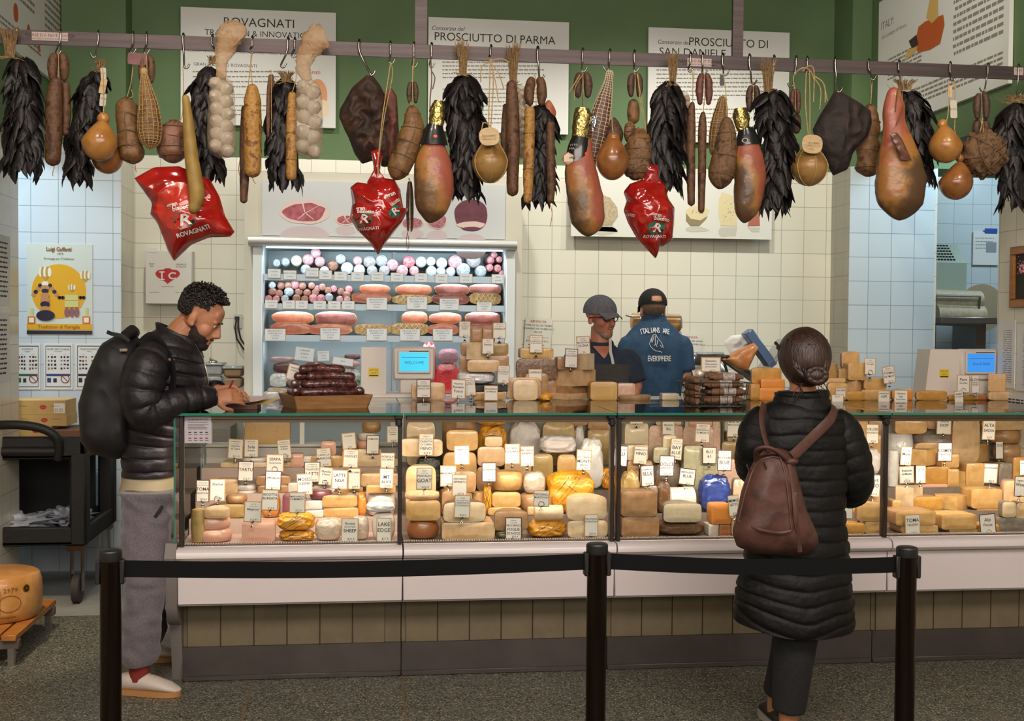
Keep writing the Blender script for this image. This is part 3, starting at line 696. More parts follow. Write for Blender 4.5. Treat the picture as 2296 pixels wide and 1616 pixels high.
shelf_row([(230,725,34,'foil'),(305,715,38,'foil'),(400,705,48,'tan'),(500,695,50,'pink'),(565,640,46,'pink'),(600,712,46,'pink'),(715,745,46,'brown'),(780,690,46,'foil'),(835,770,54,'white'),(925,706,42,'pink'),(1028,715,56,'grey'),(940,790,50,'white'),(1050,795,46,'grey'),(1132,705,55,'foil'),(1155,790,46,'grey'),(1225,740,52,'pink'),(1365,715,56,'red'),(1310,795,50,'pink'),(1410,790,42,'pink'),(1470,715,50,'white'),(1555,712,42,'white'),(1648,725,50,'white'),(1762,715,62,'pink'),(1560,795,46,'white'),(1642,800,42,'white'),(1725,800,42,'white'),(1835,785,60,'foil'),(1922,705,64,'grey'),(1985,795,50,'foil'),(2068,700,36,'red'),(2098,655,30,'red'),(2142,695,30,'red'),(2060,765,32,'red'),(2127,770,34,'red'),(2165,815,28,'red'),(480,780,44,'foil'),(640,800,40,'white')],YR+.09,'top')
shelf_row([(195,970,38,'brown'),(252,985,34,'brown'),(268,920,36,'brown'),(192,915,32,'foil'),(330,918,36,'brown'),(388,912,40,'red'),(452,920,36,'brown'),(530,918,32,'brown'),(578,945,32,'red'),(335,972,42,'foil'),(420,972,38,'brown'),(492,980,36,'brown'),(562,978,34,'brown'),(622,930,34,'brown'),(672,960,34,'brown'),(720,946,32,'red'),(782,968,34,'brown'),(850,950,36,'red'),(832,1002,38,'brown'),(545,1030,40,'red'),(612,1030,38,'red'),(680,1020,36,'foil'),(772,1036,32,'pink'),(836,1038,32,'pink'),(400,1028,36,'brown'),(160,1032,32,'red'),(225,1035,32,'red'),(300,1032,34,'foil'),(470,1036,34,'brown')],YR+.09,'middle')
M_HRIND=mat('ham_rind','a8793f','c79a58',sc=25,rough=.4,coat=.4);M_HNET=mat('ham_net_rind','b99a5e','8f6a3a',sc=45,rough=.5,coat=.3)
M_HCUT=mat('ham_cut','9c5038','b56c4c','dab894',sc=11,lo=.42,hi=.78,rough=.35,coat=.5);M_HCUTD=mat('ham_cut_dark','66302a','8d4c3e','c89c7c',sc=11,lo=.40,hi=.80,rough=.35,coat=.5)
M_NETW=mat('net_white','cfc3a2',rough=.7)
def shelf_ham(x,y,w,h,cut,Y,d,label,grp,net=False):
 px,py=C6(x,y);w/=3.8267;h/=3.8267
 o=put_lump('prosciutto','cut_face',px-w,px+w,py-h,py+h,Y,d,M_HNET if net else M_HRIND,M_HNET if net else(M_HCUTD if cut=='d' else M_HCUT),label,'prosciutto',grp,zmin=SHZ[1 if y<1100 else 2],n=2.6,wob=.1,plan='ham',seed=x*.01)
 if net:
  b=MB();a,b_,z0,z1=rect(px-w,py-h,px+w,py+h,Y)
  for k in range(-3,7):
   for s in(-1,1):
    pts=[Vector((a+(b_-a)*(.08+.14*k+s*.03*0+(.28*q*s if s>0 else .28*(1-q))),Y-.006,z0+(z1-z0)*q))for q in(.08,.36,.64,.92)]
    pts=[p for p in pts if a+.03<p.x<b_-.03]
    if len(pts)>1:b.tube(pts,.0013,4)
  mk('netting',b,M_NETW,o)
for x,y,w,h,c,Y,net,lab in((1068,948,130,42,'l',.09,0,'upper cut prosciutto beside the salami on the middle fridge shelf'),(1040,1022,170,48,'l',.06,0,'lower cut prosciutto beside the salami on the middle fridge shelf'),(1405,955,155,48,'l',.09,0,'cut prosciutto on top of a netted one above the sign TOSCANO'),(1392,1042,172,46,'l',.06,1,'netted prosciutto under a cut one behind the sign TOSCANO'),(1735,955,150,50,'d',.09,0,'dark cut prosciutto on top above the sign CARPEGNA'),(1722,1040,160,52,'d',.06,0,'dark prosciutto underneath behind the sign CARPEGNA'),(2022,950,140,46,'d',.09,0,'dark cut prosciutto at the right end of the middle fridge shelf'),(2022,1032,138,54,'l',.06,1,'golden netted prosciutto at the right end of the middle fridge shelf'),(370,1195,175,56,'l',.09,0,'cut prosciutto on top at the left end of the lower fridge shelf'),(355,1290,170,58,'l',.06,0,'prosciutto underneath at the left end of the lower fridge shelf'),(740,1205,180,66,'d',.09,0,'thick fatted cut prosciutto on top, second pile of the lower fridge shelf'),(690,1298,190,50,'l',.06,0,'prosciutto underneath, second pile of the lower fridge shelf'),(1050,1298,160,52,'l',.06,1,'netted prosciutto lying alone in the middle of the lower fridge shelf'),(1415,1195,112,56,'l',.09,0,'small cut prosciutto on top of a netted one, lower fridge shelf'),(1370,1292,165,54,'l',.06,1,'netted prosciutto under a small cut one, lower fridge shelf'),(1680,1200,140,50,'l',.09,0,'cut prosciutto on top, second pile from the right of the lower fridge shelf'),(1662,1296,132,50,'l',.06,0,'prosciutto underneath, second pile from the right of the lower fridge shelf'),(2000,1200,152,58,'d',.09,0,'cut prosciutto on top at the right end of the lower fridge shelf'),(1990,1298,150,48,'d',.06,0,'dark prosciutto underneath at the right end of the lower fridge shelf')):
 shelf_ham(x,y,w,h,c,YR+.02+Y,.28,lab,'prosciutto on the fridge shelves',net)
# --- packs on the fridge floor
M_PALEM=mat('pale_meat','b99a94','a07874',sc=14,rough=.35,coat=.5);M_DARKM=mat('dark_meat','4a2a2a','6a403a',sc=16,rough=.35,coat=.5);M_CLEARM=mat('clear_pack','a9aaa4','c8cac6',sc=22,rough=.2,coat=.8,bump=.7,bsc=50)
for k,(x0,x1,y0,y1,m,lab)in enumerate(((175,380,1530,1575,M_PALEM,'pale cured pork slab on the fridge floor, left end'),(200,420,1580,1668,M_DARKM,'dark cured pork slab under a pale one on the fridge floor'),(430,700,1575,1860,M_DARKM,'dark cured loin pack behind the sausage tray'),(700,940,1560,1622,M_PALEM,'pale cured pork pack left of the white scale'),(810,950,1505,1555,M_DARKM,'cured neck pack highest on the fridge floor left of the white scale'),(720,950,1625,1860,mat('pack_green','2e5a4a','c9d0c4',sc=20,rough=.3,coat=.5),'green and white pack left of the white scale'),(480,640,1650,1862,M_CLEARM,'clear wrapped pack leaning behind the sausage tray'),(170,320,1670,1788,M_CLEARM,'knotted clear bag of salami in the lower left fridge corner'),(150,320,1790,1862,mat('beige_pack','b3a187','8f7a5e',sc=20,rough=.4,coat=.4),'beige wrapped pack at the lower left fridge corner'),(1620,1790,1460,1580,mat('pink_cooked_ham','b98a90','9a6670',sc=12,rough=.25,coat=.7),'clear bagged pink cooked ham beside the white scale'),(1600,1800,1582,1862,mat('red_pack','a8202a','c43a3a',sc=10,rough=.25,coat=.7,bump=.6,bsc=30),'red foil pack at the lower right of the fridge'),(1470,1600,1400,1862,mat('red_pack','a8202a'),'red foil pack highest beside the white scale'))):
 p0,p1=C6(x0,y0),C6(x1,y1)
 put_lump('meat_pack','front_face',p0[0],p1[0],p0[1],p1[1],YR+.10+.015*(k%3),.22,m,m,lab,'meat pack','packs on the fridge floor',n=3,wob=.12,plan='ham',seed=k*1.3,zmin=SHZ[3])
# --- price cards of the fridge
M_CARDB=mat('card_pale','dfe6e8',rough=.5);M_CARDK=mat('card_kraft','b7a48c',rough=.6);M_PEN=mat('pen_blue','2f4a78',rough=.7)
def card_m(px,py,Y,yaw=0,roll=0,pitch=0):p=at(px,py,Y);return wall_m((p.x,Y,p.z),yaw,pitch,roll)
def fridge_card(x,y,w,h,lines,label,roll=0,Y=YR+.026):
 px,py=C6(x,y);s=mpp(px,py,Y)/3.8267;W_,H_=w*s,h*s;m=card_m(px,py,Y,0,roll)
 b=MB().add(box((-W_/2,-H_/2,-.001),(W_/2,H_/2,0)),1,m).add(box((-W_/2+.003,-H_/2+.003,0),(W_/2-.003,H_/2-.003,.0006)),0,m)
 n=len(lines)
 for i,(tx_,sz)in enumerate(lines):b.text(tx_,H_*sz,m@Matrix.Translation((0,H_*(.36-.78*(i+.5)/n+.05),.0011)),2)
 mk('price_card',b,[M_CARDB,M_CARDK,M_PEN],org=m.translation,label=label,cat='price card',group='price cards on the fridge',smooth=0)
k=0
for x,y,tx_ in((210,815,'Loukaniko'),(345,828,'Salame Toscano'),(535,805,'Finocchiona'),(650,828,'Milano'),(780,838,'Felino'),(925,842,'Varzi'),(1095,842,'Cacciatore'),(1265,848,'Gentile'),(1470,852,'Genoa'),(1645,858,'Strolghino'),(1855,858,'Soppressa'),(2130,862,'Nduja')):
 fridge_card(x,y,112,80,[(tx_,.2),('$ %d.80 lb'%(19+k),.16)],'small price card, %s from the left on the top fridge shelf edge'%nth(k));k+=1
k=0
for x,y,tx_ in((185,1078,'Cacciatorini'),(335,1082,'Salsiccia'),(445,1084,'Tartufo'),(600,1087,'Calabrese'),(725,1088,'Piccante'),(845,1088,'Sopressata')):
 fridge_card(x,y,110,76,[(tx_,.19),('$ %d.80'%(21+k),.18)],'small price card, %s from the left on the middle fridge shelf edge'%nth(k));k+=1
PR='PROSCIUTTO'
for x,y,w,h,tl,lab in((1090,1075,178,106,[(PR,.2),('DALLAVA DOP',.16),('24 MONTHS',.12),('$ 40.80',.15)],'large price card beside the salami on the middle fridge shelf edge'),(1435,1070,176,108,[(PR,.2),('TOSCANO DOP',.16),('PIACENTI',.12),('$ 28.80',.15)],'price card reading PROSCIUTTO TOSCANO DOP'),(1712,1080,168,100,[(PR,.2),('di CARPEGNA DOP',.15),('20 MONTHS',.12),('$ 45.80',.15)],'price card reading PROSCIUTTO di CARPEGNA DOP'),(2012,1100,132,80,[(PR,.2),('S. DANIELE',.18),('$ 42.80',.18)],'price card with a white rosette at the right end, middle fridge shelf'),(218,1342,178,106,[(PR,.2),('DALLAVA DOP',.16),('20 MONTHS',.12),('$ 36.80',.15)],'price card, first from the left on the lower fridge shelf edge'),(690,1335,172,106,[(PR,.2),('DALLAVA DOP',.16),('16 MONTHS',.12),('$ 34.80',.15)],'price card, second from the left on the lower fridge shelf edge'),(1090,1340,176,106,[(PR,.2),('di PARMA DOP',.16),('24 MONTHS',.12),('$ 38.80',.15)],'price card, third from the left on the lower fridge shelf edge'),(1375,1342,174,104,[(PR,.2),('di PARMA DOP',.16),('20 MONTHS',.12),('$ 35.80',.15)],'price card, fourth from the left on the lower fridge shelf edge'),(1656,1342,172,104,[(PR,.2),('di PARMA DOP',.16),('18 MONTHS',.12),('$ 33.80',.15)],'price card, fifth from the left on the lower fridge shelf edge')):
 fridge_card(x,y,w,h,tl,lab)
fridge_card(470,1507,165,118,[('Culatello',.22),('di Zibello',.16),('$ 59.80',.14)],'price card reading Culatello on the fridge floor',-.12,YR+.05)
fridge_card(632,1522,105,90,[('BISTECCA',.17),('SUINA',.17),('$ 34.80',.16)],'price card reading BISTECCA SUINA on the fridge floor',.04,YR+.06)
fridge_card(800,1570,180,66,[('SPECK',.22)],'blank looking tilted price card left of the white scale',-.15,YR+.06)
# ================================================================ rail and everything that hangs from it
YH=6.0
M_RAIL=mat('rail_steel','453c3b','504647',sc=2,stretch=(1,30,30),rough=.5,metal=.6)
M_HOOK=mat('hook_steel','8a857c',rough=.25,metal=1.0)
def rail():
 a,b=at(-120,62,YH),at(2420,154,YH);z=3.01
 t=thing('hanging_rail',(.6,YH,z-.06),'long flat steel rail above the counter carrying hams and sausages','rail')
 mk('bar',MB().box((a.x,YH-.006,z-.068),(b.x,YH+.006,z),0,.001),M_RAIL,t)
 for px,w in((944,27),(1656,24)):
  p=at(px,60,YH);h=w/2*mpp(px,60,YH)
  mk('post',MB().box((p.x-h,YH+.006,z-.06),(p.x+h,YH+.03,ZC)),M_RAIL,t)
 for px,py,w,tx_ in((112,82,78,'PLEASE DO NOT TOUCH'),(1568,140,56,'PLEASE DO NOT TOUCH'),(2284,160,22,'PLEASE')):
  p=at(px,py,YH-.0075);s=mpp(px,py,YH);b=MB().box((p.x-w*s/2,YH-.009,p.z-.020),(p.x+w*s/2,YH-.0065,p.z+.020))
  m=wall_m((p.x,YH-.0092,p.z+.005));b.text(tx_,.020 if w>30 else .012,m,1)
  if w>30:b.text('THIS DISPLAY IS HUNG FOR VIEWING',.0105,wall_m((p.x,YH-.0092,p.z-.012)),1)
  mk('rail_label',b,[mat('rail_label','a8948f',rough=.5),M_INK],t,smooth=0)
rail()
def rail_y(px):return 66+.0366*px
def hook(px,x2,y2,lab,d=1,Y=YH,r=.0042):
 """steel S hook: over the rail at px, lower bend ends near (x2, y2)"""
 y0=rail_y(px);yy=YH-.012-r
 pts=[at(px+4,y0+14,YH+.014),at(px+3,y0-1,YH+.013),at(px+1,y0-6,YH),at(px,y0-1,yy),at(px,y0+16,yy),at(px+(x2-px)*.35,y0+(y2-y0)*.55,yy)]
 pts+=[at(x2-3*d,y2-5,Y),at(x2,y2+1,Y),at(x2+5*d,y2-1,Y),at(x2+9*d,y2-9,Y)]
 q=[]
 for i in range(len(pts)-1):
  p0,p1,p2,p3=pts[max(i-1,0)],pts[i],pts[i+1],pts[min(i+2,len(pts)-1)]
  for k in range(3):
   t=k/3;q.append(.5*((2*p1)+(p2-p0)*t+(2*p0-5*p1+4*p2-p3)*t*t+(3*p1-p0-3*p2+p3)*t**3))
 q.append(pts[-1])
 return mk('meat_hook',MB().tube(q,r,7),M_HOOK,org=pts[2],label=lab,cat='hook',group='S hooks on the rail',smooth=80)
def spl(pts,n):
 pts=[Vector(p)for p in pts];out=[]
 m=len(pts)-1
 for i in range(n+1):
  u=i/n*m;k=min(int(u),m-1);t=u-k
  p0,p1,p2,p3=pts[max(k-1,0)],pts[k],pts[k+1],pts[min(k+2,m)]
  out.append(.5*((2*p1)+(p2-p0)*t+(2*p0-5*p1+4*p2-p3)*t*t+(3*p1-p0-3*p2+p3)*t**3))
 return out
def spn(vals,n):
 return[p.x for p in spl([Vector((v,0,0))for v in vals],n)]
def strand(mb,pts,Y,r=.0022,n=10,mi=0):
 """cord through photo points (px, py[, Y])"""
 return mb.tube(spl([at(p[0],p[1],p[2]if len(p)>2 else Y)for p in pts],n),r,5,mi)
def body(pts,radii,Y,n=40,nu=24,flat=1.0,wob=.085,ws=14.0,seed=0.0,ridge=0.05,round_ends=True):
 """solid along photo points with radii in photo pixels; flat scales the depth"""
 P=spl([at(p[0],p[1],p[2]if len(p)>2 else Y)for p in pts],n);s=mpp(pts[0][0],pts[0][1],Y)
 R=spn(radii,n);V=[];Fc=[]
 L=sum((P[i+1]-P[i]).length for i in range(n))
 rings=[]
 acc=0
 for i,(p,(a,b))in enumerate(zip(P,frames(P))):
  if i:acc+=(P[i]-P[i-1]).length
  r=max(R[i],.4)*s;e=1.0
  if round_ends:
   d=min(acc,L-acc);q=max(r,1e-4)
   if d<q*.9:e=sqrt(max(.02,1-(1-d/(q*.9))**2))
  ring=[]
  for k in range(nu):
   t=2*pi*k/nu;v=a*(cos(t)*r*flat)+b*(sin(t)*r)
   w=1+wob*(noise.noise((p+v)*ws+Vector((seed,0,seed)))+.5*noise.noise((p+v)*ws*2.7+Vector((0,seed,0))))
   if ridge:w+=ridge*abs(noise.noise((p+v)*ws*3.5))
   ring.append(p+v*e*w)
  rings.append(ring)
 return loft(rings),P,R,s
# --- shared materials of the hanging goods
M_TWINE=mat('twine','b59a68','9a7d4c',sc=120,rough=.8);M_DTWINE=mat('dark_twine','5a4630','6f5638',sc=120,rough=.8)
M_STRAW=mat('straw','9c8056','75593a',sc=70,rough=.75)
M_CHILI=mat('black_chili','0a0809','141011','211a1b',sc=30,rough=.5,bump=1.0,bsc=50,spec=.4)
M_MOLD=mat('mould_casing','6e4c30','8f6b45','4f3423',sc=26,rough=.75,bump=.9,bsc=70,k=.62)
M_SALB=mat('salami_brown','5f3a22','7d5432','472a1a',sc=24,rough=.65,bump=.8,bsc=60,k=.62)
M_SALG=mat('salami_golden','a8752c','c4934a','7a4d20',sc=30,rough=.6,bump=1.0,bsc=60,k=.75)
M_SALY=mat('salami_yellow','9a7a34','b08f45',sc=14,rough=.55,bump=.3,k=.72)
M_LINK=mat('link_dark','4b3022','6a4a34','37221a',sc=45,rough=.6,bump=.8,bsc=90,k=.6)
M_TIED=mat('tied_casing','7d542c','9a6e3f','5d3b20',sc=18,rough=.6,bump=.7,bsc=60,k=.6)
M_PINKT=mat('pink_casing','8f5a44','a8735a','6b3e30',sc=14,rough=.55,bump=.6,bsc=50,k=.62)
M_CACI=mat('provolone_skin','b0702c','c48a44','9a5c20',sc=7,lo=.3,hi=.7,rough=.32,coat=.35,bump=.15,bsc=40,k=.72)
M_CACIB=mat('provolone_brown','9a5a2c','b3733a','7d4420',sc=7,lo=.3,hi=.7,rough=.3,coat=.4,k=.62)
M_CACIR=mat('provolone_roped','9a7038','b58a4c','7a5428',sc=9,lo=.3,hi=.7,rough=.4,coat=.2,bump=.2,k=.7)
M_SPECK=mat('speck_crust','24160f','3d2618','5d3a22',sc=13,lo=.35,hi=.75,rough=.7,bump=1.6,bsc=40,k=.8)
M_SPECK2=mat('speck_crust_black','1b1210','2a1c18','38261f',sc=12,rough=.75,bump=1.5,bsc=40,k=.7)
M_FOIL=mat('gold_foil','b09a56','d0bd80',sc=30,rough=.3,metal=1.0,bump=2.0,bsc=60);M_SFOIL=mat('silver_foil','a9a9b5','c9c9d2',sc=30,rough=.2,metal=1.0,bump=1.4,bsc=55)
M_HAMP=mat('ham_pink','a85c44','c07a5c','94483a',sc=7,lo=.3,hi=.7,rough=.42,coat=.25,bump=.3,bsc=25,k=.7)
M_HAMY=mat('ham_fat_yellow','b07c34','c4964c','8f5e28',sc=9,lo=.3,hi=.7,rough=.4,coat=.3,bump=.4,bsc=25)
M_HAMB=mat('ham_brown_rind','70502c','8c6a40','54381f',sc=9,lo=.3,hi=.7,rough=.5,coat=.2,bump=.6,bsc=25)
M_GARLIC=mat('garlic_skin','b8a692','cfc0ae','94785f',sc=22,lo=.3,hi=.75,rough=.45,coat=.2,stretch=(1,1,.3),k=.72)
M_NET=film('net_film','c9b79a',.30,.5);M_NETT=film('net_tail','b08c62',.55,.7,1.0,120)
M_COLLAR=mat('black_collar','17181a',rough=.3,coat=.4);M_TAGW=mat('wood_tag','c4ab80','b0946a',sc=14,stretch=(1,1,8),rough=.6)
M_WPAPER=mat('tag_paper','b9b3a6',rough=.7)
def straw_tie(t,px,py,h,w,Y,seed=0,up=1.0):
 """raffia tuft: strands from (px, py) fanning upwards by h photo pixels"""
 random.seed(seed);b=MB();n=int(26+w)
 for k in range(n):
  a=rnd(-1,1);x1=px+a*w*.5;b.tube([at(px+a*w*.22,py,Y+rnd(-.02,.02)),at(px+a*w*.3+rnd(-2,2),py-h*up*.5,Y+rnd(-.02,.02)),at(x1+rnd(-4,4),py-h*up*rnd(.75,1.05),Y+rnd(-.03,.03))],[.0018,.0016,.0008],4)
 for k in range(10):
  a=rnd(-1,1);b.tube([at(px,py,Y-.03),at(px+a*w*.55,py+rnd(-5,7),Y-.035),at(px+a*w*.8,py+rnd(-14,10),Y-.03)],[.0022,.0018,.0008],4)
 mk('straw_tie',b,M_STRAW,t,kind='stuff')
def chili(pts,widths,Y,n,lab,seed,tie=None,ln=46,upto=None):
 """bunch of dried peppers strung along photo points; widths = half widths in photo pixels"""
 random.seed(seed);s=mpp(pts[0][0],pts[0][1],Y)
 t=thing('dried_chili_bunch',at(*pts[0][:2],Y),lab,'chili bunch','bunches of dried black chilies')
 P=[Vector((p[0],p[1],0))for p in spl([Vector((a,b,0))for a,b in pts],40)];Wd=spn(widths,40);b=MB()
 for k in range(n):
  u=(k+rnd(0,1))/n;i=min(int(u*40),39);c=P[i];w=Wd[i]
  ang=rnd(0,2*pi);side=sin(ang);dep=-cos(ang)
  L=ln*rnd(.8,1.6)*s;wd=rnd(8,14)*s
  root=at(c.x+side*w*.62,c.y,Y+dep*w*.42*s)
  out=Vector((side*rnd(.25,.75),dep*rnd(.2,.55),-1)).normalized()
  if u<.25:out=Vector((side*rnd(.4,1.1),dep*.5,-rnd(.6,1))).normalized()
  lim=max(.35,1.0)
  pr=[];q=root.copy();d=out.copy()
  for j in range(6):
   pr.append(q.copy());q=q+d*(L/5);d=(d+Vector((rnd(-.28,.28)-side*.08,rnd(-.16,.12),-.12))).normalized()
  nrm=Vector((side,dep,.2)).normalized();V=[];Fc=[];N8=6
  fl=rnd(.25,.5);tw=rnd(-.6,.6)
  for j,p in enumerate(pr):
   td=(pr[min(j+1,5)]-pr[max(j-1,0)]).normalized();e1=td.cross(nrm).normalized();e2=e1.cross(td)
   e1,e2=e1*cos(tw*j*.3)+e2*sin(tw*j*.3),e2*cos(tw*j*.3)-e1*sin(tw*j*.3)
   r=wd*(.45,.95,1.0,.85,.55,.08)[j]*rnd(.72,1.2)
   for m in range(N8):
    a=2*pi*m/N8;V.append(p+e1*(cos(a)*r)+e2*(sin(a)*r*fl*(1.5 if m==2 else .8)))
  for j in range(5):
   for m in range(N8):Fc.append((j*N8+m,j*N8+(m+1)%N8,(j+1)*N8+(m+1)%N8,(j+1)*N8+m))
  b.add((V,Fc))
 b.add(tube([at(q.x,q.y,Y)for q in P[::5]],[max(2,w*.38)*s for w in Wd[::5]],8))
 mk('chilies',b,M_CHILI,t,kind='stuff',smooth=70)
 if tie:straw_tie(t,tie[0],tie[1],tie[2],tie[3],Y,seed)
 return t
def salami(name,pts,radii,Y,m,lab,cat='salami',grp=None,cords=None,knots=0,**k):
 g,P,R,s=body(pts,radii,Y,**k)
 o=mk(name,MB().add(g),m,org=P[0],label=lab,cat=cat,group=grp,smooth=75)
 if cords:
  b=MB()
  for c in cords:strand(b,c,Y)
  mk('string',b,M_TWINE,o)
 if knots:
  b=MB();F_=frames(P)
  for j in range(knots):
   i=int(len(P)*(j+1)/(knots+1));a,c=F_[i];r=max(R[i],1)*s*1.03
   b.tube([P[i]+a*(cos(2*pi*q/20)*r*k.get('flat',1))+c*(sin(2*pi*q/20)*r)for q in range(21)],.0022,5)
  mk('twine_wrap',b,M_DTWINE,o)
 return o
def sideline(o,pts,radii,Y,m=M_DTWINE,r=.0022):
 """cord lying on the viewer's side of a hanging body"""
 s=mpp(pts[0][0],pts[0][1],Y);P=spl([at(p[0],p[1],Y)-Vector((0,q*s,0))for p,q in zip(pts,radii)],24);mk('twine',MB().tube(P,r,5),m,o)
def links(px,y0,y1,w,Y,lab,m=None,top=4,lean=0):
 """folded pair of short dried sausages hung over a hook"""
 t=thing('sausage_links',at(px,y0,Y),lab,'sausage','short folded sausage links')
 for s_ in(-1,1):
  x=px+s_*w*.27;g,*_=body([(px+s_*w*.12,y0+1),(x,y0+(y1-y0)*.25),(x+s_*w*.04,y0+(y1-y0)*.6),(x+lean,y1)],[w*.16,w*.24,w*.25,w*.14],Y+.012*s_,n=18,nu=14,wob=.12,ws=30,seed=px)
  mk('link',MB().add(g),m or M_LINK,t,smooth=75)
 b=MB();strand(b,[(px-3*(top==4),y0-top,Y+.02*(top>4)),(px,y0+8),(px+1,y1)],Y-.03,.002);mk('string',b,M_TWINE,t)
 return t
def garlic(px,y0,y1,w,Y,lab,seed,tail=None):
 random.seed(seed);t=thing('garlic_net',at(px,y0,Y),lab,'garlic','netted garlic')
 rows=max(3,int((y1-y0)/(w*.46)));s=mpp(px,y0,Y);r=w*.27
 for j in range(rows):
  y=y0+r+(y1-y0-2*r)*j/max(1,rows-1)
  for s_ in(-1,1):
   c=at(px+s_*w*.22+rnd(-2,2),y+s_*r*.38,Y-.012+rnd(-.008,.008));R=r*s
   V,Fc=ball((0,0,0),1,14,9);d=Vector((rnd(-.5,.5),-1,rnd(-.3,.5))).normalized();M=rot_to((0,0,1),d)
   Q=[]
   for p in V:
    a=atan2(p.y,p.x);q=1+.06*cos(8*a)*(1-p.z**2);z=p.z
    k=1+(.35*max(0,z-.75)/.25 if z>.75 else 0);Q.append(c+(M@Vector((p.x*q,p.y*q,z*.88*k)))*R)
   mk('garlic_bulb',MB().add((Q,Fc)),M_GARLIC,t,smooth=75)
  c=at(px+rnd(-3,3),y,Y+.04);mk('garlic_bulb',MB().add(ball(c,r*s*.9,12,8)),M_GARLIC,t)
 g,*_=body([(px,y0-8),(px,y0+6),(px,(y0+y1)/2),(px,y1-4),(px,y1+8)],[w*.1,w*.42,w*.53,w*.5,w*.12],Y+.01,n=26,nu=20,wob=.05)
 mk('net',MB().add(g),M_NET,t)
 if tail:
  g,*_=body([(px,y0-4)]+list(tail[:-1]),tail[-1],Y+.0,n=40,nu=36,flat=.5,wob=.22,ws=24,ridge=.35,round_ends=False,seed=seed)
  mk('net_tail',MB().add(g),M_NETT,t)
 return t
def ball_cheese(px,py,rx,ry,Y,m,lab,head=None,neck=True,cords=None,hanger=None,lean=0,name='provolone',grp='hanging provolone cheeses'):
 """pear shaped stretched cheese; (px, py) centre of the bulb"""
 s=mpp(px,py,Y);c=at(px,py,Y);prof=[]
 for k in range(19):
  a=pi*k/18;r=sin(a);z=cos(a);top=max(0,z)
  prof.append((rx*s*r*(1-.42*top**1.3),ry*s*(z+.16*top**2)))
 b=MB();V,Fc=lathe(prof,32)
 b.add(([Vector((p.x*(1+.015*noise.noise(p*9+c))+lean*s*max(0,p.z)/(ry*s)*1.0,p.y,p.z))+c for p in V],Fc))
 o=mk(name,b,m,org=c,label=lab,cat='cheese',group=grp,smooth=80)
 if head:
  h=MB();hc=at(head[0],head[1],Y);h.add(ball(hc,(head[2]*s*1.05,head[2]*s,head[2]*s*1.1),18,12))
  h.add(tube([hc,at((head[0]+px+lean)/2,(head[1]+py-ry)/2+2,Y),at(px+lean*.8,py-ry*.95,Y)],[head[2]*.55*s,head[2]*.45*s,head[2]*.8*s],14))
  mk('head',h,m,o,smooth=80)
 if cords:
  h=MB()
  for cpts in cords:strand(h,cpts,Y-.02,.0028,12)
  mk('string',h,M_TWINE,o)
 return o,c,s
def rope_cage(o,px,py,rx,ry,Y,n=4,r=.0026):
 s=mpp(px,py,Y);c=at(px,py,Y);b=MB()
 for k in range(n):
  a=2*pi*(k+.5)/n;pts=[]
  for j in range(13):
   t=pi*j/12;q=sin(t);z=cos(t);top=max(0,z);R=rx*s*q*(1-.42*top**1.3)+.001
   pts.append(c+Vector((cos(a)*R*1.015,sin(a)*R*1.015,ry*s*(z+.16*top**2)*1.01)))
  b.tube(pts,r,5)
 mk('rope_cage',b,M_TWINE,o)
def label_tag(px,py,w,h,Y,lines,lab,shape='round',roll=0,yaw=0,m=None,grp=None):
 p=at(px,py,Y);s=mpp(px,py,Y);M=wall_m(p,yaw,0,roll);b=MB()
 out=[sup(2*pi*k/28,2.6 if shape=='round' else 8)for k in range(28)]
 V=[Vector((x*w*s/2,z*h*s/2,d))for d in(.002,-.002)for x,z in out]
 b.add((V,[tuple(range(28)),tuple(range(55,27,-1))]+[(k,k+28,(k+1)%28+28,(k+1)%28)for k in range(28)]),0,M)
 for tx_,x,y,sz in lines:b.text(tx_,h*s*sz,M@Matrix.Translation((x*w*s,y*h*s,.0026)),1)
 return mk('product_tag',b,[m or M_TAGW,M_INK],org=p,label=lab,cat='tag',group=grp,smooth=0)
def pillow(outline,Y,T,crease=.0,cs=8.0,seed=0.0,nr=14,nt=72,center=None,pw=2.2,fold=0.0):
 """closed cushion over a photo outline; T = half thickness in metres"""
 n=len(outline);c=Vector((sum(p[0]for p in outline)/n,sum(p[1]for p in outline)/n))if center is None else Vector(center)
 per=[0]
 for i in range(n):
  a,b=outline[i],outline[(i+1)%n];per.append(per[-1]+sqrt((a[0]-b[0])**2+(a[1]-b[1])**2))
 edge=[]
 for k in range(nt):
  d=per[-1]*k/nt
  i=max(j for j in range(n)if per[j]<=d+1e-9);f=(d-per[i])/max(1e-6,per[i+1]-per[i]);a,b=Vector(outline[i]),Vector(outline[(i+1)%n]);edge.append(a.lerp(b,f))
 V=[];Fc=[]
 for side in(-1,1):
  for j in range(nr+1):
   t=j/nr
   for k in range(nt):
    q=c.lerp(edge[k],t);h=T*(1-t**pw)**.6 if t<1 else 0
    p=at(q.x,q.y,Y)
    w=noise.noise(p*cs+Vector((seed,side,0)))+.6*(abs(noise.noise(p*cs*2.1+Vector((0,seed,side))))*2-.6)
    V.append(p+Vector((0,side*h+crease*w*(1 if t<1 else .0)*(.3+min(1,3*(1-t))),0)))
 o2=(nr+1)*nt
 for j in range(nr):
  for k in range(nt):
   k2=(k+1)%nt;a=(j*nt+k,j*nt+k2,(j+1)*nt+k2,(j+1)*nt+k)
   Fc.append(a[::-1]);Fc.append(tuple(i+o2 for i in a))
 return V,Fc
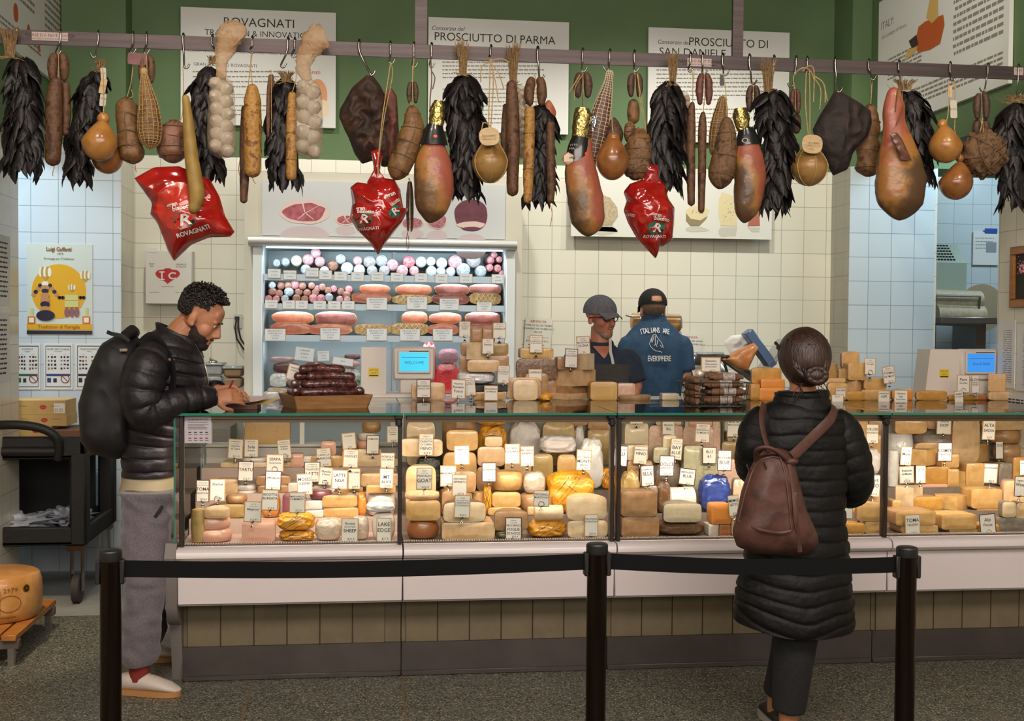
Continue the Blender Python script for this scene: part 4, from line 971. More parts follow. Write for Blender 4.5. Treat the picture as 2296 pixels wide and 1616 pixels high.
# ---------------------------------------------------------------- left third of the rail
chili([(48,128),(52,200),(50,290),(50,345)],[16,36,44,34],5.96,190,'black chili bunch at the left end of the rail, cut by the picture edge',1,(22,128,66,44),50)
hook(38,34,100,'steel S hook holding the leftmost chili bunch',-1)
links(131,118,182,44,5.97,'pair of brown sausage links, first on the left',m=M_SALB);hook(135,128,122,'steel S hook over the leftmost sausage links')
salami('salami',[(128,172),(122,220),(121,300),(117,372)],[9,17,18,16],5.94,M_SALB,'long brown salami hanging below the leftmost sausage links',grp='long hanging salami',cords=[[(122,372),(118,390),(120,395)]])
salami('salami',[(147,182),(148,240),(146,305)],[8,11,9],5.99,M_SALB,'thin short salami half hidden behind the first long brown salami',grp='long hanging salami')
chili([(215,158),(198,220),(180,310),(172,375)],[14,26,28,24],6.01,150,'black chili bunch behind the orange pear shaped cheese on the left',2,(225,156,24,30),44)
hook(220,212,128,'steel S hook holding the second chili bunch from the left',-1)
label_tag(232,165,12,26,5.93,[('1876',0,0,.2)],'uppermost white paper tag above the orange cheese on the left','sq',.06,0,M_WPAPER,'tags above the left orange cheese')
label_tag(231,193,14,34,5.925,[('DOC',0,0,.2)],'middle kraft paper tag above the orange cheese on the left','sq',-.2,0,M_TAGW,'tags above the left orange cheese')
label_tag(231,224,14,28,5.93,[('ITALIA',0,.1,.2)],'lowest white paper tag above the orange cheese on the left','sq',-.1,0,M_WPAPER,'tags above the left orange cheese')
ball_cheese(223,318,39,43,5.86,M_CACI,'glossy orange pear shaped cheese in front of the second chili bunch',head=(232,266,13),cords=[[(230,150),(233,200),(232,254)]],lean=6)
ball_cheese(241,350,35,40,6.0,M_CACIB,'brown round cheese behind the glossy orange one, mostly hidden')
# tied four lobed salami
o=salami('tied_salami',[(285,216),(283,232),(285,257),(287,284),(291,308),(293,330),(297,352),(298,368)],[4,21,25,25,26,26,29,17],5.98,M_TIED,'salami tied into four bulging lobes, left of the netted yellow one',grp='tied salami',cords=[[(298,150),(294,185),(290,200),(285,218)],[(294,200),(298,215),(286,222)],[(303,366),(304,378),(306,386)]],n=64)
for cy,r in((259,25),(297,26),(330,28)):
 s=mpp(290,cy,5.98);c=at(290,cy,5.98);mk('twine_wrap',MB().tube([c+Vector((cos(a)*r*s*.99,sin(a)*r*s*.99,.006*sin(3*a)))for a in[2*pi*k/24 for k in range(25)]],.0032,6),M_DTWINE,o)
sideline(o,[(284,222),(284,258),(287,296),(290,330),(296,366)],[12,25,27,28,12],5.98)
label_tag(308,132,42,26,5.965,[],'dark red folded paper label hanging beside two hooks','sq',-.05,0,mat('maroon_label','5a2f30','744044',sc=20,rough=.5))
links(329,122,188,34,5.99,'sausage links behind the dark red label',m=M_SALB)
hook(298,296,118,'steel S hook left of the dark red label');hook(328,326,120,'steel S hook right of the dark red label')
def netted(pts,radii,Y,m,lab,nv=16,nh=26,flat=1.0,wire=M_TWINE,r=.0017,**k):
 g,P,R,s=body(pts,radii,Y,flat=flat,**k);o=mk('netted_salami',MB().add(g),m,org=P[0],label=lab,cat='salami',group='netted salami',smooth=75)
 b=MB();F_=frames(P);n=len(P)-1;acc=[0]
 for i in range(n):acc.append(acc[-1]+(P[i+1]-P[i]).length)
 def pt(i,t):
  a,c=F_[i];q=max(R[i],1)*s;d=min(acc[i],acc[-1]-acc[i]);e=1 if d>q*.9 else sqrt(max(.02,1-(1-d/(q*.9))**2));return P[i]+(a*(cos(t)*flat)+c*sin(t))*(q*e*1.03+.0012)
 for v in range(nv):b.tube([pt(i,2*pi*v/nv+.03*sin(i*2.4))for i in range(0,n+1,2)],r,4)
 for h in range(nh):
  i=int(n*(h+.5)/nh);b.tube([pt(i,2*pi*q/24)+Vector((0,0,.003*(q%2)))for q in range(25)],r,4)
 mk('netting',b,wire,o);return o
o=netted([(323,162),(326,190),(333,240),(336,285),(337,318),(336,334)],[5,11,21,25,20,7],5.90,M_TIED,'tapered salami in coarse yellow netting on the left',n=48,nv=14,nh=24)
mk('knot',MB().add(ball(at(323,161,5.9),9*mpp(323,161,5.9),12,8,.3,3)),M_TWINE,o)
# pink tied round and yellow long salami
o=salami('tied_round',[(392,268),(391,290),(388,320),(389,345),(391,366)],[16,30,34,33,22],6.0,M_PINKT,'round pink tied meat above the first red bag',cat='cured meat',cords=[[(410,150),(412,205),(408,262),(396,272)]],knots=4,wob=.1)
for q in(-16,4,20):sideline(o,[(391+q*.5,270),(388+q,318),(390+q*.6,364)],[16,31,20],6.0)
hook(410,416,152,'large empty looking S hook beside the first garlic net',1,YH,.005)
salami('salami',[(415,212),(421,260),(428,340),(438,410),(441,445),(430,478)],[7,11,15,17,16,10],5.80,M_SALY,'long curved mustard yellow salami in front of the first red bag',grp='long hanging salami',wob=.04)
chili([(468,150),(455,220),(458,290),(478,360)],[12,28,28,22],5.97,150,'black chili bunch left of the first garlic net',3,(476,142,18,22),46)
hook(475,484,118,'steel S hook holding the chili bunch beside the first garlic net')
garlic(497,178,348,58,5.90,'white garlic net with a tall net tail, above the first red bag',4,((497,140),(505,110),(520,78),(540,92),(9,13,20,28,22)))
# red foil bags
M_BAG=mat('red_foil','8c1512','a61c16',sc=6,rough=.16,coat=.8,crough=.06,bump=.8,bsc=9);M_BAGW=mat('bag_white_print','d8d4cf',rough=.3);M_BAGG=mat('bag_green_print','1e6b54',rough=.3);M_BAGO=mat('bag_orange_disc','b42a1c',rough=.22,coat=.6,bump=.4,bsc=12);M_BAGK=mat('bag_black_print','151515',rough=.3)
def bag(outline,Y,T,lab,logos,seed,center=None,neck=None,disc=None):
 g=MB().add(pillow(outline,Y,T,.022,7.0,seed,18,96,center));tr=bvh_of(g)
 o=mk('ham_bag',g,M_BAG,org=at(*(center or outline[0]),Y),label=lab,cat='ham',group='red foil ham bags',smooth=80)
 if disc:
  d=MB();cx,cy,r=disc;V=[at(cx,cy,Y-.5)];rings=[]
  V=[];Fc=[]
  for j in range(7):
   for k in range(40):
    a=2*pi*k/40;V.append(at(cx+r*(j+.01)/6*cos(a),cy+r*1.12*(j+.01)/6*sin(a),Y-.08))
  for j in range(6):
   for k in range(40):Fc.append((j*40+k,(j+1)*40+k,(j+1)*40+(k+1)%40,j*40+(k+1)%40))
  d.add(drape((V,Fc),Matrix(),tr,(0,1,0),.002));mk('front_disc',d,M_BAGO,o,smooth=180)
 l=MB()
 for tx_,px,py,h,roll,mi,kw in logos:
  p=at(px,py,Y-.08);M=Matrix.Translation(p)@Matrix.Rotation(pi/2,4,'X')@Matrix.Rotation(roll,4,'Z');sz=h*mpp(px,py,Y)/.7
  if tx_=='#':
   q=[(-1.25,.55),(-.4,.9),(.6,.85),(1.25,.45),(1.2,-.3),(.5,-.8),(-.6,-.95),(-1.15,-.3)]
   l.add(drape(([Vector((x*sz,y*sz,0))for x,y in q],[tuple(range(8))]),M,tr,(0,1,0),.0035),1)
   q=[(.2,-.1),(1.1,-.15),(.9,-.6),(.3,-.75)];l.add(drape(([Vector((x*sz,y*sz,0))for x,y in q],[(0,1,2,3)]),M,tr,(0,1,0),.0045),2)
   l.add(drape(text('R',sz*1.7,bold=.02,sx=1.3,sh=.2),M,tr,(0,1,0),.006),0)
   l.add(drape(([Vector((x*sz,y*sz,0))for x,y in((-1.2,.0),(-.5,.3),(-.45,.2),(-1.1,-.1))],[(0,1,2,3)]),M,tr,(0,1,0),.0055),2)
  else:l.add(drape(text(tx_,sz,res=2,**kw),M,tr,(0,1,0),.006),mi)
 mk('print',l,[M_BAGW,M_BAGG,M_BAGK],o,smooth=0)
 if neck:mk('neck_flap',MB().add(pillow(neck,Y-.02,.02,.012,9,seed+3,8,40)),M_BAG,o,smooth=80)
 return o
G=dict(bold=.03,sx=1.0)
bag([(300,400),(345,375),(400,372),(470,400),(492,440),(505,485),(526,520),(516,531),(470,532),(430,548),(390,586),(375,560),(366,535),(352,500),(336,480),(340,455),(318,425)],5.92,.10,'first red foil ham bag from the left, tilted, behind the yellow salami',[('gran',388,460,10,.25,0,G),('biscotto',413,466,10,.25,0,G),('#',416,495,14,.2,1,{}),('ROVAGNATI',434,519,9,.33,0,dict(bold=.03))],1.3,(410,470),None,(398,462,48))
bag([(828,412),(850,398),(885,402),(898,425),(905,470),(916,468),(900,500),(868,540),(848,572),(826,540),(800,515),(784,488),(790,455),(785,420),(800,408)],5.90,.10,'second red foil ham bag, hung on a string below the big speck',[('gran',808,467,8,0,0,G),('biscotto',820,475,8,-.05,0,G),('#',815,492,11,0,1,{}),('ROVAGNATI',822,513,6.5,.05,0,dict(bold=.02)),('gran',876,436,9,.5,0,G),('biscotto',886,452,9,.7,0,dict(sx=.6,bold=.02)),('#',886,474,9,.9,1,{})],5.1,(845,470),[(832,340),(850,332),(858,350),(852,385),(870,410),(845,420),(822,410),(838,380)])
bag([(1440,402),(1470,405),(1490,410),(1498,445),(1513,468),(1508,538),(1480,555),(1475,570),(1470,580),(1450,558),(1425,530),(1408,500),(1398,472),(1405,450),(1398,430),(1412,412)],5.88,.10,'third red foil ham bag, rightmost, above the blue shirted worker',[('gran',1470,483,8,-.05,0,G),('biscotto',1482,492,8,-.08,0,G),('#',1471,512,11,0,1,{}),('ROVAGNATI',1470,530,6,0,0,dict(bold=.02)),('cotto',1418,480,8,-.3,0,dict(sx=.6))],9.7,(1455,480),[(1440,372),(1455,366),(1475,370),(1480,400),(1490,420),(1450,425),(1440,410),(1447,395)])
b=MB();strand(b,[(876,140),(872,165),(858,260),(850,335),(849,352)],5.84,.0024,14);strand(b,[(876,140),(880,170),(862,260),(851,340),(849,352)],5.85,.0022,14);strand(b,[(849,345),(847,370),(849,395)],5.84,.003)
mk('string',b,M_TWINE,org=at(876,140,5.84),label='long looped twine from the rail down to the second red bag',cat='string')
# golden textured salami pair
hook(565,563,118,'steel S hook holding the golden knobbly salami')
salami('salami',[(566,188),(566,230),(567,320),(566,398)],[9,18,19,17],5.95,M_SALG,'golden knobbly salami right of the first garlic net',grp='long hanging salami',cords=[[(563,122),(562,150),(566,188)],[(566,398),(570,408),(574,412)]],ridge=.12,n=60)
salami('salami',[(552,235),(548,320),(548,400),(546,456)],[10,11,10,8],6.0,M_SALB,'thin brown salami behind the golden knobbly one',grp='long hanging salami',cords=[[(566,116),(558,180),(552,238)],[(540,350),(535,380),(540,400)]])
chili([(640,178),(632,240),(632,310),(640,380)],[12,26,32,28],6.0,170,'black chili bunch with a bright straw top left of the second garlic net',5,(642,182,24,40),44)
hook(645,633,150,'large S hook holding the bright topped chili bunch',1,YH,.005);hook(660,657,128,'small hook beside the second garlic net tail')
links(608,165,335,20,5.99,'thin brown sausage left of the bright topped chili bunch',m=M_SALB)
salami('salami',[(655,205),(654,260),(653,340),(653,405)],[8,11,12,11],5.92,M_SALG,'slim orange salami in front of the bright topped chili bunch',grp='long hanging salami',cords=[[(662,150),(664,175),(656,205)]],knots=3,ridge=.1)
garlic(692,185,350,60,5.92,'garlic net with its tail bent over the rail, second from left',6,((680,150),(690,120),(708,90),(730,80),(9,15,20,28,24)))
# ---------------------------------------------------------------- middle of the rail
def rough_slab(outline,Y,T,m,name,lab,cat,seed,crease=.028,cs=9.0,center=None,pw=3.0):
 return mk(name,MB().add(pillow(outline,Y,T,crease,cs,seed,20,110,center,pw)),m,org=at(*outline[0],Y),label=lab,cat=cat,group='dark smoked hams',smooth=85)
rough_slab([(822,168),(838,172),(852,190),(862,210),(868,240),(893,268),(895,300),(890,340),(878,372),(860,375),(835,360),(812,368),(795,345),(782,310),(772,290),(760,262),(762,245),(775,222),(790,195)],6.0,.065,M_SPECK,'speck_ham','big craggy dark brown speck on the largest S hook','cured meat',2.2,.036,8)
g=MB().add(pillow([(862,205),(878,196),(890,215),(893,260),(894,330),(886,368),(872,372),(862,330)],5.97,.035,.02,10,4,14,70));mk('speck_ham',g,mat('speck_red','4a261a','643524',sc=14,rough=.65,bump=1.2,bsc=40),org=at(870,200,5.97),label='narrow reddish brown speck behind the twine of the second red bag',cat='cured meat',group='dark smoked hams',smooth=85)
hook(805,832,168,'largest S hook, holding the big craggy speck',1,YH,.0062);hook(875,876,142,'small hook holding the looped twine of the second red bag')
links(925,182,232,24,5.98,'small dark link above the slanting roped sausage',M_LINK,36)
o=salami('culatello',[(923,236),(925,258),(926,290),(915,320),(905,350),(893,380),(884,403)],[8,18,26,27,27,25,13],5.86,M_TIED,'slanting roped culatello below the small dark link',cat='cured meat',knots=5,cords=[[(928,130),(926,160),(924,185)],[(920,228),(924,240),(928,250)]],wob=.08,n=52)
sideline(o,[(922,245),(930,290),(910,345),(886,400)],[14,26,28,14],5.86)
hook(928,927,150,'small hook above the slanting roped culatello')
links(919,405,520,15,5.95,'two tiny dark sausages hanging below the slanting culatello',M_LINK)
b=MB();strand(b,[(914,520),(911,540),(914,565)],5.95,.0015);strand(b,[(914,522),(917,545),(914,565)],5.95,.0015);mk('string',b,M_DTWINE,org=at(914,520,5.95),label='loose string end below the two tiny dark sausages',cat='string')
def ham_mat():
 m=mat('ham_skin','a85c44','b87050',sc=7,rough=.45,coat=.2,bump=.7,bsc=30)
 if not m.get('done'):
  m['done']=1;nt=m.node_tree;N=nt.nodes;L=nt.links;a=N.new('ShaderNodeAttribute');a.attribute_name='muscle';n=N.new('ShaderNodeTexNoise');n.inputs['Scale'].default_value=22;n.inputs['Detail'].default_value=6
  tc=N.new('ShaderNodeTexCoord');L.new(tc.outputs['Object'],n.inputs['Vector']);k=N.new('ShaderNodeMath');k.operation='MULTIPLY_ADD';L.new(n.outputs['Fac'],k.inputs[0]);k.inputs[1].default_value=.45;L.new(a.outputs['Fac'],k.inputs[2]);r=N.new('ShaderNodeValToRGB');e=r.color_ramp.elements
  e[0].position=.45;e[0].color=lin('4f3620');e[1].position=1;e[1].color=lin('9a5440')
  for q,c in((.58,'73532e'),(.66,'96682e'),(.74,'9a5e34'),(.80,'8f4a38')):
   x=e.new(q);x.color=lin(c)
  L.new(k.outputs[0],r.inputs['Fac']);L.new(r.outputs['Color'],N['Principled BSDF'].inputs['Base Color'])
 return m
def ham(pts,radii,Y,lab,seed,foil=None,collar=None,silver=None,tie=None,pinkside=-1,yell=.25,marks=()):
 """bone-in ham: shaped body, pink muscle face, yellow fat, brown rind, foil on the shank"""
 random.seed(seed);g,P,R,s=body(pts,radii,Y,n=56,nu=40,flat=.72,wob=.05,ws=9,seed=seed)
 V,Fc=g;zt=max(p.z for p in V);zb=min(p.z for p in V);cx={i:P[i]for i in range(len(P))}
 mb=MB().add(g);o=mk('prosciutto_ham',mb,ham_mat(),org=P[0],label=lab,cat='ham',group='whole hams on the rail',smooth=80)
 at_=o.data.attributes.new('muscle','FLOAT','POINT')
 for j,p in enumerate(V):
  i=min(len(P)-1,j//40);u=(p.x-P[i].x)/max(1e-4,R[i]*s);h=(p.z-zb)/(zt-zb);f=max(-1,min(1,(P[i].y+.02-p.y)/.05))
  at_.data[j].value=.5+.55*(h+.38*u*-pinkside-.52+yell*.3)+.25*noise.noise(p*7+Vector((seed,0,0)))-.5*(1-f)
 if foil:
  f,*_=body(foil[0],foil[1],Y,n=26,nu=36,flat=.85,wob=.14,ws=34,ridge=.16,seed=seed,round_ends=False);mk('gold_foil_cap',MB().add(f),M_FOIL,o,smooth=50)
 if collar:
  f,*_=body(collar[0],collar[1],Y,n=14,nu=30,flat=.8,wob=.02,round_ends=False);k=MB().add(f);tr=bvh_of(k);c=mk('paper_collar',k,M_COLLAR,o,smooth=60)
  l=MB()
  for tx_,px,py,h,roll,mi in marks:
   p=at(px,py,Y-.08);M=Matrix.Translation(p)@Matrix.Rotation(pi/2,4,'X')@Matrix.Rotation(roll,4,'Z');sz=h*mpp(px,py,Y)/.7
   if tx_=='o':l.add(drape(([Vector((sz*.9*cos(2*pi*q/16),sz*.7*sin(2*pi*q/16),0))for q in range(16)],[tuple(range(16))]),M,tr,(0,1,0),.003),mi)
   elif tx_=='h':l.add(drape(([Vector((sz*1.6*cos(2*pi*(q+.5)/6),sz*1.9*sin(2*pi*(q+.5)/6),0))for q in range(6)],[tuple(range(6))]),M,tr,(0,1,0),.0025),1);l.add(drape(([Vector((sz*1.3*cos(2*pi*(q+.5)/6),sz*1.6*sin(2*pi*(q+.5)/6),0))for q in range(6)],[tuple(range(6))]),M,tr,(0,1,0),.0035),2)
   else:l.add(drape(text(tx_,sz),M,tr,(0,1,0),.0045),mi)
  if marks:mk('print',l,[M_WPAPER,M_RED,mat('collar_cream','cdbfa6',rough=.5),mat('collar_orange','d0562a',rough=.5),M_INK],c,smooth=0)
 if silver:mk('silver_foil',MB().add(ball(at(*silver[:2],Y-.04),(silver[2]*s*.8,silver[2]*s,silver[2]*s*1.5),20,14,.6,3,2)),M_SFOIL,o,smooth=40)
 if tie:
  b=MB()
  for q in tie:strand(b,q,Y,.003)
  mk('string',b,M_DTWINE,o)
 return o
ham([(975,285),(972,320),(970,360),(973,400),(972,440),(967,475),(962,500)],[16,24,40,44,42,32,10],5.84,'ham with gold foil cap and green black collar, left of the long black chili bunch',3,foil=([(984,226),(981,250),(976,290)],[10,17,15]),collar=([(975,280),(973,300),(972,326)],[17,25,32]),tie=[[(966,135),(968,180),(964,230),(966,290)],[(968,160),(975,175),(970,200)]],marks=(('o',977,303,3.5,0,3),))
hook(967,966,150,'small hook holding the leftmost foil capped ham')
chili([(1042,168),(1040,230),(1045,300),(1040,372),(1038,400)],[16,40,42,32,16],5.94,200,'long black chili bunch with a pale straw plume, right of the first foil capped ham',7,(1038,168,80,34),50)
o,c,s=ball_cheese(1099,362,41,47,5.86,M_CACIR,'roped round cheese with a wooden tag, right of the long black chili bunch',cords=[[(1099,132),(1098,180),(1096,260),(1096,300)],[(1100,132),(1106,180),(1102,260),(1099,300)],[(1098,140),(1080,150),(1078,185)],[(1100,140),(1118,165),(1130,200)],[(1101,142),(1112,190),(1118,230)],[(1100,136),(1125,132),(1142,140)],[(1102,285),(1085,275),(1078,300)]])
rope_cage(o,1099,362,41,47,5.86,6)
label_tag(1097,306,46,40,5.75,[('PECORINO',0,.02,.16),('DELLA ROCCA',0,-.16,.11),('- - -',0,-.3,.12)],'round wooden tag reading PECORINO on the roped cheese left of centre','round',.08)
hook(1100,1099,134,'hook hidden by rope above the roped cheese left of centre')
def plume(px,y0,y1,w,Y,lab,seed):
 t=thing('raffia_plume',at(px,y1,Y),lab,'raffia','raffia plumes on the rail');straw_tie(t,px,y1,y1-y0,w,Y,seed)
plume(1151,95,190,34,5.97,'pale raffia plume above the two brown salami left of the garlic column',31)
salami('salami',[(1147,180),(1149,240),(1150,330),(1149,440)],[11,14,15,13],5.90,M_SALB,'long reddish brown salami below the pale raffia plume',grp='long hanging salami',wob=.08,n=60)
salami('salami',[(1135,232),(1132,300),(1133,380)],[7,9,9],5.96,M_SALB,'thin brown salami at the left edge of the long reddish one',grp='long hanging salami')
garlic(1166,198,350,34,5.98,'narrow garlic column between the two long brown salami',9)
links(1201,172,238,46,5.93,'thick wrinkled sausage pair, left of centre',M_SALB);hook(1205,1212,176,'S hook holding the thick wrinkled sausage pair',1,YH,.0052)
salami('salami',[(1188,238),(1187,300),(1185,380),(1183,456)],[11,12,12,9],5.84,M_SALG,'tall golden brown salami in front of the second long chili bunch',grp='long hanging salami',knots=2,n=60)
chili([(1213,236),(1212,300),(1212,370),(1205,420)],[14,24,26,22],5.98,150,'black chili bunch between the two golden brown salami, left of centre',8,None,46)
salami('salami',[(1234,270),(1234,330),(1236,400),(1234,456)],[9,10,10,8],5.92,M_SALB,'brown salami right of the second long chili bunch',grp='long hanging salami',cords=[[(1233,456),(1238,480),(1233,508)]])
ball_cheese(1230,252,17,24,6.03,mat('pear_blush','b3835a','a85a44',sc=9,rough=.4),'small blush coloured pear shaped cheese behind the right salami of the pair')
# second foil capped ham
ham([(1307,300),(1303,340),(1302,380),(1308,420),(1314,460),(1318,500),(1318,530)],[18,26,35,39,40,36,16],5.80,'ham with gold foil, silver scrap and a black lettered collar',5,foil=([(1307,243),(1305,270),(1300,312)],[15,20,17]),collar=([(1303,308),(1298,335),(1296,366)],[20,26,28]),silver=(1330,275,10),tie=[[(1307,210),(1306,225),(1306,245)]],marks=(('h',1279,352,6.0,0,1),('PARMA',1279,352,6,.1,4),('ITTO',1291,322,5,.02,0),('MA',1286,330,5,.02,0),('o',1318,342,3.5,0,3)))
links(1307,162,220,38,5.97,'dark wrinkled links above the ham with the silver scrap',M_LINK);b=MB();strand(b,[(1300,168),(1290,185),(1275,208)],5.92,.0028);strand(b,[(1306,168),(1290,195),(1288,225)],5.92,.002);mk('string',b,M_TWINE,org=at(1300,168,5.92),label='twine end beside the dark links above the silver scrapped ham',cat='string')
hook(1306,1307,160,'hook holding the dark links above the ham with silver scrap')
o=netted([(1368,158),(1364,185),(1356,220),(1345,270),(1335,320),(1328,368)],[7,9,16,22,22,14],5.95,mat('bresaola','4a2a22','5d382c',sc=14,rough=.5),'long dark netted bresaola slanting left of the round glossy cheese',nv=12,nh=30,n=60,flat=.6,wire=M_NETW,r=.0014)
hook(1367,1362,158,'hook holding the slanting netted bresaola',-1)
label_tag(1352,215,12,26,6.02,[('DOP',0,0,.25)],'small kraft label behind the slanting netted bresaola','sq',0,0,M_TAGW)
ball_cheese(1373,356,37,48,5.80,M_CACIB,'glossy brown pear shaped cheese with a knob head, centre of the rail',head=(1375,311,14),cords=[[(1372,262),(1373,285),(1375,300)]])
ball_cheese(1376,300,22,32,5.95,M_LINK,'dark tied end behind the knob headed cheese at the centre')
links(1424,163,218,32,5.97,'dark link left of the plumed chili bunch at centre right',M_LINK);hook(1422,1424,160,'hook holding the dark link left of the plumed chili bunch')
salami('tied_salami',[(1420,222),(1420,250),(1420,278)],[9,14,11],5.95,M_TIED,'slim dark tied salami below the link at centre right',grp='tied salami')
for k,(px,py,rx,ry,lab)in enumerate(((1412,296,13,24,'small tied lobe left in the dark tied cluster'),(1436,335,34,45,'large knobbly tied lobe of the dark tied cluster above the third red bag'),(1428,372,34,30,'lowest dark lobe of the tied cluster above the third red bag'))):
 p=at(px,py,5.93-.02*k);s=mpp(px,py,5.93);o=mk('tied_salami',MB().add(ball(p,(rx*s,rx*s*.8,ry*s),26,18,.22,4,k*3.0)),M_TIED if k<2 else M_MOLD,org=p,label=lab,cat='salami',group='tied salami',smooth=80)
 b=MB()
 for q in(-.5,0,.5):b.tube([p+Vector((rx*s*1.0*cos(a)*sqrt(1-q*q),rx*s*.82*sin(a)*sqrt(1-q*q),ry*s*q))for a in[2*pi*j/20 for j in range(21)]],.0022,5)
 mk('twine_wrap',b,M_DTWINE,o)
b=MB();strand(b,[(1428,165),(1440,230),(1450,300)],5.9,.002);strand(b,[(1430,165),(1436,230),(1452,310)],5.9,.002);mk('string',b,M_TWINE,org=at(1428,165,5.9),label='twin strings running past the dark tied cluster',cat='string')
chili([(1500,182),(1495,240),(1490,320),(1495,385)],[14,38,40,26],5.92,200,'black chili bunch with a straw plume above the third red bag',10,(1508,190,75,28),50)
garlic(1535,212,362,26,6.0,'narrow garlic column hidden behind the chili bunch above the third red bag',11)
salami('salami',[(1553,228),(1550,260),(1549,360),(1550,462)],[4,9,10,8],5.93,M_SALB,'left of two long thin brown salami under the rail label',grp='long hanging salami',cords=[[(1548,150),(1553,170),(1553,230)],[(1556,160),(1553,200)]])
salami('salami',[(1577,250),(1575,280),(1574,380),(1572,478)],[4,9,9,7],5.91,M_SALB,'right of two long thin brown salami under the rail label',grp='long hanging salami',cords=[[(1578,228),(1577,250)]])
links(1579,163,236,34,5.97,'dark red links above the right thin brown salami',mat('link_red','4f2a22','6d4034',sc=50,rough=.55,bump=.8,bsc=90))
hook(1548,1546,160,'hook holding the left thin brown salami');hook(1575,1577,166,'hook holding the dark red links')
netted([(1620,215),(1618,240),(1612,280),(1605,320),(1600,350)],[5,12,18,15,7],5.97,M_TIED,'small slim netted salami behind the roped culatello at right',nv=12,nh=24,n=40,r=.0015)
o=salami('culatello',[(1630,262),(1630,290),(1628,330),(1622,370),(1616,400),(1612,424)],[9,18,26,29,27,13],5.86,M_MOLD,'upright brown roped culatello left of the crown collared ham',cat='cured meat',knots=3,cords=[[(1622,165),(1628,215),(1630,265)]])
sideline(o,[(1628,270),(1634,330),(1612,422)],[12,28,14],5.86)
label_tag(1619,180,10,24,5.96,[],'tiny black cloth label hanging left of the rail post','sq',0,0,M_COLLAR);hook(1620,1625,168,'hook with the tiny black cloth label')
ham([(1672,285),(1676,320),(1680,360),(1682,400),(1678,440),(1672,475),(1668,500)],[14,24,33,35,33,25,8],5.84,'orange pink ham with a black crown collar, left of the last long chili bunch',8,foil=([(1660,243),(1662,265),(1666,292)],[14,17,13]),collar=([(1672,288),(1675,305),(1677,326)],[16,23,27]),marks=(('o',1676,312,5,0,0),('o',1676,312,3.6,0,4)))
links(1689,190,252,30,5.96,'dark links in front of the rail right of the crown collared ham',M_LINK);hook(1680,1688,188,'hook holding the dark links right of the rail post',1,YH,.005)
chili([(1737,200),(1738,260),(1745,330),(1738,400),(1730,425)],[16,34,34,26,10],5.90,190,'black chili bunch right of the crown collared ham, pale plume above',12,(1722,205,75,40),50)
links(1783,198,256,24,5.97,'dark red link between the plumed chili bunch and the tagged cheese',mat('link_red','4f2a22'));salami('salami',[(1784,255),(1786,275),(1785,300)],[8,10,7],5.99,M_LINK,'short dark sausage below the dark red link left of the tagged cheese',grp='long hanging salami')
hook(1735,1727,200,'hook holding the plumed chili bunch right of the crown collared ham',-1);hook(1785,1775,195,'hook left of the roped cheese with a wooden tag',-1,YH,.005)
# ---------------------------------------------------------------- right third
o,c,s=ball_cheese(1815,372,40,44,5.84,M_CACIR,'roped round cheese with a wooden tag, left of the big black speck',cords=[[(1808,160),(1806,230),(1812,300),(1815,335)],[(1815,160),(1816,230),(1816,300),(1817,335)],[(1782,200),(1780,170),(1800,152),(1818,160),(1826,180)],[(1800,160),(1812,148),(1825,158),(1824,228)],[(1826,172),(1845,185),(1855,226)],[(1826,176),(1840,200),(1838,245)],[(1826,170),(1848,190),(1850,230)]])
rope_cage(o,1815,372,40,44,5.84,6)
label_tag(1821,323,48,42,5.74,[('PECORINO',.08,.05,.14),('DELLA ROCCA',.08,-.1,.10),('Toscana',-.1,-.26,.13)],'round wooden tag on the roped cheese left of the big black speck','round',-.06)
hook(1810,1808,168,'hook hidden by rope above the right roped cheese')
rough_slab([(1870,205),(1890,208),(1925,228),(1952,248),(1955,275),(1945,305),(1925,325),(1912,345),(1900,380),(1868,394),(1850,360),(1828,320),(1822,290),(1838,258),(1855,232)],5.98,.06,M_SPECK2,'speck_ham','big smooth black speck hung by a long hook, right of the tagged cheese','cured meat',7.7,.018,7)
hook(1873,1880,206,'long hook holding the big smooth black speck',1,YH,.0058)
o=salami('tied_salami',[(1950,232),(1952,262),(1950,290),(1948,310),(1948,335),(1945,360),(1944,385),(1942,396)],[8,18,24,20,27,23,28,15],6.04,M_TIED,'bulging tied salami behind the largest ham on the right',grp='tied salami',cords=[[(1952,180),(1954,210),(1951,240)],[(1956,180),(1952,240)]],knots=4)
hook(1948,1956,178,'empty looking curled hook left of the largest ham',1,YH,.0048)
chili([(2038,205),(2050,250),(2052,310),(2060,370)],[22,38,36,30],6.02,180,'black chili bunch behind the largest ham on the right',13,(2030,200,24,56),50)
ham([(2005,195),(2004,240),(2006,280),(2012,320),(2016,370),(2018,420),(2018,460),(2016,494)],[12,24,26,38,52,57,50,22],5.82,'largest ham on the rail, golden with a torn skin flap, at right',14,tie=[[(2019,168,5.99),(2014,200,5.80),(2008,250,5.77)],[(2019,170,5.99),(2024,240,5.78),(2010,280,5.76)]],pinkside=1,yell=-.35)
rough=mk('product_tag',MB().add(pillow([(1995,300),(2010,296),(2022,310),(2045,360),(2020,358),(2008,330),(2000,318)],5.72,.008,.006,12,3,8,40)),mat('brown_leather_tag','4d2c20','6a4330',sc=18,rough=.35,coat=.4),org=at(2010,320,5.72),label='brown leathery tag lying on the front of the largest ham',cat='tag',smooth=70)
hook(2015,2018,172,'hook holding the largest ham')
o,c,s=ball_cheese(2120,326,37,40,5.86,M_CACI,'glossy orange teardrop cheese with paper tags, upper of two at right',head=(2113,279,11),cords=[[(2126,180),(2128,220),(2124,265),(2116,275)],[(2140,180),(2142,240),(2140,290)]],lean=-4)
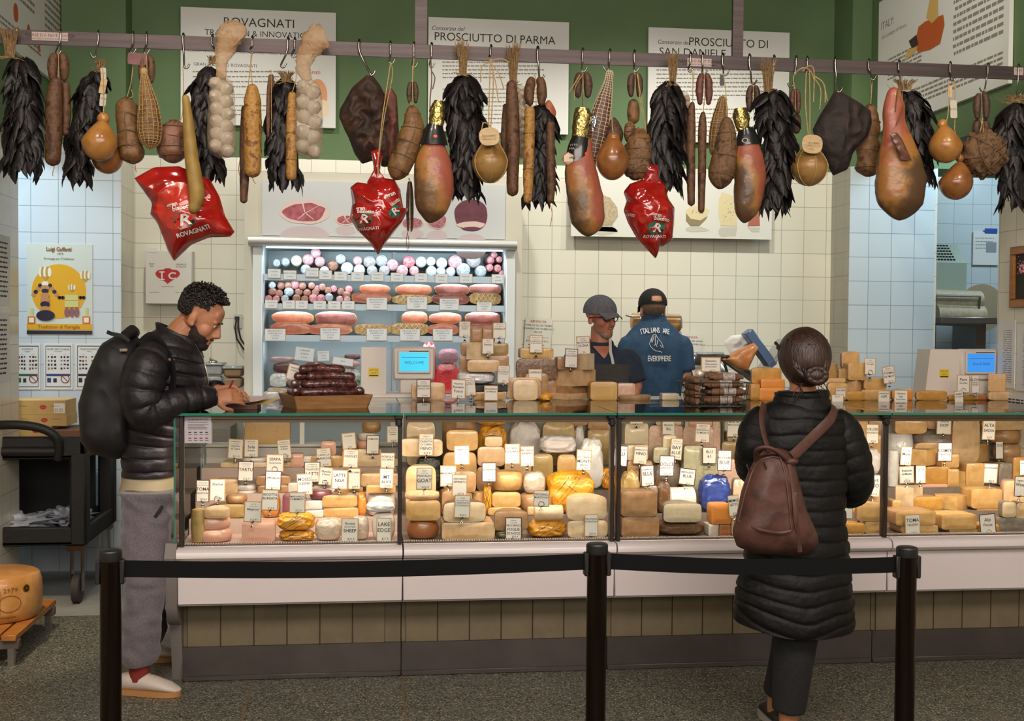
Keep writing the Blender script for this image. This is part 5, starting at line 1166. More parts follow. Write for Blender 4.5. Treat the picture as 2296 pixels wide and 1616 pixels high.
label_tag(2138,245,16,40,5.83,[('DOC',0,0,.18)],'white paper tag above the upper orange teardrop cheese','sq',.05,0,M_WPAPER,'tags above the right teardrop cheese')
label_tag(2130,205,10,26,5.84,[],'kraft paper strip above the upper orange teardrop cheese','sq',0,0,M_TAGW,'tags above the right teardrop cheese')
ball_cheese(2143,408,37,40,5.88,M_CACIB,'lower orange teardrop cheese at right, neck towards the knotted round',head=(2152,355,9),cords=[[(2140,290),(2150,330),(2153,350)]],lean=8)
hook(2130,2134,180,'hook holding the orange teardrop cheeses')
links(2201,208,268,34,5.97,'wrinkled links above the knotted round culatello at right',M_LINK);links(2200,268,308,36,5.99,'small lower links just above the knotted round culatello',M_LINK)
p=at(2205,345,5.9);s=mpp(2205,345,5.9);o=mk('culatello',MB().add(ball(p,(50*s,40*s,50*s),40,28,.24,4.5,6)),M_MOLD,org=p,label='knotted round culatello with criss-cross strings at the far right',cat='cured meat',smooth=80)
b=MB()
for k in range(7):
 ax=Vector((rnd(-1,1),rnd(-.4,.4),rnd(-1,1))).normalized();u=ax.orthogonal().normalized();w=ax.cross(u)
 b.tube([p+Vector(((u*cos(a)+w*sin(a)).x*51*s,(u*cos(a)+w*sin(a)).y*42*s,(u*cos(a)+w*sin(a)).z*51*s))+ax*.03 for a in[2*pi*j/30 for j in range(31)]],.0028,5)
mk('twine_wrap',b,M_DTWINE,o);b=MB();strand(b,[(2203,265),(2196,300),(2180,330)],5.86,.0022);strand(b,[(2203,265),(2206,300),(2215,320)],5.86,.0022);mk('string',b,M_TWINE,o)
hook(2215,2205,205,'hook holding the wrinkled links at the far right',-1)
chili([(2280,232),(2272,290),(2278,350),(2280,420)],[16,36,36,34],5.92,180,'black chili bunch at the right end of the rail, cut by the picture edge',15,(2278,226,14,60),52)
hook(2283,2281,216,'hook holding the rightmost chili bunch')
# ================================================================ cheeses and their price signs
CH={}
def ch(k,a,b,c=None,**kw):
 CH[k]=mat('cheese_'+k,a,b,c,**dict(dict(sc=16,lo=.25,hi=.75,rough=.42,coat=.3,bump=.25,bsc=45,detail=8),**kw))
ch('ivory',(188,154,110),(214,188,150),(224,204,170));ch('cream',(174,132,84),(202,166,122),(214,184,142));ch('yellow',(166,122,62),(196,154,94),(208,172,118));ch('gold',(150,100,34),(184,134,58),(200,154,82));ch('olive',(130,102,52),(160,132,78),(176,150,98))
ch('pink',(200,148,124),(212,164,142),sc=7,coat=.6);ch('white',(204,192,180),(214,204,194));ch('tan',(128,90,56),(164,124,84),(184,146,106));ch('brown',(146,82,38),(170,108,62),sc=9,coat=.5);ch('crust',(128,96,62),(98,68,44),(152,118,82),sc=30,bump=.7)
ch('grey',(138,126,110),(112,102,90),(158,144,126),sc=22,bump=.7);ch('darkrind','3a2e26','54443a',sc=25,bump=.6);ch('orange',(206,124,40),(214,140,62));ch('holes',(190,148,92),(200,162,108),(132,100,56),sc=70,lo=.3,hi=.85)
ch('blue',(200,182,150),(206,190,160),(92,102,88),sc=44,lo=.45,hi=.78);ch('green',(160,154,122),(174,168,138),(86,98,70),sc=38,lo=.42,hi=.75);ch('pinkblue',(196,158,134),(206,174,152),(118,106,98),sc=44,lo=.46,hi=.78)
ch('truffle',(190,150,84),(200,164,100),'3d2e1e',sc=9,lo=.5,hi=.72,stretch=(2.2,1,.35));ch('plasticwhite','c9c6c0','d8d6d2',sc=12,coat=.8,bump=1.2,bsc=38,rough=.25);ch('plasticclear',(172,152,130),(190,172,152),(142,122,98),sc=14,coat=.9,bump=1.3,bsc=34,rough=.2)
ch('paperyellow',(204,136,24),(216,152,40),sc=10,bump=1.4,bsc=26,rough=.4);ch('paperwhite','c6bdb8','d0c8c4','a59a98',sc=60,lo=.4,hi=.9,bump=1.2,bsc=26,rough=.55,coat=0);ch('purple','6d3a44','8a5058',sc=14,coat=.5);ch('herb','22241a','34382a',sc=50,bump=1.5,bsc=70,coat=0);ch('bluebag','2a3a7a','39509a',sc=10,coat=.8,bump=1.0,bsc=30,rough=.25)
ch('blackpaper','1d1b1c','2c2a2a',sc=20);ch('striped',(204,192,180),'55504a',kind='wave',sc=8,stretch=(.1,.1,4),lo=.45,hi=.55);ch('leaf','5c5a34','7a7448',sc=20,bump=.8)
ROWY=[5.50,5.745,5.965,6.185];ROWN=['front','second','third','back']
def corner(w,h,d,fx=.5,dl=.55,dr=.55):
 pl=[(-w/2,d*dl),(-w/2+w*fx,0),(w/2,d*dr),(w*.38,d),(-w*.38,d)]
 V=[];Fc=[]
 n=5;e=.004
 def rg(z,k):return[Vector((x*k,d*.5+(y-d*.5)*k,z))for x,y in pl]
 return loft([rg(0,.985),rg(e,1),rg(h-e,1),rg(h,.985)])
def cheese(kind,px0,px1,py0,py1,Y,m,label,rind=None,zb=None,yaw=0,seed=0,d=None,group=None,name=None):
 x0,x1,z0,z1=rect(px0,py0,px1,py1,Y)
 if zb is not None:z0=min(zb,z1-.02)
 w,h=x1-x0,z1-z0;c=Vector(((x0+x1)/2,Y,z0));d=d or min(.19,max(.09,w*.75));M=Matrix.Translation(c)@Matrix.Rotation(yaw,4,'Z')
 nm=name or{'half':'cut_cheese','block':'cheese_block','wheel':'cheese_round','corner':'cheese_wedge','paper':'wrapped_cheese','pack':'cheese_pack','log':'cheese_log','slab':'cheese_block'}[kind]
 R_=CH[rind]if rind else CH[m]
 if kind in('half','block'):
  b,f=lump(w,h,d,n=5.5 if kind=='half' else 9,plan='half' if kind=='half' else'box',wob=.025,seed=seed,ws=1.5)
  o=mk(nm,MB().add(b,0,M),R_,org=c,label=label,cat='cheese',group=group,smooth=50);mk('cut_face',MB().add(f,0,M),CH[m],o,smooth=60)
 elif kind=='wheel':
  r=w/2;k=min(h*.32,r*.4);pr=[(0.0,0),(r-k,0),(r-k*.3,k*.3),(r,h*.5),(r-k*.3,h-k*.3),(r-k,h),(r*.5,h*1.0),(0,h)]
  V,Fc=lathe(pr,36);V=[Vector((p.x,p.y*(d*1.1/w if d*1.1<w else 1)+min(r,d*.55),p.z))*1 for p in V];V=[p*(1+.02*noise.noise(p*14+Vector((seed,0,0))))for p in V]
  o=mk(nm,MB().add((V,Fc),0,M),CH[m],org=c,label=label,cat='cheese',group=group,smooth=60)
 elif kind=='corner':
  o=mk(nm,MB().add(corner(w,h,max(d,w*.5),.45+.2*noise.noise(Vector((seed*3.3,1,0)))),0,M),CH[m],org=c,label=label,cat='cheese',group=group,smooth=30)
 elif kind=='log':
  o=mk(nm,MB().add(tube([(-w/2,h/2,h/2),(-w/2+.006,h/2,h/2),(0,h/2,h/2),(w/2-.006,h/2,h/2),(w/2,h/2,h/2)],[h*.42,h/2,h/2,h/2,h*.42],20),0,M),CH[m],org=c,label=label,cat='cheese',group=group,smooth=50)
 else:
  V=[];nu,nv=56,34;amp=.13 if kind=='paper' else .06
  for i in range(nv+1):
   for k in range(nu):
    tx,tz=sup(2*pi*k/nu,3.2);sz=-cos(pi*i/nv);sr=max(0,sin(pi*i/nv))**.5
    p=Vector((tx*sr,tz*sr,(abs(sz)**.75)*(1 if sz>0 else-1)));q=1+amp*noise.noise(p*2.2+Vector((seed*2.1,0,0)))-amp*abs(noise.noise(p*4.5+Vector((0,seed,0))))-amp*.5*abs(noise.noise(p*10+Vector((seed,seed,0))))
    V.append(Vector((p.x*w/2*q,p.y*d/2*q+d/2,h/2+p.z*h/2*(q if p.z>0 else 1))))
  Fc=[(i*nu+k,i*nu+(k+1)%nu,(i+1)*nu+(k+1)%nu,(i+1)*nu+k)for i in range(nv)for k in range(nu)]
  g=MB().add((V,Fc),0,M);o=mk(nm,g,CH[m],org=c,label=label,cat='cheese',group=group,smooth=75)
  if kind=='paper' and m=='paperyellow':
   b=MB();tr=bvh_of(g)
   for s_ in range(5):
    a=-1.0+.46*s_+.5*noise.noise(Vector((seed,s_,0)));pts=[]
    for q in range(12):
     u=-.44+.88*q/11;p=M@Vector((w*(u*.6+a*.32),-.2,h*(.5+(u if s_!=3 else-u*.6)*.86)));hh,nn,ii,dd=tr.ray_cast(p,Vector((0,1,0)))
     if hh is not None:pts.append(hh+Vector((0,-.0008,0)))
    if len(pts)>2:b.tube(pts,.0011,4)
   if b.v:mk('string',b,CH['darkrind'],o)
 return o
KD=dict(h='half',b='block',w='wheel',c='corner',p='paper',k='pack',l='log')
def layout(bay,ox,oy,rows):
 """rows: {row: [(kind, x0, x1, y0, y1, paste, rind, words)]} in crop coordinates (3.8267 per photo pixel)"""
 global NCH
 for r,items in rows.items():
  its=sorted(items,key=lambda q:(q[1]+q[2])/2);cols=[]
  for q in its:
   c=(q[1]+q[2])/2
   for col in cols:
    m=sum((e[1]+e[2])/2 for e in col)/len(col)
    if abs(m-c)<.42*min(q[2]-q[1],col[0][2]-col[0][1])and all(q[3]>=e[4]-.55*(e[4]-e[3])or q[4]<=e[3]+.55*(e[4]-e[3])for e in col):col.append(q);break
   else:cols.append([q])
  cols.sort(key=lambda col:sum((e[1]+e[2])/2 for e in col)/len(col))
  for ci,col in enumerate(cols):
   col.sort(key=lambda q:q[3]);n=len(col)
   for li,q in enumerate(col):
    kd,x0,x1,y0,y1,m,rd,words=q;Y=ROWY[r]
    lv=['top','bottom'][li]if n==2 else(['top','middle','bottom'][li]if n==3 else(['top','second','third','bottom'][min(li,3)]if n>=4 else''))
    pos=('%s of %s stack'%(lv,nth(ci))if n>1 else nth(ci))+' from left, %s row, %s case'%(ROWN[r],bay)
    zb=STEPS[r][2]if li==n-1 else None
    cheese(KD[kd],ox+x0/3.8267,ox+x1/3.8267,oy+y0/3.8267,oy+y1/3.8267,Y+.004*((ci+li)%3),CH and m,(words+', '+pos)if len((words+pos).split())<16 else(words+', '+pos.replace(' from left','')),rd,zb,seed=(x0+y0)*.013+r,group='cheeses in the %s case'%bay,yaw=rnd(-.04,.04))
random.seed(11)
# --- soft cheese case
layout('soft cheese',380,800,{0:[('w',195,525,1490,1610,'pink',None,'pink washed rind wheel'),('w',190,518,1385,1490,'pink',None,'pink shrink-wrapped wheel'),('h',300,515,1292,1385,'cream','pink','pale half wheel'),('w',172,320,1310,1385,'olive',None,'small straw yellow round'),('b',620,905,1420,1592,'pink',None,'pale pink soft square'),('p',915,1245,1352,1500,'paperyellow',None,'yellow paper parcel'),('p',930,1240,1500,1600,'paperyellow',None,'yellow paper parcel'),('k',1245,1480,1392,1600,'plasticclear',None,'plastic bagged ricotta ball'),('k',1560,1715,1375,1600,'plasticclear',None,'plastic bagged ricotta'),('k',1735,1935,1340,1590,'white',None,'tall white soft cheese'),('k',1690,1940,1250,1340,'plasticwhite',None,'cloth topped white cheese')],1:[('h',330,650,1265,1380,'olive','olive','olive yellow half wheel'),('h',500,655,1380,1500,'olive','olive','olive yellow half wheel'),('w',470,660,1190,1265,'tan',None,'rounded tan cheese'),('h',970,1160,1170,1330,'purple','purple','purple wine washed half'),('k',780,950,1170,1360,'orange',None,'orange wrapped cheese'),('b',1165,1310,1232,1310,'white',None,'white bloomy square'),('b',1170,1320,1310,1420,'white',None,'white bloomy square'),('h',1310,1612,1185,1290,'yellow','tan','yellow half wheel'),('h',1318,1622,1290,1400,'yellow','tan','yellow half wheel'),('w',1200,1400,1150,1228,'purple',None,'magenta wine washed round'),('k',1605,1690,1170,1380,'orange',None,'orange wrapped block'),('w',1690,1940,1170,1260,'white',None,'pinkish white soft wheel'),('b',1690,1940,1100,1170,'yellow',None,'flat yellow slab')],2:[('b',400,585,1050,1150,'cream',None,'pale cream brick'),('w',555,740,1150,1230,'striped',None,'banded white round'),('w',552,738,1100,1152,'white',None,'white topped round'),('h',745,1040,1018,1100,'tan','tan','pinkish tan half wheel'),('h',760,1030,1100,1190,'tan','tan','pinkish tan half wheel'),('b',1020,1200,1080,1200,'white',None,'white soft brick'),('h',1230,1420,1060,1180,'white','white','ivory half wheel'),('h',1440,1660,1090,1190,'yellow','yellow','straw half wheel'),('b',1640,1960,1000,1110,'cream',None,'wide cream slab'),('w',1780,1950,1080,1140,'ivory',None,'ivory round')],3:[('b',440,830,905,1040,'ivory',None,'long pale soft slab'),('w',600,840,868,905,'plasticwhite',None,'white plate topped soft cheese'),('b',975,1085,905,1040,'cream',None,'squat cream square'),('b',850,985,930,1040,'tan',None,'tan brick'),('b',1040,1150,832,1020,'pink',None,'pinkish square'),('h',1150,1260,850,1000,'white','white','small white half'),('h',1210,1490,845,1020,'yellow','cream','yellow half wheel'),('h',1300,1430,722,845,'pink','tan','pale upright wedge'),('b',1640,1960,872,1010,'ivory',None,'thick ivory block'),('b',1600,1820,790,872,'ivory',None,'ivory block'),('w',1600,1800,720,790,'pink',None,'pinkish round'),('w',1605,1800,655,720,'white',None,'white bloomy round'),('w',1648,1822,548,655,'tan',None,'tan drum'),('w',1470,1560,735,800,'tan',None,'small tan round'),('b',1480,1600,800,1000,'orange',None,'orange brick')]})
_x=rect(550,935,650,996,6.37)
cheese('half',549,651,934,997,6.37,'holes','large half wheel of crumbly hard cheese standing on the rear sill, left case','tan',1.0,d=.12)
# --- pecorino case
layout('pecorino',860,800,{0:[('h',192,488,1232,1405,'yellow','tan','pale yellow half wheel'),('w',195,482,1405,1580,'brown',None,'glossy orange brown wheel'),('w',190,490,1172,1232,'cream',None,'cream wheel top'),('b',500,955,1418,1580,'cream','cream','wide glossy cream slab'),('h',510,880,1245,1418,'ivory','darkrind','dark rinded half wheel'),('h',950,1240,1322,1490,'tan','crust','olive tan half wheel'),('p',960,1200,1490,1580,'leaf',None,'leaf wrapped cheese'),('l',1300,1545,1278,1412,'ivory',None,'pale rolled log'),('p',1250,1580,1415,1565,'paperyellow',None,'yellow paper parcel'),('h',1572,1915,1195,1398,'ivory','cream','big ivory half wheel'),('h',1580,1920,1398,1560,'ivory','cream','big ivory half wheel')],1:[('h',192,450,935,1175,'cream','cream','tall cream half wheel'),('b',500,760,1150,1250,'tan',None,'tan brick'),('c',750,880,1170,1245,'cream',None,'small cream wedge'),('h',600,792,985,1160,'tan','plasticclear','tan wrapped half'),('h',930,1175,1160,1290,'yellow','olive','pale olive half wheel'),('h',900,1180,1290,1425,'yellow','olive','pale olive half wheel'),('w',930,1215,985,1160,'yellow',None,'yellow wheel with a pink label'),('p',860,935,1110,1300,'paperyellow',None,'narrow yellow paper parcel'),('w',1172,1490,1180,1350,'tan',None,'brown tan wheel'),('k',1205,1400,990,1180,'plasticclear',None,'brown plastic wrapped cheese'),('p',1412,1840,990,1210,'paperyellow',None,'largest yellow paper parcel'),('h',1235,1310,1285,1415,'cream','cream','small cream half')],2:[('p',280,510,858,940,'herb',None,'herb coated dark cheese'),('h',510,800,815,980,'yellow','olive','yellow half wheel'),('h',540,810,625,805,'yellow','tan','pale rounded half wheel'),('h',806,1040,768,940,'cream','tan','cream half wheel'),('h',800,1000,940,1090,'tan','darkrind','dark rinded half'),('h',868,1020,682,768,'ivory','tan','small ivory half'),('h',1280,1456,832,985,'olive','olive','golden half wheel'),('h',1040,1270,800,985,'cream','tan','cream half wheel'),('h',1492,1650,838,990,'yellow','olive','golden wedge'),('p',1350,1680,680,835,'paperwhite',None,'leaf printed white parcel'),('p',1690,1905,705,960,'plasticwhite',None,'clear plastic bag'),('p',1872,2000,960,1120,'paperyellow',None,'dull yellow parcel'),('h',140,505,700,855,'ivory','cream','wide ivory block')],3:[('h',195,445,545,700,'ivory','darkrind','black edged ivory half'),('h',210,500,508,545,'cream','tan','cream half wheel'),('c',512,812,525,640,'tan',None,'broad tan wedge'),('p',810,1075,592,765,'paperyellow',None,'yellow paper parcel'),('p',805,1072,505,592,'paperyellow',None,'yellow paper parcel'),('p',1075,1370,562,748,'paperwhite',None,'white paper wheel'),('p',1078,1388,503,562,'paperwhite',None,'white paper wheel'),('h',1365,1640,555,692,'olive','tan','golden half wheel'),('h',1425,1570,500,555,'ivory','tan','ivory half'),('p',1640,1730,590,760,'paperwhite',None,'crumpled white parcel'),('h',1570,1750,500,590,'tan','tan','tan half'),('b',1755,1945,505,620,'tan','crust','brown edged block'),('b',1752,1945,620,745,'olive','crust','olive slab')]})
# --- blue cheese case
layout('blue cheese',1260,800,{0:[('b',510,818,1150,1372,'tan','crust','large brown crusted half'),('b',512,835,1372,1545,'tan','crust','large brown crusted half'),('h',870,1198,1255,1420,'blue','grey','blue veined half wheel'),('k',842,1250,1420,1545,'crust',None,'brown crusted wrapped cheese'),('b',1285,1452,1262,1435,'orange',None,'bright orange block'),('b',1258,1345,1435,1545,'white',None,'white tub'),('b',1350,1450,1440,1545,'brown',None,'dark brown block'),('h',1455,1560,1380,1545,'cream','tan','cream half')],1:[('p',515,680,985,1118,'olive',None,'mustard yellow wrapped cheese'),('k',820,945,1052,1235,'crust',None,'grey brown wrapped wedge'),('l',935,1162,1130,1250,'white',None,'white blue veined roll'),('p',1205,1465,1020,1225,'bluebag',None,'blue foil package'),('b',700,820,1105,1240,'grey',None,'grey crusted block'),('h',1470,1570,1050,1230,'pinkblue','grey','pinkish blue half')],2:[('b',530,742,758,885,'blue',None,'white blue veined block'),('h',560,660,885,985,'tan','darkrind','dark rinded wedge'),('h',785,940,772,910,'green','green','green tinged half'),('w',780,1052,910,1045,'grey',None,'grey rinded wheel'),('b',1045,1215,762,1025,'green','green','tall green veined block'),('b',1215,1340,822,1015,'green','olive','dark green gold block'),('h',868,980,672,792,'blue','blue','blue veined wedge'),('b',1345,1560,880,1030,'pinkblue',None,'pinkish veined block'),('h',670,780,890,1040,'tan','grey','grey tan half')],3:[('b',540,745,568,748,'blue',None,'white blue specked block'),('b',745,1040,585,750,'pinkblue','grey','pale blue veined block'),('b',810,1022,508,585,'blue',None,'small blue veined block'),('b',1040,1352,600,768,'pinkblue',None,'pinkish blue block'),('h',1055,1150,518,600,'green','green','small green half'),('h',1095,1290,522,604,'pink','pink','shiny pink cut piece'),('h',1290,1362,530,640,'pinkblue','grey','pale grey half'),('c',1365,1420,525,655,'green',None,'slim green veined wedge'),('h',1370,1562,722,880,'olive','grey','grey gold half wheel'),('b',1420,1560,640,722,'green',None,'flat green block')]})
layout('blue cheese',1260,800,{0:[('b',1600,1900,1300,1545,'pinkblue','grey','large veined block behind the woman'),('b',2080,2330,1250,1545,'blue','grey','tall veined block behind the woman')],1:[('h',1640,2000,1000,1240,'green','grey','broad green half behind the woman')],2:[('b',1620,1980,800,1000,'blue','grey','wide blue block behind the woman'),('w',2060,2330,760,1020,'grey',None,'grey wheel behind the woman')]})
layout('blue cheese right end',1696,800,{0:[('h',760,932,1425,1545,'gold','gold','golden half wheel'),('h',932,1085,1410,1540,'yellow','yellow','yellow half wheel'),('h',862,1085,1255,1410,'yellow','tan','yellow half wheel')],1:[('h',830,1000,1130,1300,'gold','gold','golden block'),('b',780,900,1300,1430,'gold',None,'golden brick'),('b',930,1085,1080,1250,'cream',None,'cream block')],2:[('p',900,1085,795,1015,'paperwhite',None,'white paper wrapped wheel'),('b',930,1085,1015,1120,'white',None,'white brick')],3:[('h',800,962,522,665,'yellow','gold','yellow half'),('h',962,1090,522,665,'tan','crust','tan half'),('h',895,1090,665,790,'yellow','tan','yellow half wheel')]})
# --- mountain cheese case
layout('mountain cheese',1696,800,{0:[('b',1245,1560,1445,1535,'yellow','yellow','flat yellow slab'),('b',1195,1540,1320,1445,'yellow','tan','shiny wrapped yellow slab'),('b',1590,1892,1348,1480,'yellow',None,'long yellow brick'),('b',1655,1900,1480,1545,'olive',None,'flat olive brick'),('h',2078,2310,1378,1535,'grey','grey','grey brown rinded half'),('h',2110,2230,1245,1378,'ivory','grey','grey rinded cream half'),('b',1905,2150,1440,1535,'gold',None,'golden brick'),('h',2230,2330,1250,1378,'cream','darkrind','dark rinded piece')],1:[('c',1240,1475,1122,1290,'ivory',None,'pale pointed wedge'),('h',1350,1600,1200,1375,'gold','tan','golden half wheel'),('c',1590,1882,1202,1352,'yellow',None,'yellow wrapped wedge'),('b',1845,2112,1132,1300,'yellow',None,'thick yellow brick'),('b',1890,2080,1300,1420,'gold',None,'golden brick'),('h',2120,2320,1060,1250,'cream','pink','cream half wheel'),('h',1165,1245,1230,1420,'yellow','tan','narrow yellow half')],2:[('b',1450,1662,942,1092,'gold','brown','brown rinded block'),('b',1420,1640,1092,1192,'pink',None,'pinkish brick'),('b',1640,1740,960,1110,'yellow',None,'yellow block'),('c',1725,1940,985,1125,'yellow',None,'sloping yellow wedge'),('b',1800,1960,912,1000,'yellow',None,'yellow brick'),('h',2080,2205,912,1070,'grey','grey','grey rinded half'),('b',1620,1882,1125,1212,'cream',None,'cream brick'),('c',1370,1590,800,935,'yellow',None,'leaning yellow wedge'),('b',2205,2320,860,1060,'gold','tan','golden block'),('w',1150,1240,800,1010,'plasticwhite',None,'white wrapped wheel'),('b',1590,1740,835,950,'yellow',None,'pale yellow block')],3:[('h',1190,1465,525,660,'yellow','tan','yellow half wheel'),('h',1465,1560,525,620,'tan','crust','tan half'),('h',1682,1922,518,625,'cream','tan','tan edged half wheel'),('h',1935,2320,518,628,'cream','tan','wide cream half wheel'),('w',1395,1890,620,732,'grey',None,'grey rinded wheel'),('h',1360,1740,732,870,'yellow','tan','large yellow half wheel'),('w',2060,2320,628,748,'tan',None,'tan rinded wheel'),('w',2090,2330,748,868,'tan',None,'tan rinded wheel'),('c',1760,2070,752,912,'yellow',None,'big two-tone yellow wedge'),('w',1155,1395,655,760,'plasticwhite',None,'wheel under red striped paper')]})
# ================================================================ price signs on little stands
M_SC=mat('sign_card','d8d2c6',rough=.55);M_SK=mat('sign_kraft','b08a5c',rough=.6);M_SD=mat('sign_dark_border','4a2c22',rough=.6);M_STAND=mat('sign_stand','a59d92',rough=.2,metal=1.0)
def sign(px,py,w,h,Y,head,main,price,dark=False,roll=0.0,stand='cone',drop=9,yaw=None,lab=None,tint=None):
 s=mpp(px,py,Y);W_,H_=w*s,h*s;p=at(px,py,Y);yaw=rnd(-.15,.15)if yaw is None else yaw;M=wall_m(p,yaw,rnd(-.05,.02),roll)
 b=MB().add(box((-W_/2,-H_/2,-.0012),(W_/2,H_/2,0)),0,M);e=W_*.055;b.add(box((-W_/2+e,-H_/2+e,0),(W_/2-e,H_/2-e,.0005)),1,M)
 rows=[(head,.075)]if head else[]
 ml=main.split('|');n=len(ml);ms=min(.24,.62/max(n,2.2))
 L=[(t,min(ms*H_,W_*1.42/max(3,len(t))))for t in ml]
 y=H_*.36
 if head:b.text(head,min(H_*.085,W_*1.3/max(4,len(head))),M@Matrix.Translation((0,y,.001)),2);y-=H_*.11;b.text(('COW MILK','RAW SHEEP MILK','GOAT MILK')[int(px)%3],min(H_*.07,W_*.11),M@Matrix.Translation((0,y,.001)),2);y-=H_*.04
 for t,z in L:y-=z*.62;b.text(t,z,M@Matrix.Translation((0,y,.001)),2,bold=.012,sx=.98,res=2);y-=z*.5
 if price:b.text(price,H_*.13,M@Matrix.Translation((W_*.08,-H_*.38,.001)),2)
 o=mk('price_sign',b,[M_SD if dark else M_SK,M_SC,M_INK],org=p-Vector((0,0,H_/2)),label=lab or('%s price sign reading %s'%('dark bordered' if dark else'kraft bordered',main.replace('|',' ').upper())),cat='price sign',group='handwritten price signs',smooth=0)
 if stand:
  q=MB();z0=-H_/2;dz=drop*s
  Z=M@Matrix.Rotation(-pi/2,4,'X')
  c=M@Vector((0,z0+.002,-.004));q.add(box((-.008,-.004,-.004),(.008,.006,.005)),1,Matrix.Translation(c))
  if stand=='ring':
   k=M@Vector((0,z0+.012,.004));q.tube([k+Vector((cos(a)*.013,0,sin(a)*.013))for a in[2*pi*j/20 for j in range(21)]],.0011,5)
  c=M@Vector((0,z0,-.004));q.add(lathe([(.0022,0),(.0022,-dz*.5),(.005,-dz*.75),(.0095,-dz*.95),(.010,-dz),(.001,-dz-.0005)],14,c))
  mk('clip_stand',q,[M_STAND,M_BLACK],o,smooth=50)
 return o
random.seed(21)
def signs(ox,oy,L):
 for q in L:
  x,y,w,h,r,head,main,price=q[:8];k=q[8]if len(q)>8 else{}
  sign(ox+x/3.8267,oy+y/3.8267,w/3.8267,h/3.8267,ROWY[r]-.025-k.pop('dy',0),head,main,price,**k)
D=dict(dark=True);RG=dict(stand='ring')
signs(380,800,[(567,788,130,170,3,'LOMBARDIA','Stracchino|di Capra','$20.50',dict(roll=-.05)),(702,782,122,155,3,'PIEMONTE','Sola|di Bufala','$25.8',dict(roll=-.02,dy=-.03)),(985,790,115,165,3,'LOMBARDIA','Casatica|di Bufala','$25.8',dict(roll=.1,**RG)),(655,980,132,172,2,'LOMBARDIA','TARTU','$22.50',dict(roll=-.04,dark=True)),(905,910,148,150,2,'','SERPA|Torta Roma','',dict(roll=-.02,**RG)),(890,1060,140,165,1,'COW MILK','AMERIBELLA','$24.50',dict(roll=-.03,dark=True,lab='dark bordered price sign just below the one reading SERPA')),(1325,862,125,165,3,'SPAGNA','CAPRA LA|MANCHA','$33.8',dict(roll=.08)),(1555,870,132,158,2,'LOMBARDIA','CASOLET','$27.50',dict(roll=-.06)),(1540,720,120,140,3,'','Brescianella','$22',dict(roll=.1)),(1745,752,112,165,3,'','SCIMUDIN','$23.8',dict(roll=-.02,dark=True)),(1915,665,100,145,3,'CAMPANIA','Pecorino|di Bufala','$24.8',dict(dy=-.04)),(1872,888,122,132,2,'','ROBIOLA|DI CAPRA','$24.8'),(1225,988,138,178,2,'LOMBARDIA','TALEGGIO|LATTE','$25.8',D),(1340,1022,115,155,2,'','Nuvola|di Pecora','$30.8',dict(roll=-.1,**RG)),(1160,1092,132,180,1,'','MOSES|SLEEPER','$28.8',dict(roll=.04,lab='kraft bordered price sign left of the one reading LATTE NISA')),(1460,1052,135,165,1,'','LATTE|NISA','$25.8',dict(roll=-.03)),(1585,1045,105,180,2,'','RASCHERA','$24.8'),(1862,1042,118,170,1,'CAMPANIA','MT|ALICE','$28.8',dict(roll=-.02,lab='kraft bordered price sign just below the one reading ROBIOLA DI CAPRA')),(285,1150,112,190,1,'COW MILK','TOMA|RUSTICA','$28.8',dict(dark=True)),(412,1142,130,190,1,'','Durrus','$33.8',dict(lab='kraft bordered price sign right beside the one reading TOMA RUSTICA',roll=-.03,stand='ring')),(862,1228,140,180,0,'','RICOTTA|BURRATA','$17.8',dict(roll=-.05,drop=12)),(715,1328,150,180,0,'LATTE','Malghese','$20.80',dict(roll=-.05,drop=12)),(1097,1250,138,180,0,'','MERCANELLA|CAMEMBERT','$22.8',dict(drop=12,roll=-.02)),(1547,1485,148,205,0,'','Ricotta|Scorza Nera|SHEEP','$22.8',dict(roll=-.03,dy=.0)),(1840,1482,128,205,0,'','LAKE|EDGE','$27.8',dict(lab='kraft bordered price sign right of the one reading RICOTTA SCORZA NERA',dy=.0))])
signs(860,800,[(365,752,128,190,2,'VENETO','CASIOTTA|DI CAPRA|FIENO','$27.8',dict(roll=-.03)),(350,1045,138,190,0,'LAZIO','PANTALEO|GOAT','$28.00',dict(roll=-.02,drop=11)),(672,842,132,165,1,'','Paglierino','$30.8',dict(roll=.02)),(1105,832,130,172,1,'','PECORINO|TOSCANO','$31.8'),(1232,852,122,175,1,'','PECORINO|GINEPRO','$31.8',dict(dy=-.03)),(555,1022,138,180,0,'CASA','MADURATO','$34.8',dict(dy=-.1)),(653,1102,132,190,0,'','CERTOSINO|AFFINATO','$30.8',dict(dy=-.04,roll=-.02)),(905,990,125,168,1,'CALABRIA','GUARRINO','$32.8',dict(dark=True,dy=-.02)),(675,1282,138,198,0,'CASA','CANESTRATO|STAGIONATO','$34.8',dict(roll=-.04,drop=12)),(1720,885,130,178,1,'LE MARCHE','PECORINO|MONTI|SIBILLINI','$33.8',dict(roll=-.04)),(1355,1215,138,140,0,'','PECORINO|MARZOLINO','',dict(stand='ring',roll=-.04)),(1115,1470,142,188,0,'EMILIA','PECORINO|FOGLIE|DI NOCE','$34.8',dict(dark=True,drop=10,dy=.0)),(1783,1445,118,190,0,'','PECORINO|CORATINO','$25.8',dict(dy=.0))])
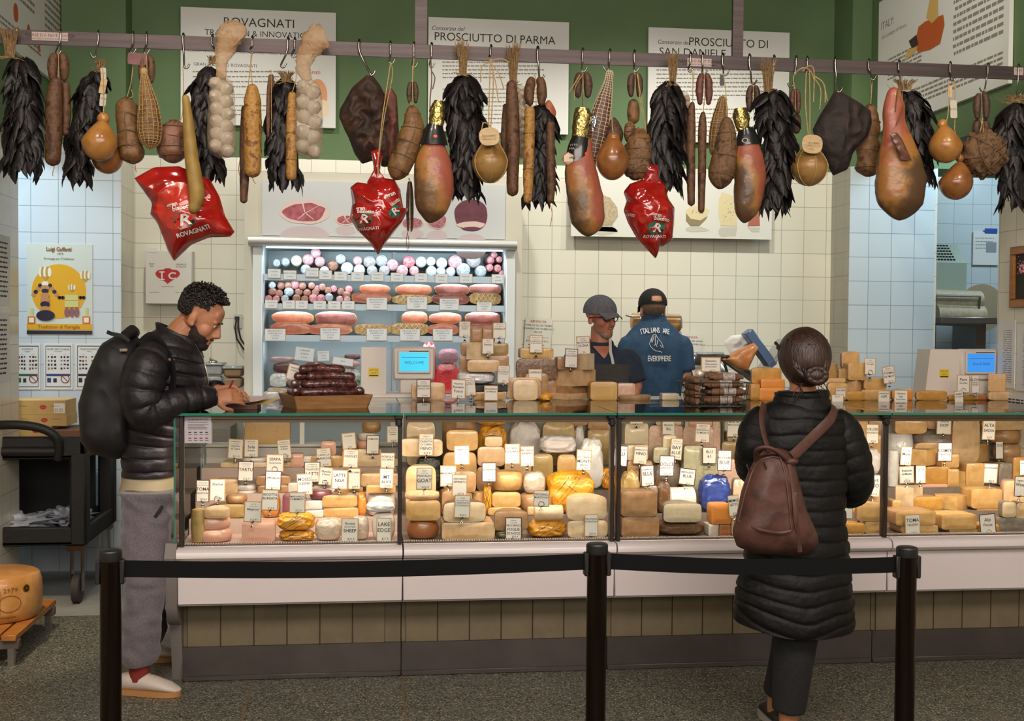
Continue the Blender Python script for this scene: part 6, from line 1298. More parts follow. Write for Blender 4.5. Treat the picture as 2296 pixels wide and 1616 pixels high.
signs(1260,800,[(640,540,118,75,3,'','PECORINO|ERBORINATO',''),(915,618,112,140,3,'','Benton|Blu','',dict(lab='kraft bordered price sign on the topmost blue veined cheeses, left of ERBORINATO DI MONTE')),(1208,652,128,165,2,'PIEMONTE','ERBORINATO|DI MONTE','$26.8',dict(roll=-.06,dy=-.1)),(1480,605,135,165,3,'','BLUE DEL|MONCENISIO','$28.8',dict(roll=-.03)),(982,790,105,185,2,'INDIANA','BAY|BLUE','$32.8',dict(lab='tilted kraft bordered price sign before the green veined blocks, right of BARRICATO VINO',roll=-.08)),(505,850,125,180,1,'','STRACCHIN|BLU','$27.8',dict(dark=True,roll=-.06)),(675,842,120,155,2,'','BARRICATO|VINO','$33.8',dict(roll=-.08)),(900,935,138,180,1,'LOMBARDIA','DOLCE|GORGONZOLA','$27.80',dict(dark=True,roll=-.04)),(735,1020,120,180,0,'','DUNBARTON|BLUE','$32.8',dict(lab='dark bordered price sign on top of the large brown crusted halves',dark=True,roll=.05,dy=-.1)),(1075,1028,145,145,0,'','BEENLEIGH|BLUE','$39.8',dict(lab='wide tilted dark bordered price sign above the white blue veined roll',dark=True,roll=-.12,dy=-.08)),(1395,888,130,180,1,'VERMONT','BOUCHER|BLUE','$26.8',dict(lab='dark bordered price sign standing above the blue foil package',dark=True,roll=-.04)),(1265,845,120,145,2,'','BLU|61','',dict(dark=True,lab='small dark bordered price sign on the green veined block left of the blue package')),(1475,1275,100,180,0,'','MIMO|LETTE','$22.8',dict(roll=.1,dy=-.02))])
signs(1696,800,[(995,660,118,165,2,'','CRUZE|RUGGIATO','$30.8',dict(roll=-.03)),(1003,1105,122,190,1,'','PIAVE|ORO','$25.8',dict(roll=-.08)),(776,1318,105,140,0,'','TRENTINO','',dict(roll=-.02)),(1610,590,128,150,3,'','Fontina|DOP','',dict(roll=-.02)),(1995,625,128,175,2,'','ALTA|BADIA','$24.8',dict(roll=-.05)),(1618,815,138,165,1,'COW','COMTE|PRESTIGE','$30.75',dict(dark=True,roll=-.02)),(1285,850,95,160,1,'','Fort du|Mont','$33.8',dict(roll=-.06)),(1290,1012,135,150,0,'','Puzzone|di Moena','',dict(stand='ring',roll=.05,dy=-.06)),(1410,1008,85,150,1,'','SILTER','$34'),(2010,1000,135,170,0,'','SCHWALDER','$30.8',dict(roll=-.05,dy=-.08,drop=12)),(1340,1440,148,180,0,'','TOMA|VALSESIA','$23.8',dict(roll=.04,dy=.0)),(1985,1435,145,180,0,'','Alp|Fleuss','',dict(stand='ring',roll=.1,dark=True,dy=.0)),(2262,1110,110,175,0,'','Lagrein|Wine','',dict(dark=True,roll=-.06,dy=-.02)),(2085,800,70,150,3,'','TETE','',dict(dark=True,dy=-.03)),(2285,950,60,130,1,'','ASIAGO','',dict(dark=True))])
def store_notice():
 Y=YF+.006;a=rect(414,933,474,993,Y);W_,H_=a[1]-a[0],a[3]-a[2];M=wall_m(((a[0]+a[1])/2,YF+.0042,(a[2]+a[3])/2));b=MB().add(box((-W_/2,-H_/2,-.0006),(W_/2,H_/2,0)),0,M)
 b.text('ALLERGEN NOTICE',W_*.085,M@Matrix.Translation((0,H_*.38,.0008)),1)
 for i in range(5):b.add(box((-W_*.38,H_*(.26-.06*i),.0002),(W_*rnd(.25,.4),H_*(.275-.06*i),.0008)),1,M)
 for i in range(4):
  for j in range(2):b.add(box((W_*(-.36+.21*i),-H_*(.12+.22*j),.0002),(W_*(-.25+.21*i),-H_*(.08+.22*j),.0008)),1+j,M);b.add(box((W_*(-.36+.21*i),-H_*(.19+.22*j),.0002),(W_*(-.23+.21*i),-H_*(.175+.22*j),.0008)),1,M)
 mk('allergen_notice',b,[mat('notice_lilac','cfc0c8',rough=.5),M_INK,M_RED],org=M.translation,label='small white allergen notice stuck inside the left end of the glass front',cat='notice',smooth=0)
store_notice()
# ================================================================ goods on top of the cases
random.seed(31)
for i in range(4):
 x0,x1=CX[i]+.002,CX[i+1]-.002
 mk('service_shelf',MB().box((x0,6.425,ZG-.022),(x1,6.74,ZG),0,.002).box((x0,6.44,.60),(x1,6.46,ZG-.02))if i else MB().box((x0,6.425,ZG-.022),(x1,6.74,ZG),0,.002),M_WHITEP,CASES[i])
YT=6.34
def top(kind,a,b,c,d,m,lab,rind=None,Y=YT,base=False,yaw=0,dd=None):
 return cheese(kind,a,b,c,d,Y,m,lab,rind,ZG+.0005 if base else None,yaw,seed=a*.37,d=dd,group='cheeses on top of the cases')
# stack left of the grey capped worker
top('half',1061,1134,878,898,'yellow','flat yellow half wheel at the foot of the tallest cheese stack','tan',base=True)
mk('cheese_tray',MB().box((at(1064,870,YT).x,YT,at(1100,878,YT).z),(at(1138,870,YT).x,YT+.18,at(1100,862,YT).z),0,.004),mat('tray_black','14110f',rough=.35),org=at(1100,878,YT),label='black tray in the tallest cheese stack',cat='tray')
top('pack',1027,1114,833,862,'plasticwhite','white plastic wrapped cheese in the tallest stack')
top('block',1088,1141,797,833,'tan','right tan block of the tallest cheese stack','tan',Y=YT+.05)
top('half',1030,1092,796,833,'tan','left tan half wheel of the tallest cheese stack','tan',Y=YT+.06)
top('half',1048,1122,806,834,'cream','cream half wheel in front in the tallest cheese stack','tan',Y=YT-.02,dd=.06)
top('half',1033,1080,767,797,'tan','upper left block of the tallest cheese stack','tan',Y=YT+.05);top('half',1100,1140,768,797,'olive','upper right block of the tallest cheese stack','tan',Y=YT+.05)
top('corner',1047,1094,768,806,'ivory','tilted pale wedge in the tallest cheese stack',Y=YT-.01,dd=.05)
top('block',1056,1081,735,768,'tan','topmost left piece of the tallest cheese stack',Y=YT+.07,dd=.1);top('block',1082,1110,736,768,'tan','topmost right piece of the tallest cheese stack',Y=YT+.07,dd=.1)
# mottled rind wheel with its top piece
top('block',1160,1247,852,898,'tan','tan block carrying the mottled crusted half wheel','crust',Y=YT+.10,base=True)
top('half',1158,1250,804,853,'crust','mottled crusted half wheel, dark stamps on its rind','crust',Y=YT+.09)
top('block',1167,1241,780,804,'truffle','truffle flecked block on the mottled crusted half wheel','tan',Y=YT+.11,dd=.12)
top('half',1136,1213,846,899,'cream','tan edged half wheel behind a smaller one on the case top','tan',Y=YT+.02,base=True,dd=.06)
top('half',1177,1229,836,899,'tan','tall tan slice behind the pale half wheels on the case top','tan',Y=YT+.055,base=True,dd=.03)
top('half',1151,1206,851,899,'ivory','small pale half wheel in front on the case top','tan',Y=YT-.05,base=True,dd=.06)
# square cut tower
top('corner',1231,1326,883,899,'cream','bottom slab of the angular cheese tower',Y=YT+.0,base=True,dd=.2)
top('corner',1241,1322,866,883,'tan','thin second slab of the angular cheese tower',Y=YT+.02,dd=.2)
top('corner',1247,1344,829,866,'cream','broad third block of the angular cheese tower',Y=YT+.02,dd=.2)
top('corner',1298,1338,793,829,'ivory','pale pointed topmost block of the angular cheese tower',Y=YT+.02,dd=.12);top('block',1250,1298,800,829,'tan','glossy tan block topmost left of the angular cheese tower',Y=YT+.06,dd=.12)
mk('wrapped_cheese',MB().add(ball(at(1224,890,YT-.06),(.035,.03,.022),18,12,.3,4)),CH['paperyellow'],org=at(1224,897,YT-.06),label='small orange paper parcel peeping out before the angular cheese tower',cat='cheese')
top('block',1324,1384,856,899,'truffle','golden block with dark streaks beside the angular cheese tower','gold',base=True,dd=.12)
def plank():
 Y=6.45;a=at(1382,890,Y);b=at(1458,897,Y);c=(a+b)/2;r=(b.x-a.x)/2;c.z=ZG
 mk('wooden_board',MB().add([Vector((p.x,p.y*.8,p.z))+c for p in lathe([(0,0),(r*.98,0),(r,.006),(r,.020),(r*.97,.024),(0,.025)],32)[0]]and([Vector((p.x,p.y*.8,p.z))+c for p in lathe([(0,0),(r*.98,0),(r,.006),(r,.020),(r*.97,.024),(0,.025)],32)[0]],lathe([(0,0),(1,0),(1,0),(1,0),(1,0),(0,0)],32)[1])),mat('board_wood','a5815a','8a6844',sc=7,stretch=(1,7,1),rough=.5),org=c,label='round wooden board under the small blue cheese',cat='board')
plank()
top('block',1385,1424,859,891,'pinkblue','small dark blue veined cheese on the round wooden board','grey',Y=6.42,dd=.08)
top('block',1485,1523,882,899,'blue','small veined square left of the wire basket','white',base=True,dd=.07)
top('half',923,998,857,897,'cream','cream half wheel before the white scale, sign in front','tan',base=True,Y=6.36,dd=.08)
# right hand hill of yellow cheese, partly behind the woman
for q in(('block',1683,1704,861,899,'gold','narrow gold block right of the wire basket',None,0,True),('block',1702,1760,869,899,'orange','orange yellow block right of the wire basket',None,0,True),('block',1706,1760,850,870,'orange','small orange block in the middle left of the dark haired woman',None,.01,False),('half',1685,1752,824,862,'gold','big gold piece topmost left of the dark haired woman','tan',.05,False),('block',1700,1760,850,899,'gold','gold block hidden behind the smaller ones left of the woman',None,.10,True),('half',1856,1901,858,899,'yellow','yellow half right of the woman behind small signs','tan',0,True),('block',1850,1895,848,858,'cream','cream slab right of the woman',None,.03,False),('corner',1862,1886,815,848,'yellow','pointed yellow wedge beside the woman\'s hair',None,.03,False),('block',1880,1905,826,858,'olive','olive block beside the woman\'s hair',None,.08,False),('block',1876,1905,858,899,'olive','olive block behind, right of the woman',None,.1,True),('block',1902,1942,813,852,'yellow','soft edged yellow block on the hill top','yellow',.04,False),('half',1887,1927,788,826,'yellow','highest yellow piece of the right hill','tan',.12,False),('corner',1905,1940,851,878,'cream','crusty pointed wedge in the middle of the right hill',None,.04,False),('half',1938,1988,847,874,'yellow','yellow half in the middle of the right hill','yellow',.05,False),('half',1931,1997,873,899,'yellow','broad yellow half at the foot of the right hill','tan',.02,True),('half',1898,1939,877,899,'gold','golden half at the foot of the right hill','gold',0,True),('block',1898,1935,852,899,'gold','golden block inside the right hill',None,.13,True),('half',2000,2047,874,899,'orange','orange half behind the sign right of the hill','brown',0,True),('block',2020,2046,872,899,'cream','pale cream piece right of the orange half',None,.06,True),('half',2055,2124,876,900,'gold','golden round edged half before the right till scale','gold',0,True),('half',2127,2193,886,900,'gold','low golden half before the right till scale','gold',.02,True),('block',2190,2220,886,900,'brown','dark brown piece before the right till scale',None,.03,True),('half',2216,2310,878,900,'cream','wide cream piece at the right picture edge on the case top','tan',0,True),('corner',2226,2288,839,878,'holes','rinded wedge standing on the wide cream piece at right','tan',.02,False)):
 top(*q[:7],rind=q[7],Y=YT+q[8],base=q[9],dd=.09)
# signs up here
def tsign(x,y,w,h,main,head='',price='',dY=-.05,**k):sign(x,y,w,h,YT+dY,head,main,price,**k)
tsign(1042,738,26,36,'Piacentinu|Siciliano','SICILIA','$31.8',.05);tsign(1094,776,26,35,'Ewelon','FRIULI','$28.8',-.03);tsign(1120,741,30,36,'SOREDUT','PIEMONTE','$29',.04)
tsign(1202,771,29,40,'CANESTRATO|DI MOLITERNO','BASILICATA','$27.8',.09);tsign(1200,841,31,28,'CAPRINO','','',.045);tsign(1281,803,30,43,'CALCAGNO','SARDEGNA','$27.8',0,dark=True,roll=-.05);tsign(1308,774,31,41,'MAIORCHINO|DI ENA','SICILIA','$36',.07,roll=.06)
tsign(950,871,32,42,'PECORINO|CARCIO DOP','PIENZA','$24.8',-.01,dark=True);tsign(1028,872,32,43,'Pecorino|Romano|Fosco','','$27.8',-.08,roll=-.02);tsign(1054,867,25,40,'CIVITELLA','ABRUZZO','$22',-.03,roll=.1);tsign(1101,881,31,34,'PECORINO|DI PIENZA','','',-.10,stand=None);tsign(1129,839,27,40,'PECORINO|DI PISTOIA','TOSCANA','$31',-.04,roll=-.04)
tsign(1951,821,25,37,'Furmagio','VALLE','',.02,stand='ring');tsign(1993,840,29,38,'FORMAI|DE MUT','BERGAMO','$31.8',0,roll=.14);tsign(1885,880,26,22,'GRUYERE','','',-.08);tsign(1878,893,28,18,'BITTO','','',-.12,stand=None);tsign(1982,890,30,29,'SOPRAFFINO|ALPE','','',-.10,stand=None);tsign(2020,889,31,30,'Ubriaco|alle|Rosa Nera','','',-.10,stand=None)
tsign(2150,891,23,30,'BREBIS|D OSSAU','','',-.14,roll=.08,stand=None);tsign(2160,860,29,40,'Piave|Vecchio','','',-.06,stand='ring');tsign(2187,861,19,41,'LOU|BERGIER|PICHIN','','',-.02)
# --- wooden tray of dark sausages
def tray():
 Y0=5.66;a=at(634,915,Y0);b=at(820,915,Y0);z=ZG;c=Vector(((a.x+b.x)/2,5.78,z));w=.175;d=.115;h=.062;fl=.018
 yaw=.32;M=Matrix.Translation(c+Vector((0,.02,0)))@Matrix.Rotation(yaw,4,'Z')
 t=thing('wooden_tray',c,'flared wooden tray heaped with dark cured sausages beside the writing man','tray')
 M_W=mat('tray_wood','8a6238','a1774a',sc=9,stretch=(1,1,8),rough=.5)
 mk('tray_floor',MB().box((-w+.004,-d+.004,.001),(w-.004,d-.004,.006),0,0,M),M_W,t)
 for s,(p,q)in enumerate((((-w,-d),(w,-d)),((w,-d),(w,d)),((w,d),(-w,d)),((-w,d),(-w,-d)))):
  n=Vector((q[1]-p[1],p[0]-q[0],0)).normalized();P=Vector((*p,0));Q=Vector((*q,0));e=(Q-P).normalized()*fl
  V=[P,Q,Q+n*fl+e+Vector((0,0,h)),P+n*fl-e+Vector((0,0,h))];V+=[v-n*.007 for v in V]
  mk('tray_side',MB().add((V,[(0,1,2,3),(7,6,5,4),(0,4,5,1),(3,2,6,7),(1,5,6,2),(0,3,7,4)]),0,M),M_W,t,smooth=0)
 m=mat('wine_salami','2e1614','4a2420','6a3a34',sc=40,rough=.28,coat=.7,bump=.8,bsc=45)
 def sal(pts,r,lab,k):
  pts=[Vector(p)for p in pts];P=spl(pts,18);n=len(P)-1;R=[r*(1+.06*noise.noise(p*30+Vector((k,0,0))))*sqrt(max(.05,1-(max(0,abs(2*i/n-1)-.72)/.28)**2))for i,p in enumerate(P)]
  o=mk('salami',MB().add(tube(P,R,14)),m,org=M@pts[0],label=lab,cat='salami',group='dark sausages in the wooden tray',smooth=80)
  return o
 L=[]
 for k in range(4):L.append([(-.155,-.08+.053*k,.034),(0,-.085+.056*k,.040),(.15,-.08+.053*k,.036)])
 for k in range(3):L.append([(-.14,-.06+.055*k,.072),(0,-.07+.058*k,.076),(.14,-.055+.05*k,.072)])
 for k in range(2):L.append([(-.12,-.04+.05*k,.110),(.02,-.05+.06*k,.113),(.145,-.045+.055*k,.108)])
 L.append([(-.10,-.03,.146),(.02,-.02,.149),(.14,-.03,.143)]);L.append([(-.145,.03,.146),(-.02,.04,.15),(.10,.035,.145)]);L.append([(-.13,.0,.18),(-.02,.01,.184),(.10,.005,.176)])
 nm=['front of the bottom layer','second from front in the bottom layer','third from front in the bottom layer','rear of the bottom layer','front of the second layer','middle of the second layer','rear of the second layer','front of the third layer','rear of the third layer','front of the fourth layer','rear of the fourth layer','topmost of the heap']
 for k,q in enumerate(L):sal([M@Vector(p)for p in q],.0215,'dark wrapped sausage in the wooden tray, '+nm[k],k)
 for k,(x,z)in enumerate(((-.155,.075),(-.16,.11),(.158,.072))):
  sal([M@Vector((x,-.05,z)),M@Vector((x+.005,.0,z+.004)),M@Vector((x,.06,z))],.022,('short dark sausage end on at the left of the tray, lower','short dark sausage end on at the left of the tray, upper','short dark sausage end on at the right of the tray')[k],20+k)
 sign(661,835,34,36,5.84,'','Wild Boar|Cacciatore','',roll=-.25,stand=None,yaw=.1)
tray()
# --- wire basket of paper wrapped salami
def basket():
 Y0=5.84;a=at(1542,905,Y0);b=at(1682,905,Y0);cx=(a.x+b.x)/2;w=(b.x-a.x)/2*.88;d=.10;h=.115;z=ZG+.003;cy=Y0+.10
 t=thing('wire_basket',(cx,cy,ZG),'black wire basket of paper wrapped salami on the glass top','basket')
 W_=MB();fl=1.14
 def rim(k,zz,r):W_.tube([Vector((cx+sx*w*k,cy+sy*d*k,zz))for sx,sy in((-1,-1),(1,-1),(1,1),(-1,1),(-1,-1))],r,6)
 rim(1,z,.002);rim(1+(fl-1)*.5,z+h*.5,.0016);rim(fl,z+h,.003)
 for k in range(-3,4):
  x=k/3.5
  W_.tube([(cx+x*w*fl,cy-d*fl,z+h),(cx+x*w,cy-d,z),(cx+x*w,cy+d,z),(cx+x*w*fl,cy+d*fl,z+h)],.0014,5)
 for k in(-.5,0,.5):W_.tube([(cx-w*fl,cy+k*2*d*.8,z+h),(cx-w,cy+k*2*d*.8,z),(cx+w,cy+k*2*d*.8,z),(cx+w*fl,cy+k*2*d*.8,z+h)],.0014,5)
 mk('wire_frame',W_,mat('wire_black','1c1714',rough=.4,metal=.6),t)
 mp=mat('brown_paper','5f3f28','7a553a','4a3020',sc=40,rough=.6,bump=1.2,bsc=40);ml=mat('salami_label','b9aea6','8f857d',sc=60,rough=.5)
 items=[]
 for L,(zz,n)in enumerate(((.027,4),(.066,4),(.104,3),(.140,2))):
  for k in range(n):items.append((L,k,n,cx+.035+.02*(L%2),cy-d*.78+(2*d*.78)*(k+.5)/n,z+zz))
 ln=['bottom','second','third','top']
 for L,k,n,x,y,zz in items:
  hw=.088 if L<3 else .075;r=.0215
  g=MB().add(tube([(x-hw-.016,y,zz),(x-hw,y,zz),(x-hw+.012,y,zz),(x,y,zz+.001),(x+hw-.012,y,zz),(x+hw,y,zz),(x+hw+.012,y,zz)],[.011,.008,r*.9,r,r*.95,.009,.011],14))
  o=mk('wrapped_salami',g,mp,org=(x,y,zz-r),label='brown paper wrapped salami in the wire basket, %s layer, %s from the front'%(ln[L],nth(k)),cat='salami',group='salami in the wire basket',smooth=60)
  mk('paper_band',MB().add(tube([(x-.022,y,zz),(x+.040,y,zz)],r*1.03,16,False)),ml,o,smooth=80)
 for k in range(8):
  zz=z+.022+.034*(k//2);y=cy-d*.5+d*.9*(k%2);x=cx-w*.80;r=.022
  g=MB().add(tube([(x,y-.05,zz),(x,y-.044,zz),(x,y-.03,zz),(x,y+.03,zz),(x,y+.05,zz)],[.014,.008,r*.95,r,r*.5],14))
  mk('wrapped_salami',g,mp,org=(x,y,zz-r),label='twisted brown paper salami end at the left of the basket, %s layer, %s'%(ln[k//2],'front' if k%2==0 else'rear'),cat='salami',group='salami in the wire basket',smooth=60)
 sign(1594,817,46,34,cy+.05,'','Elevation|Charcuterie|assorted salami','$17.80',dark=False,stand='cone',drop=10,yaw=0,lab='wide kraft bordered price sign standing over the wire basket of salami')
basket()
# --- scales with blue screens
def scale(x0,x1,y0,y1,Y,sx0,sx1,sy0,sy1,lab,kx,scr):
 a,b,z0,z1=rect(x0,y0,x1,y1,Y);t=thing('till_scale',((a+b)/2,Y,ZG),lab,'scale','white till scales')
 mw=mat('scale_plastic','cdc4ba',rough=.35,coat=.2);s0=rect(sx0,sy0,sx1,sy1,Y-.03)
 m=rect(kx[0],y0,kx[1],y1,Y);pts=[(m[0],ZG),(m[1],ZG),(m[1],z1-.004),(m[0]+(.0 if kx[2]==0 else kx[2]),z1-.004)]
 mk('printer_tower',MB().add(prism(pts,Y,Y+.16)),mw,t,smooth=20)
 h=MB().box((s0[0]-.035,Y-.012,s0[2]-.05),(s0[1]+.035,Y+.05,z1),0,.012).box((s0[0]-.01,Y-.026,s0[2]-.012),(s0[1]+.01,Y-.008,s0[3]+.012),0,.004);mk('display_head',h,mw,t)
 mk('neck',MB().box((s0[0]+.0,Y+.0,ZG+.02),(s0[1]-.0,Y+.06,s0[2]-.04),0,.01),mw,t);mk('foot',MB().box((m[0],Y-.02,ZG),(max(m[1],s0[1]+.05),Y+.17,ZG+.024),0,.006),mw,t)
 scn=mat('screen_cyan','3fc4e8','46cdf0',sc=2,rough=.2);b_=scn.node_tree.nodes['Principled BSDF'];b_.inputs['Emission Color'].default_value=lin('3ac8ee' if scr==0 else'3ac8ee');b_.inputs['Emission Strength'].default_value=.55
 if scr:
  scn=mat('screen_blue','3a8ee0','418fe4',sc=2,rough=.2);b_=scn.node_tree.nodes['Principled BSDF'];b_.inputs['Emission Color'].default_value=lin('2f86e0');b_.inputs['Emission Strength'].default_value=.6
 S=MB().box((s0[0],Y-.0275,s0[2]),(s0[1],Y-.026,s0[3]));S.text('WELCOME' if not scr else'Good Stich',(s0[1]-s0[0])*.14,wall_m(((s0[0]+s0[1])/2,Y-.0279,(s0[2]*.55+s0[3]*.45))),1);S.box((s0[0]+.01,Y-.0279,s0[3]-.028),(s0[1]-.01,Y-.0277,s0[3]-.026),1)
 mk('screen',S,[scn,mat('screen_text','1a4f86',rough=.4)],t,smooth=0)
 mk('brand_strip',MB().box((s0[0]+.05,Y-.0268,s0[3]+.004),(s0[1],Y-.026,s0[3]+.009)),M_INK,t)
 k=at((kx[0]+kx[1])/2,y0+(y1-y0)*.48,Y);q=MB().box((k.x-.028,Y-.0012,k.z-.025),(k.x+.028,Y,k.z+.025));q.text('APPROVED',.010,wall_m((k.x,Y-.0014,k.z+.012)),1);q.text('2019',.014,wall_m((k.x,Y-.0014,k.z-.004)),1);q.box((k.x-.024,Y-.0016,k.z-.02),(k.x+.024,Y-.0013,k.z-.014),1)
 mk('inspection_sticker',q,[mat('sticker_yellow','d0b424',rough=.5),M_INK],t,smooth=0)
scale(810,1006,777,897,6.52,896,961,790,832,'white till scale with a cyan screen and yellow sticker, in front of the fridge',(810,866,0),0)
scale(2075,2255,782,897,6.50,2170,2231,793,834,'white till scale with a blue screen at the right, yellow sticker on its tower',(2074,2160,.03),1)
# --- writing pad on the glass near the man
def pad():
 Y=5.62;a=at(520,898,Y);b=at(600,898,Y);t=thing('order_pad',(a.x,Y,ZG),'brown covered writing pad with pink and yellow sheets under the man\'s hands','notepad')
 c=MB().box((a.x-.03,Y,ZG),(b.x-.045,Y+.20,ZG+.022),0,.002);mk('pad_block',c,mat('pad_brown','4a3226',rough=.6),t)
 p=MB();n=10
 for j,(dx,dz,m)in enumerate(((0,.024,0),(.045,.020,1))):
  V=[];Fc=[]
  for i in range(n+1):
   u=i/n;x=a.x-.03+dx+u*(b.x-a.x+.0);z=ZG+dz+.012*(u**3)+(.006 if m==0 else 0)
   V+=[Vector((x,Y+.003+.01*j,z)),Vector((x+.03,Y+.20,z+.012))]
  Fc=[(2*i,2*i+2,2*i+3,2*i+1)for i in range(n)];p.add((V,Fc),m)
 mk('sheets',p,[mat('sheet_pink','d8b9b8',rough=.7),mat('sheet_yellow','cfae5c',rough=.7)],t,smooth=80)
pad()
# --- clear tubs between the pad and the tray
for k,(x0,x1,y0,y1,lab)in enumerate(((590,625,878,897,'clear plastic tub lying between the writing pad and the wooden tray'),)):
 put_lump('plastic_tub','front_face',x0,x1,y0,y1,6.3,.1,M_CLEARM,M_CLEARM,lab,'tub',n=5,plan='box',zb=ZG)
# ================================================================ people
def skin(n,a,b):return mat(n,a,b,sc=9,rough=.5,sss=.12,bump=.15,bsc=120)
M_SK1=skin('skin_olive','a8714f','b98060');M_SK2=skin('skin_ruddy','a5634a','b8755a');M_SK3=skin('skin_fair','c08a6c','cc9a7c');M_SK4=skin('skin_tan','a8704c','b57c58')
M_HAIRB=mat('hair_black','0d0a09','1c1512',sc=60,rough=.55,bump=.6,bsc=90);M_HAIRD=mat('hair_dark_brown','1f130d','3b251a',sc=14,stretch=(6,6,.6),rough=.4,bump=1.0,bsc=30);M_EYE=mat('eye_white','c9c0b5',rough=.2);M_BEARD=mat('beard_dark','1a110d','33211a',sc=90,rough=.8,bump=1.0,bsc=140);M_STUB=mat('beard_grey','7d6655','9a8674',sc=80,rough=.8)
def headm(c,yaw,pitch,roll=0):return Matrix.Translation(c)@Matrix.Rotation(yaw,4,'Z')@Matrix.Rotation(pitch,4,'Y')@Matrix.Rotation(roll,4,'X')
def head(mb,M,k=1.0,jaw=1.0):
 """head looking along +x of M; origin between the ears"""
 def el(c,r):mb.add(ball([q*k for q in c],[q*k for q in r],20,14),0,M)
 el((-.012,0,.045),(.098,.078,.088));el((.022,0,.02),(.078,.070,.085));el((.032,0,-.056),(.064,.059*jaw,.064));el((.056,0,-.096),(.038,.038*jaw,.028));el((.074,0,-.104),(.019,.023,.016))
 for s in(-1,1):
  el((.050,s*.036,-.030),(.036,.031,.038));el((.080,s*.027,.018),(.017,.026,.011));el((-.008,s*.076,-.012),(.020,.009,.032));el((.004,s*.079,-.032),(.009,.008,.011));el((.099,s*.010,-.043),(.011,.009,.008));el((.074,s*.030,-.001),(.014,.017,.012))
 el((.088,0,-.028),(.022,.014,.032));el((.074,0,.046),(.022,.050,.038));el((.086,0,-.073),(.015,.025,.008));el((.085,0,-.084),(.013,.021,.008))
 mb.add(tube([Vector(q)*k for q in((.092,0,.012),(.104,0,-.012),(.116,0,-.036),(.100,0,-.046))],[.009*k,.010*k,.013*k,.010*k],10),0,M)
def eyes(M,o,k=1.0):
 e=MB()
 for s in(-1,1):e.add(ball((.080*k,s*.030*k,.002*k),.0118*k,12,8),0,M);e.add(ball((.0905*k,s*.030*k,.000),.0045*k,8,6),1,M)
 mk('eyes',e,[M_EYE,M_HAIRB],o)
def limb(mb,pts,r,n=14):mb.add(tube(spl(pts,12),[Vector((q,0,0)).x for q in spn(r,12)],n))
def hand(mb,w,d,n,curl=.5,side=1,k=1.0,spread=.06):
 d=Vector(d).normalized();n=Vector(n);n=(n-d*n.dot(d)).normalized();s=d.cross(n)*side
 w=Vector(w);V,F_=tube([w-d*.02,w+d*.01*k,w+d*.05*k,w+d*.088*k],[1,1,1,1],14)
 P=[]
 for q in V:
  u=q-w;t=u.dot(d);r=u-d*t;a,b=r.dot(n),r.dot(s);f=min(1,max(0,t/.06));P.append(w+d*t+n*a*(.022-.008*f)*k+s*b*(.026+.013*f)*k)
 mb.add((P,F_))
 for i in range(4):
  p=w+d*(.082-.005*abs(i-1.3))*k+s*(i-1.5)*.0195*k;v=(d+s*(i-1.5)*spread).normalized();pts=[p-v*.012];L=(.043,.026,.021);f=(.92,1.0,.95,.76)[i]
  for j in range(3):
   a=curl*(.55 if j==0 else 1.0)*(1+.12*(i-1.5));v=(v*cos(a)+n*sin(a)).normalized();pts.append(p.copy())if j==0 else None;p=p+v*L[j]*f*k;pts.append(p.copy())
  mb.tube(pts,[.0098*k,.0098*k,.0090*k,.0084*k,.0066*k],8)
 p=w+d*.025*k-s*.028*k;v=(d*.62-s*.62+n*.45).normalized();v2=(d*.9-s*.1+n*.55).normalized()
 mb.tube([p,p+v*.034*k,p+v*.034*k+v2*.032*k,p+v*.034*k+v2*.052*k],[.0145*k,.0115*k,.0100*k,.0072*k],8)
def puff(P,R,flat,period,amp,n=150,nu=40,seed=0,slant=None,wr=.03):
 """quilted tube through world points; R = radii in metres"""
 Q=spl(P,n);rr=spn(R,n);rings=[];acc=0;F_=frames(Q);fl=spn(flat,n)if isinstance(flat,(list,tuple))else[flat]*(n+1)
 for i,(p,(a,b))in enumerate(zip(Q,F_)):
  if i:acc+=(Q[i]-Q[i-1]).length
  ring=[]
  for k in range(nu):
   t=2*pi*k/nu;v=a*(cos(t)*fl[i])+b*sin(t);s=acc+(slant(t,acc)if slant else 0)+.008*noise.noise(p*6+v*2+Vector((seed,0,0)))
   w=1-amp*(1-abs(sin(pi*s/period)))**2.2+wr*noise.noise((p+v*rr[i])*22+Vector((seed,0,0)))
   ring.append(p+v*rr[i]*w)
  rings.append(ring)
 return loft(rings)
def clothes(name,mb,m,par,vox=.009,it=5,lab=None):
 return remesh(mk(name,mb,m,par,smooth=180,label=lab),vox,it)
def person(mb,sk,lab,org):return remesh(mk('person',mb,sk,org=org,label=lab,cat='person',smooth=180),.0048,5,.5)
def beard(M,m,o,k,low=0.0):
 """close beard along jaw, cheek and chin"""
 b=MB()
 for c,r in(((.032,0,-.057),(.0665,.0615,.0665)),((.057,0,-.097),(.040,.041,.031)),((.075,0,-.104),(.022,.027,.019))):
  V,F_=ball(c,r,40,28);V=[p*k+(p-Vector(c)).normalized()*.0018*noise.noise(p*300)for p in V];kp=[]
  for f in F_:
   q=sum((V[i]for i in f),Vector())/len(f)/k
   if q.x>-.012 and q.z<-.012-low-.62*q.x and not(q.x>.080 and q.z>-.088 and abs(q.y)<.026):kp.append(f)
  b.add((V,kp),0,M)
 b.add(ball((.0965*k,0,-.0615*k),(.008,.025,.0055),14,8,.1,9),0,M)
 mk('beard',b,m,o,smooth=180)
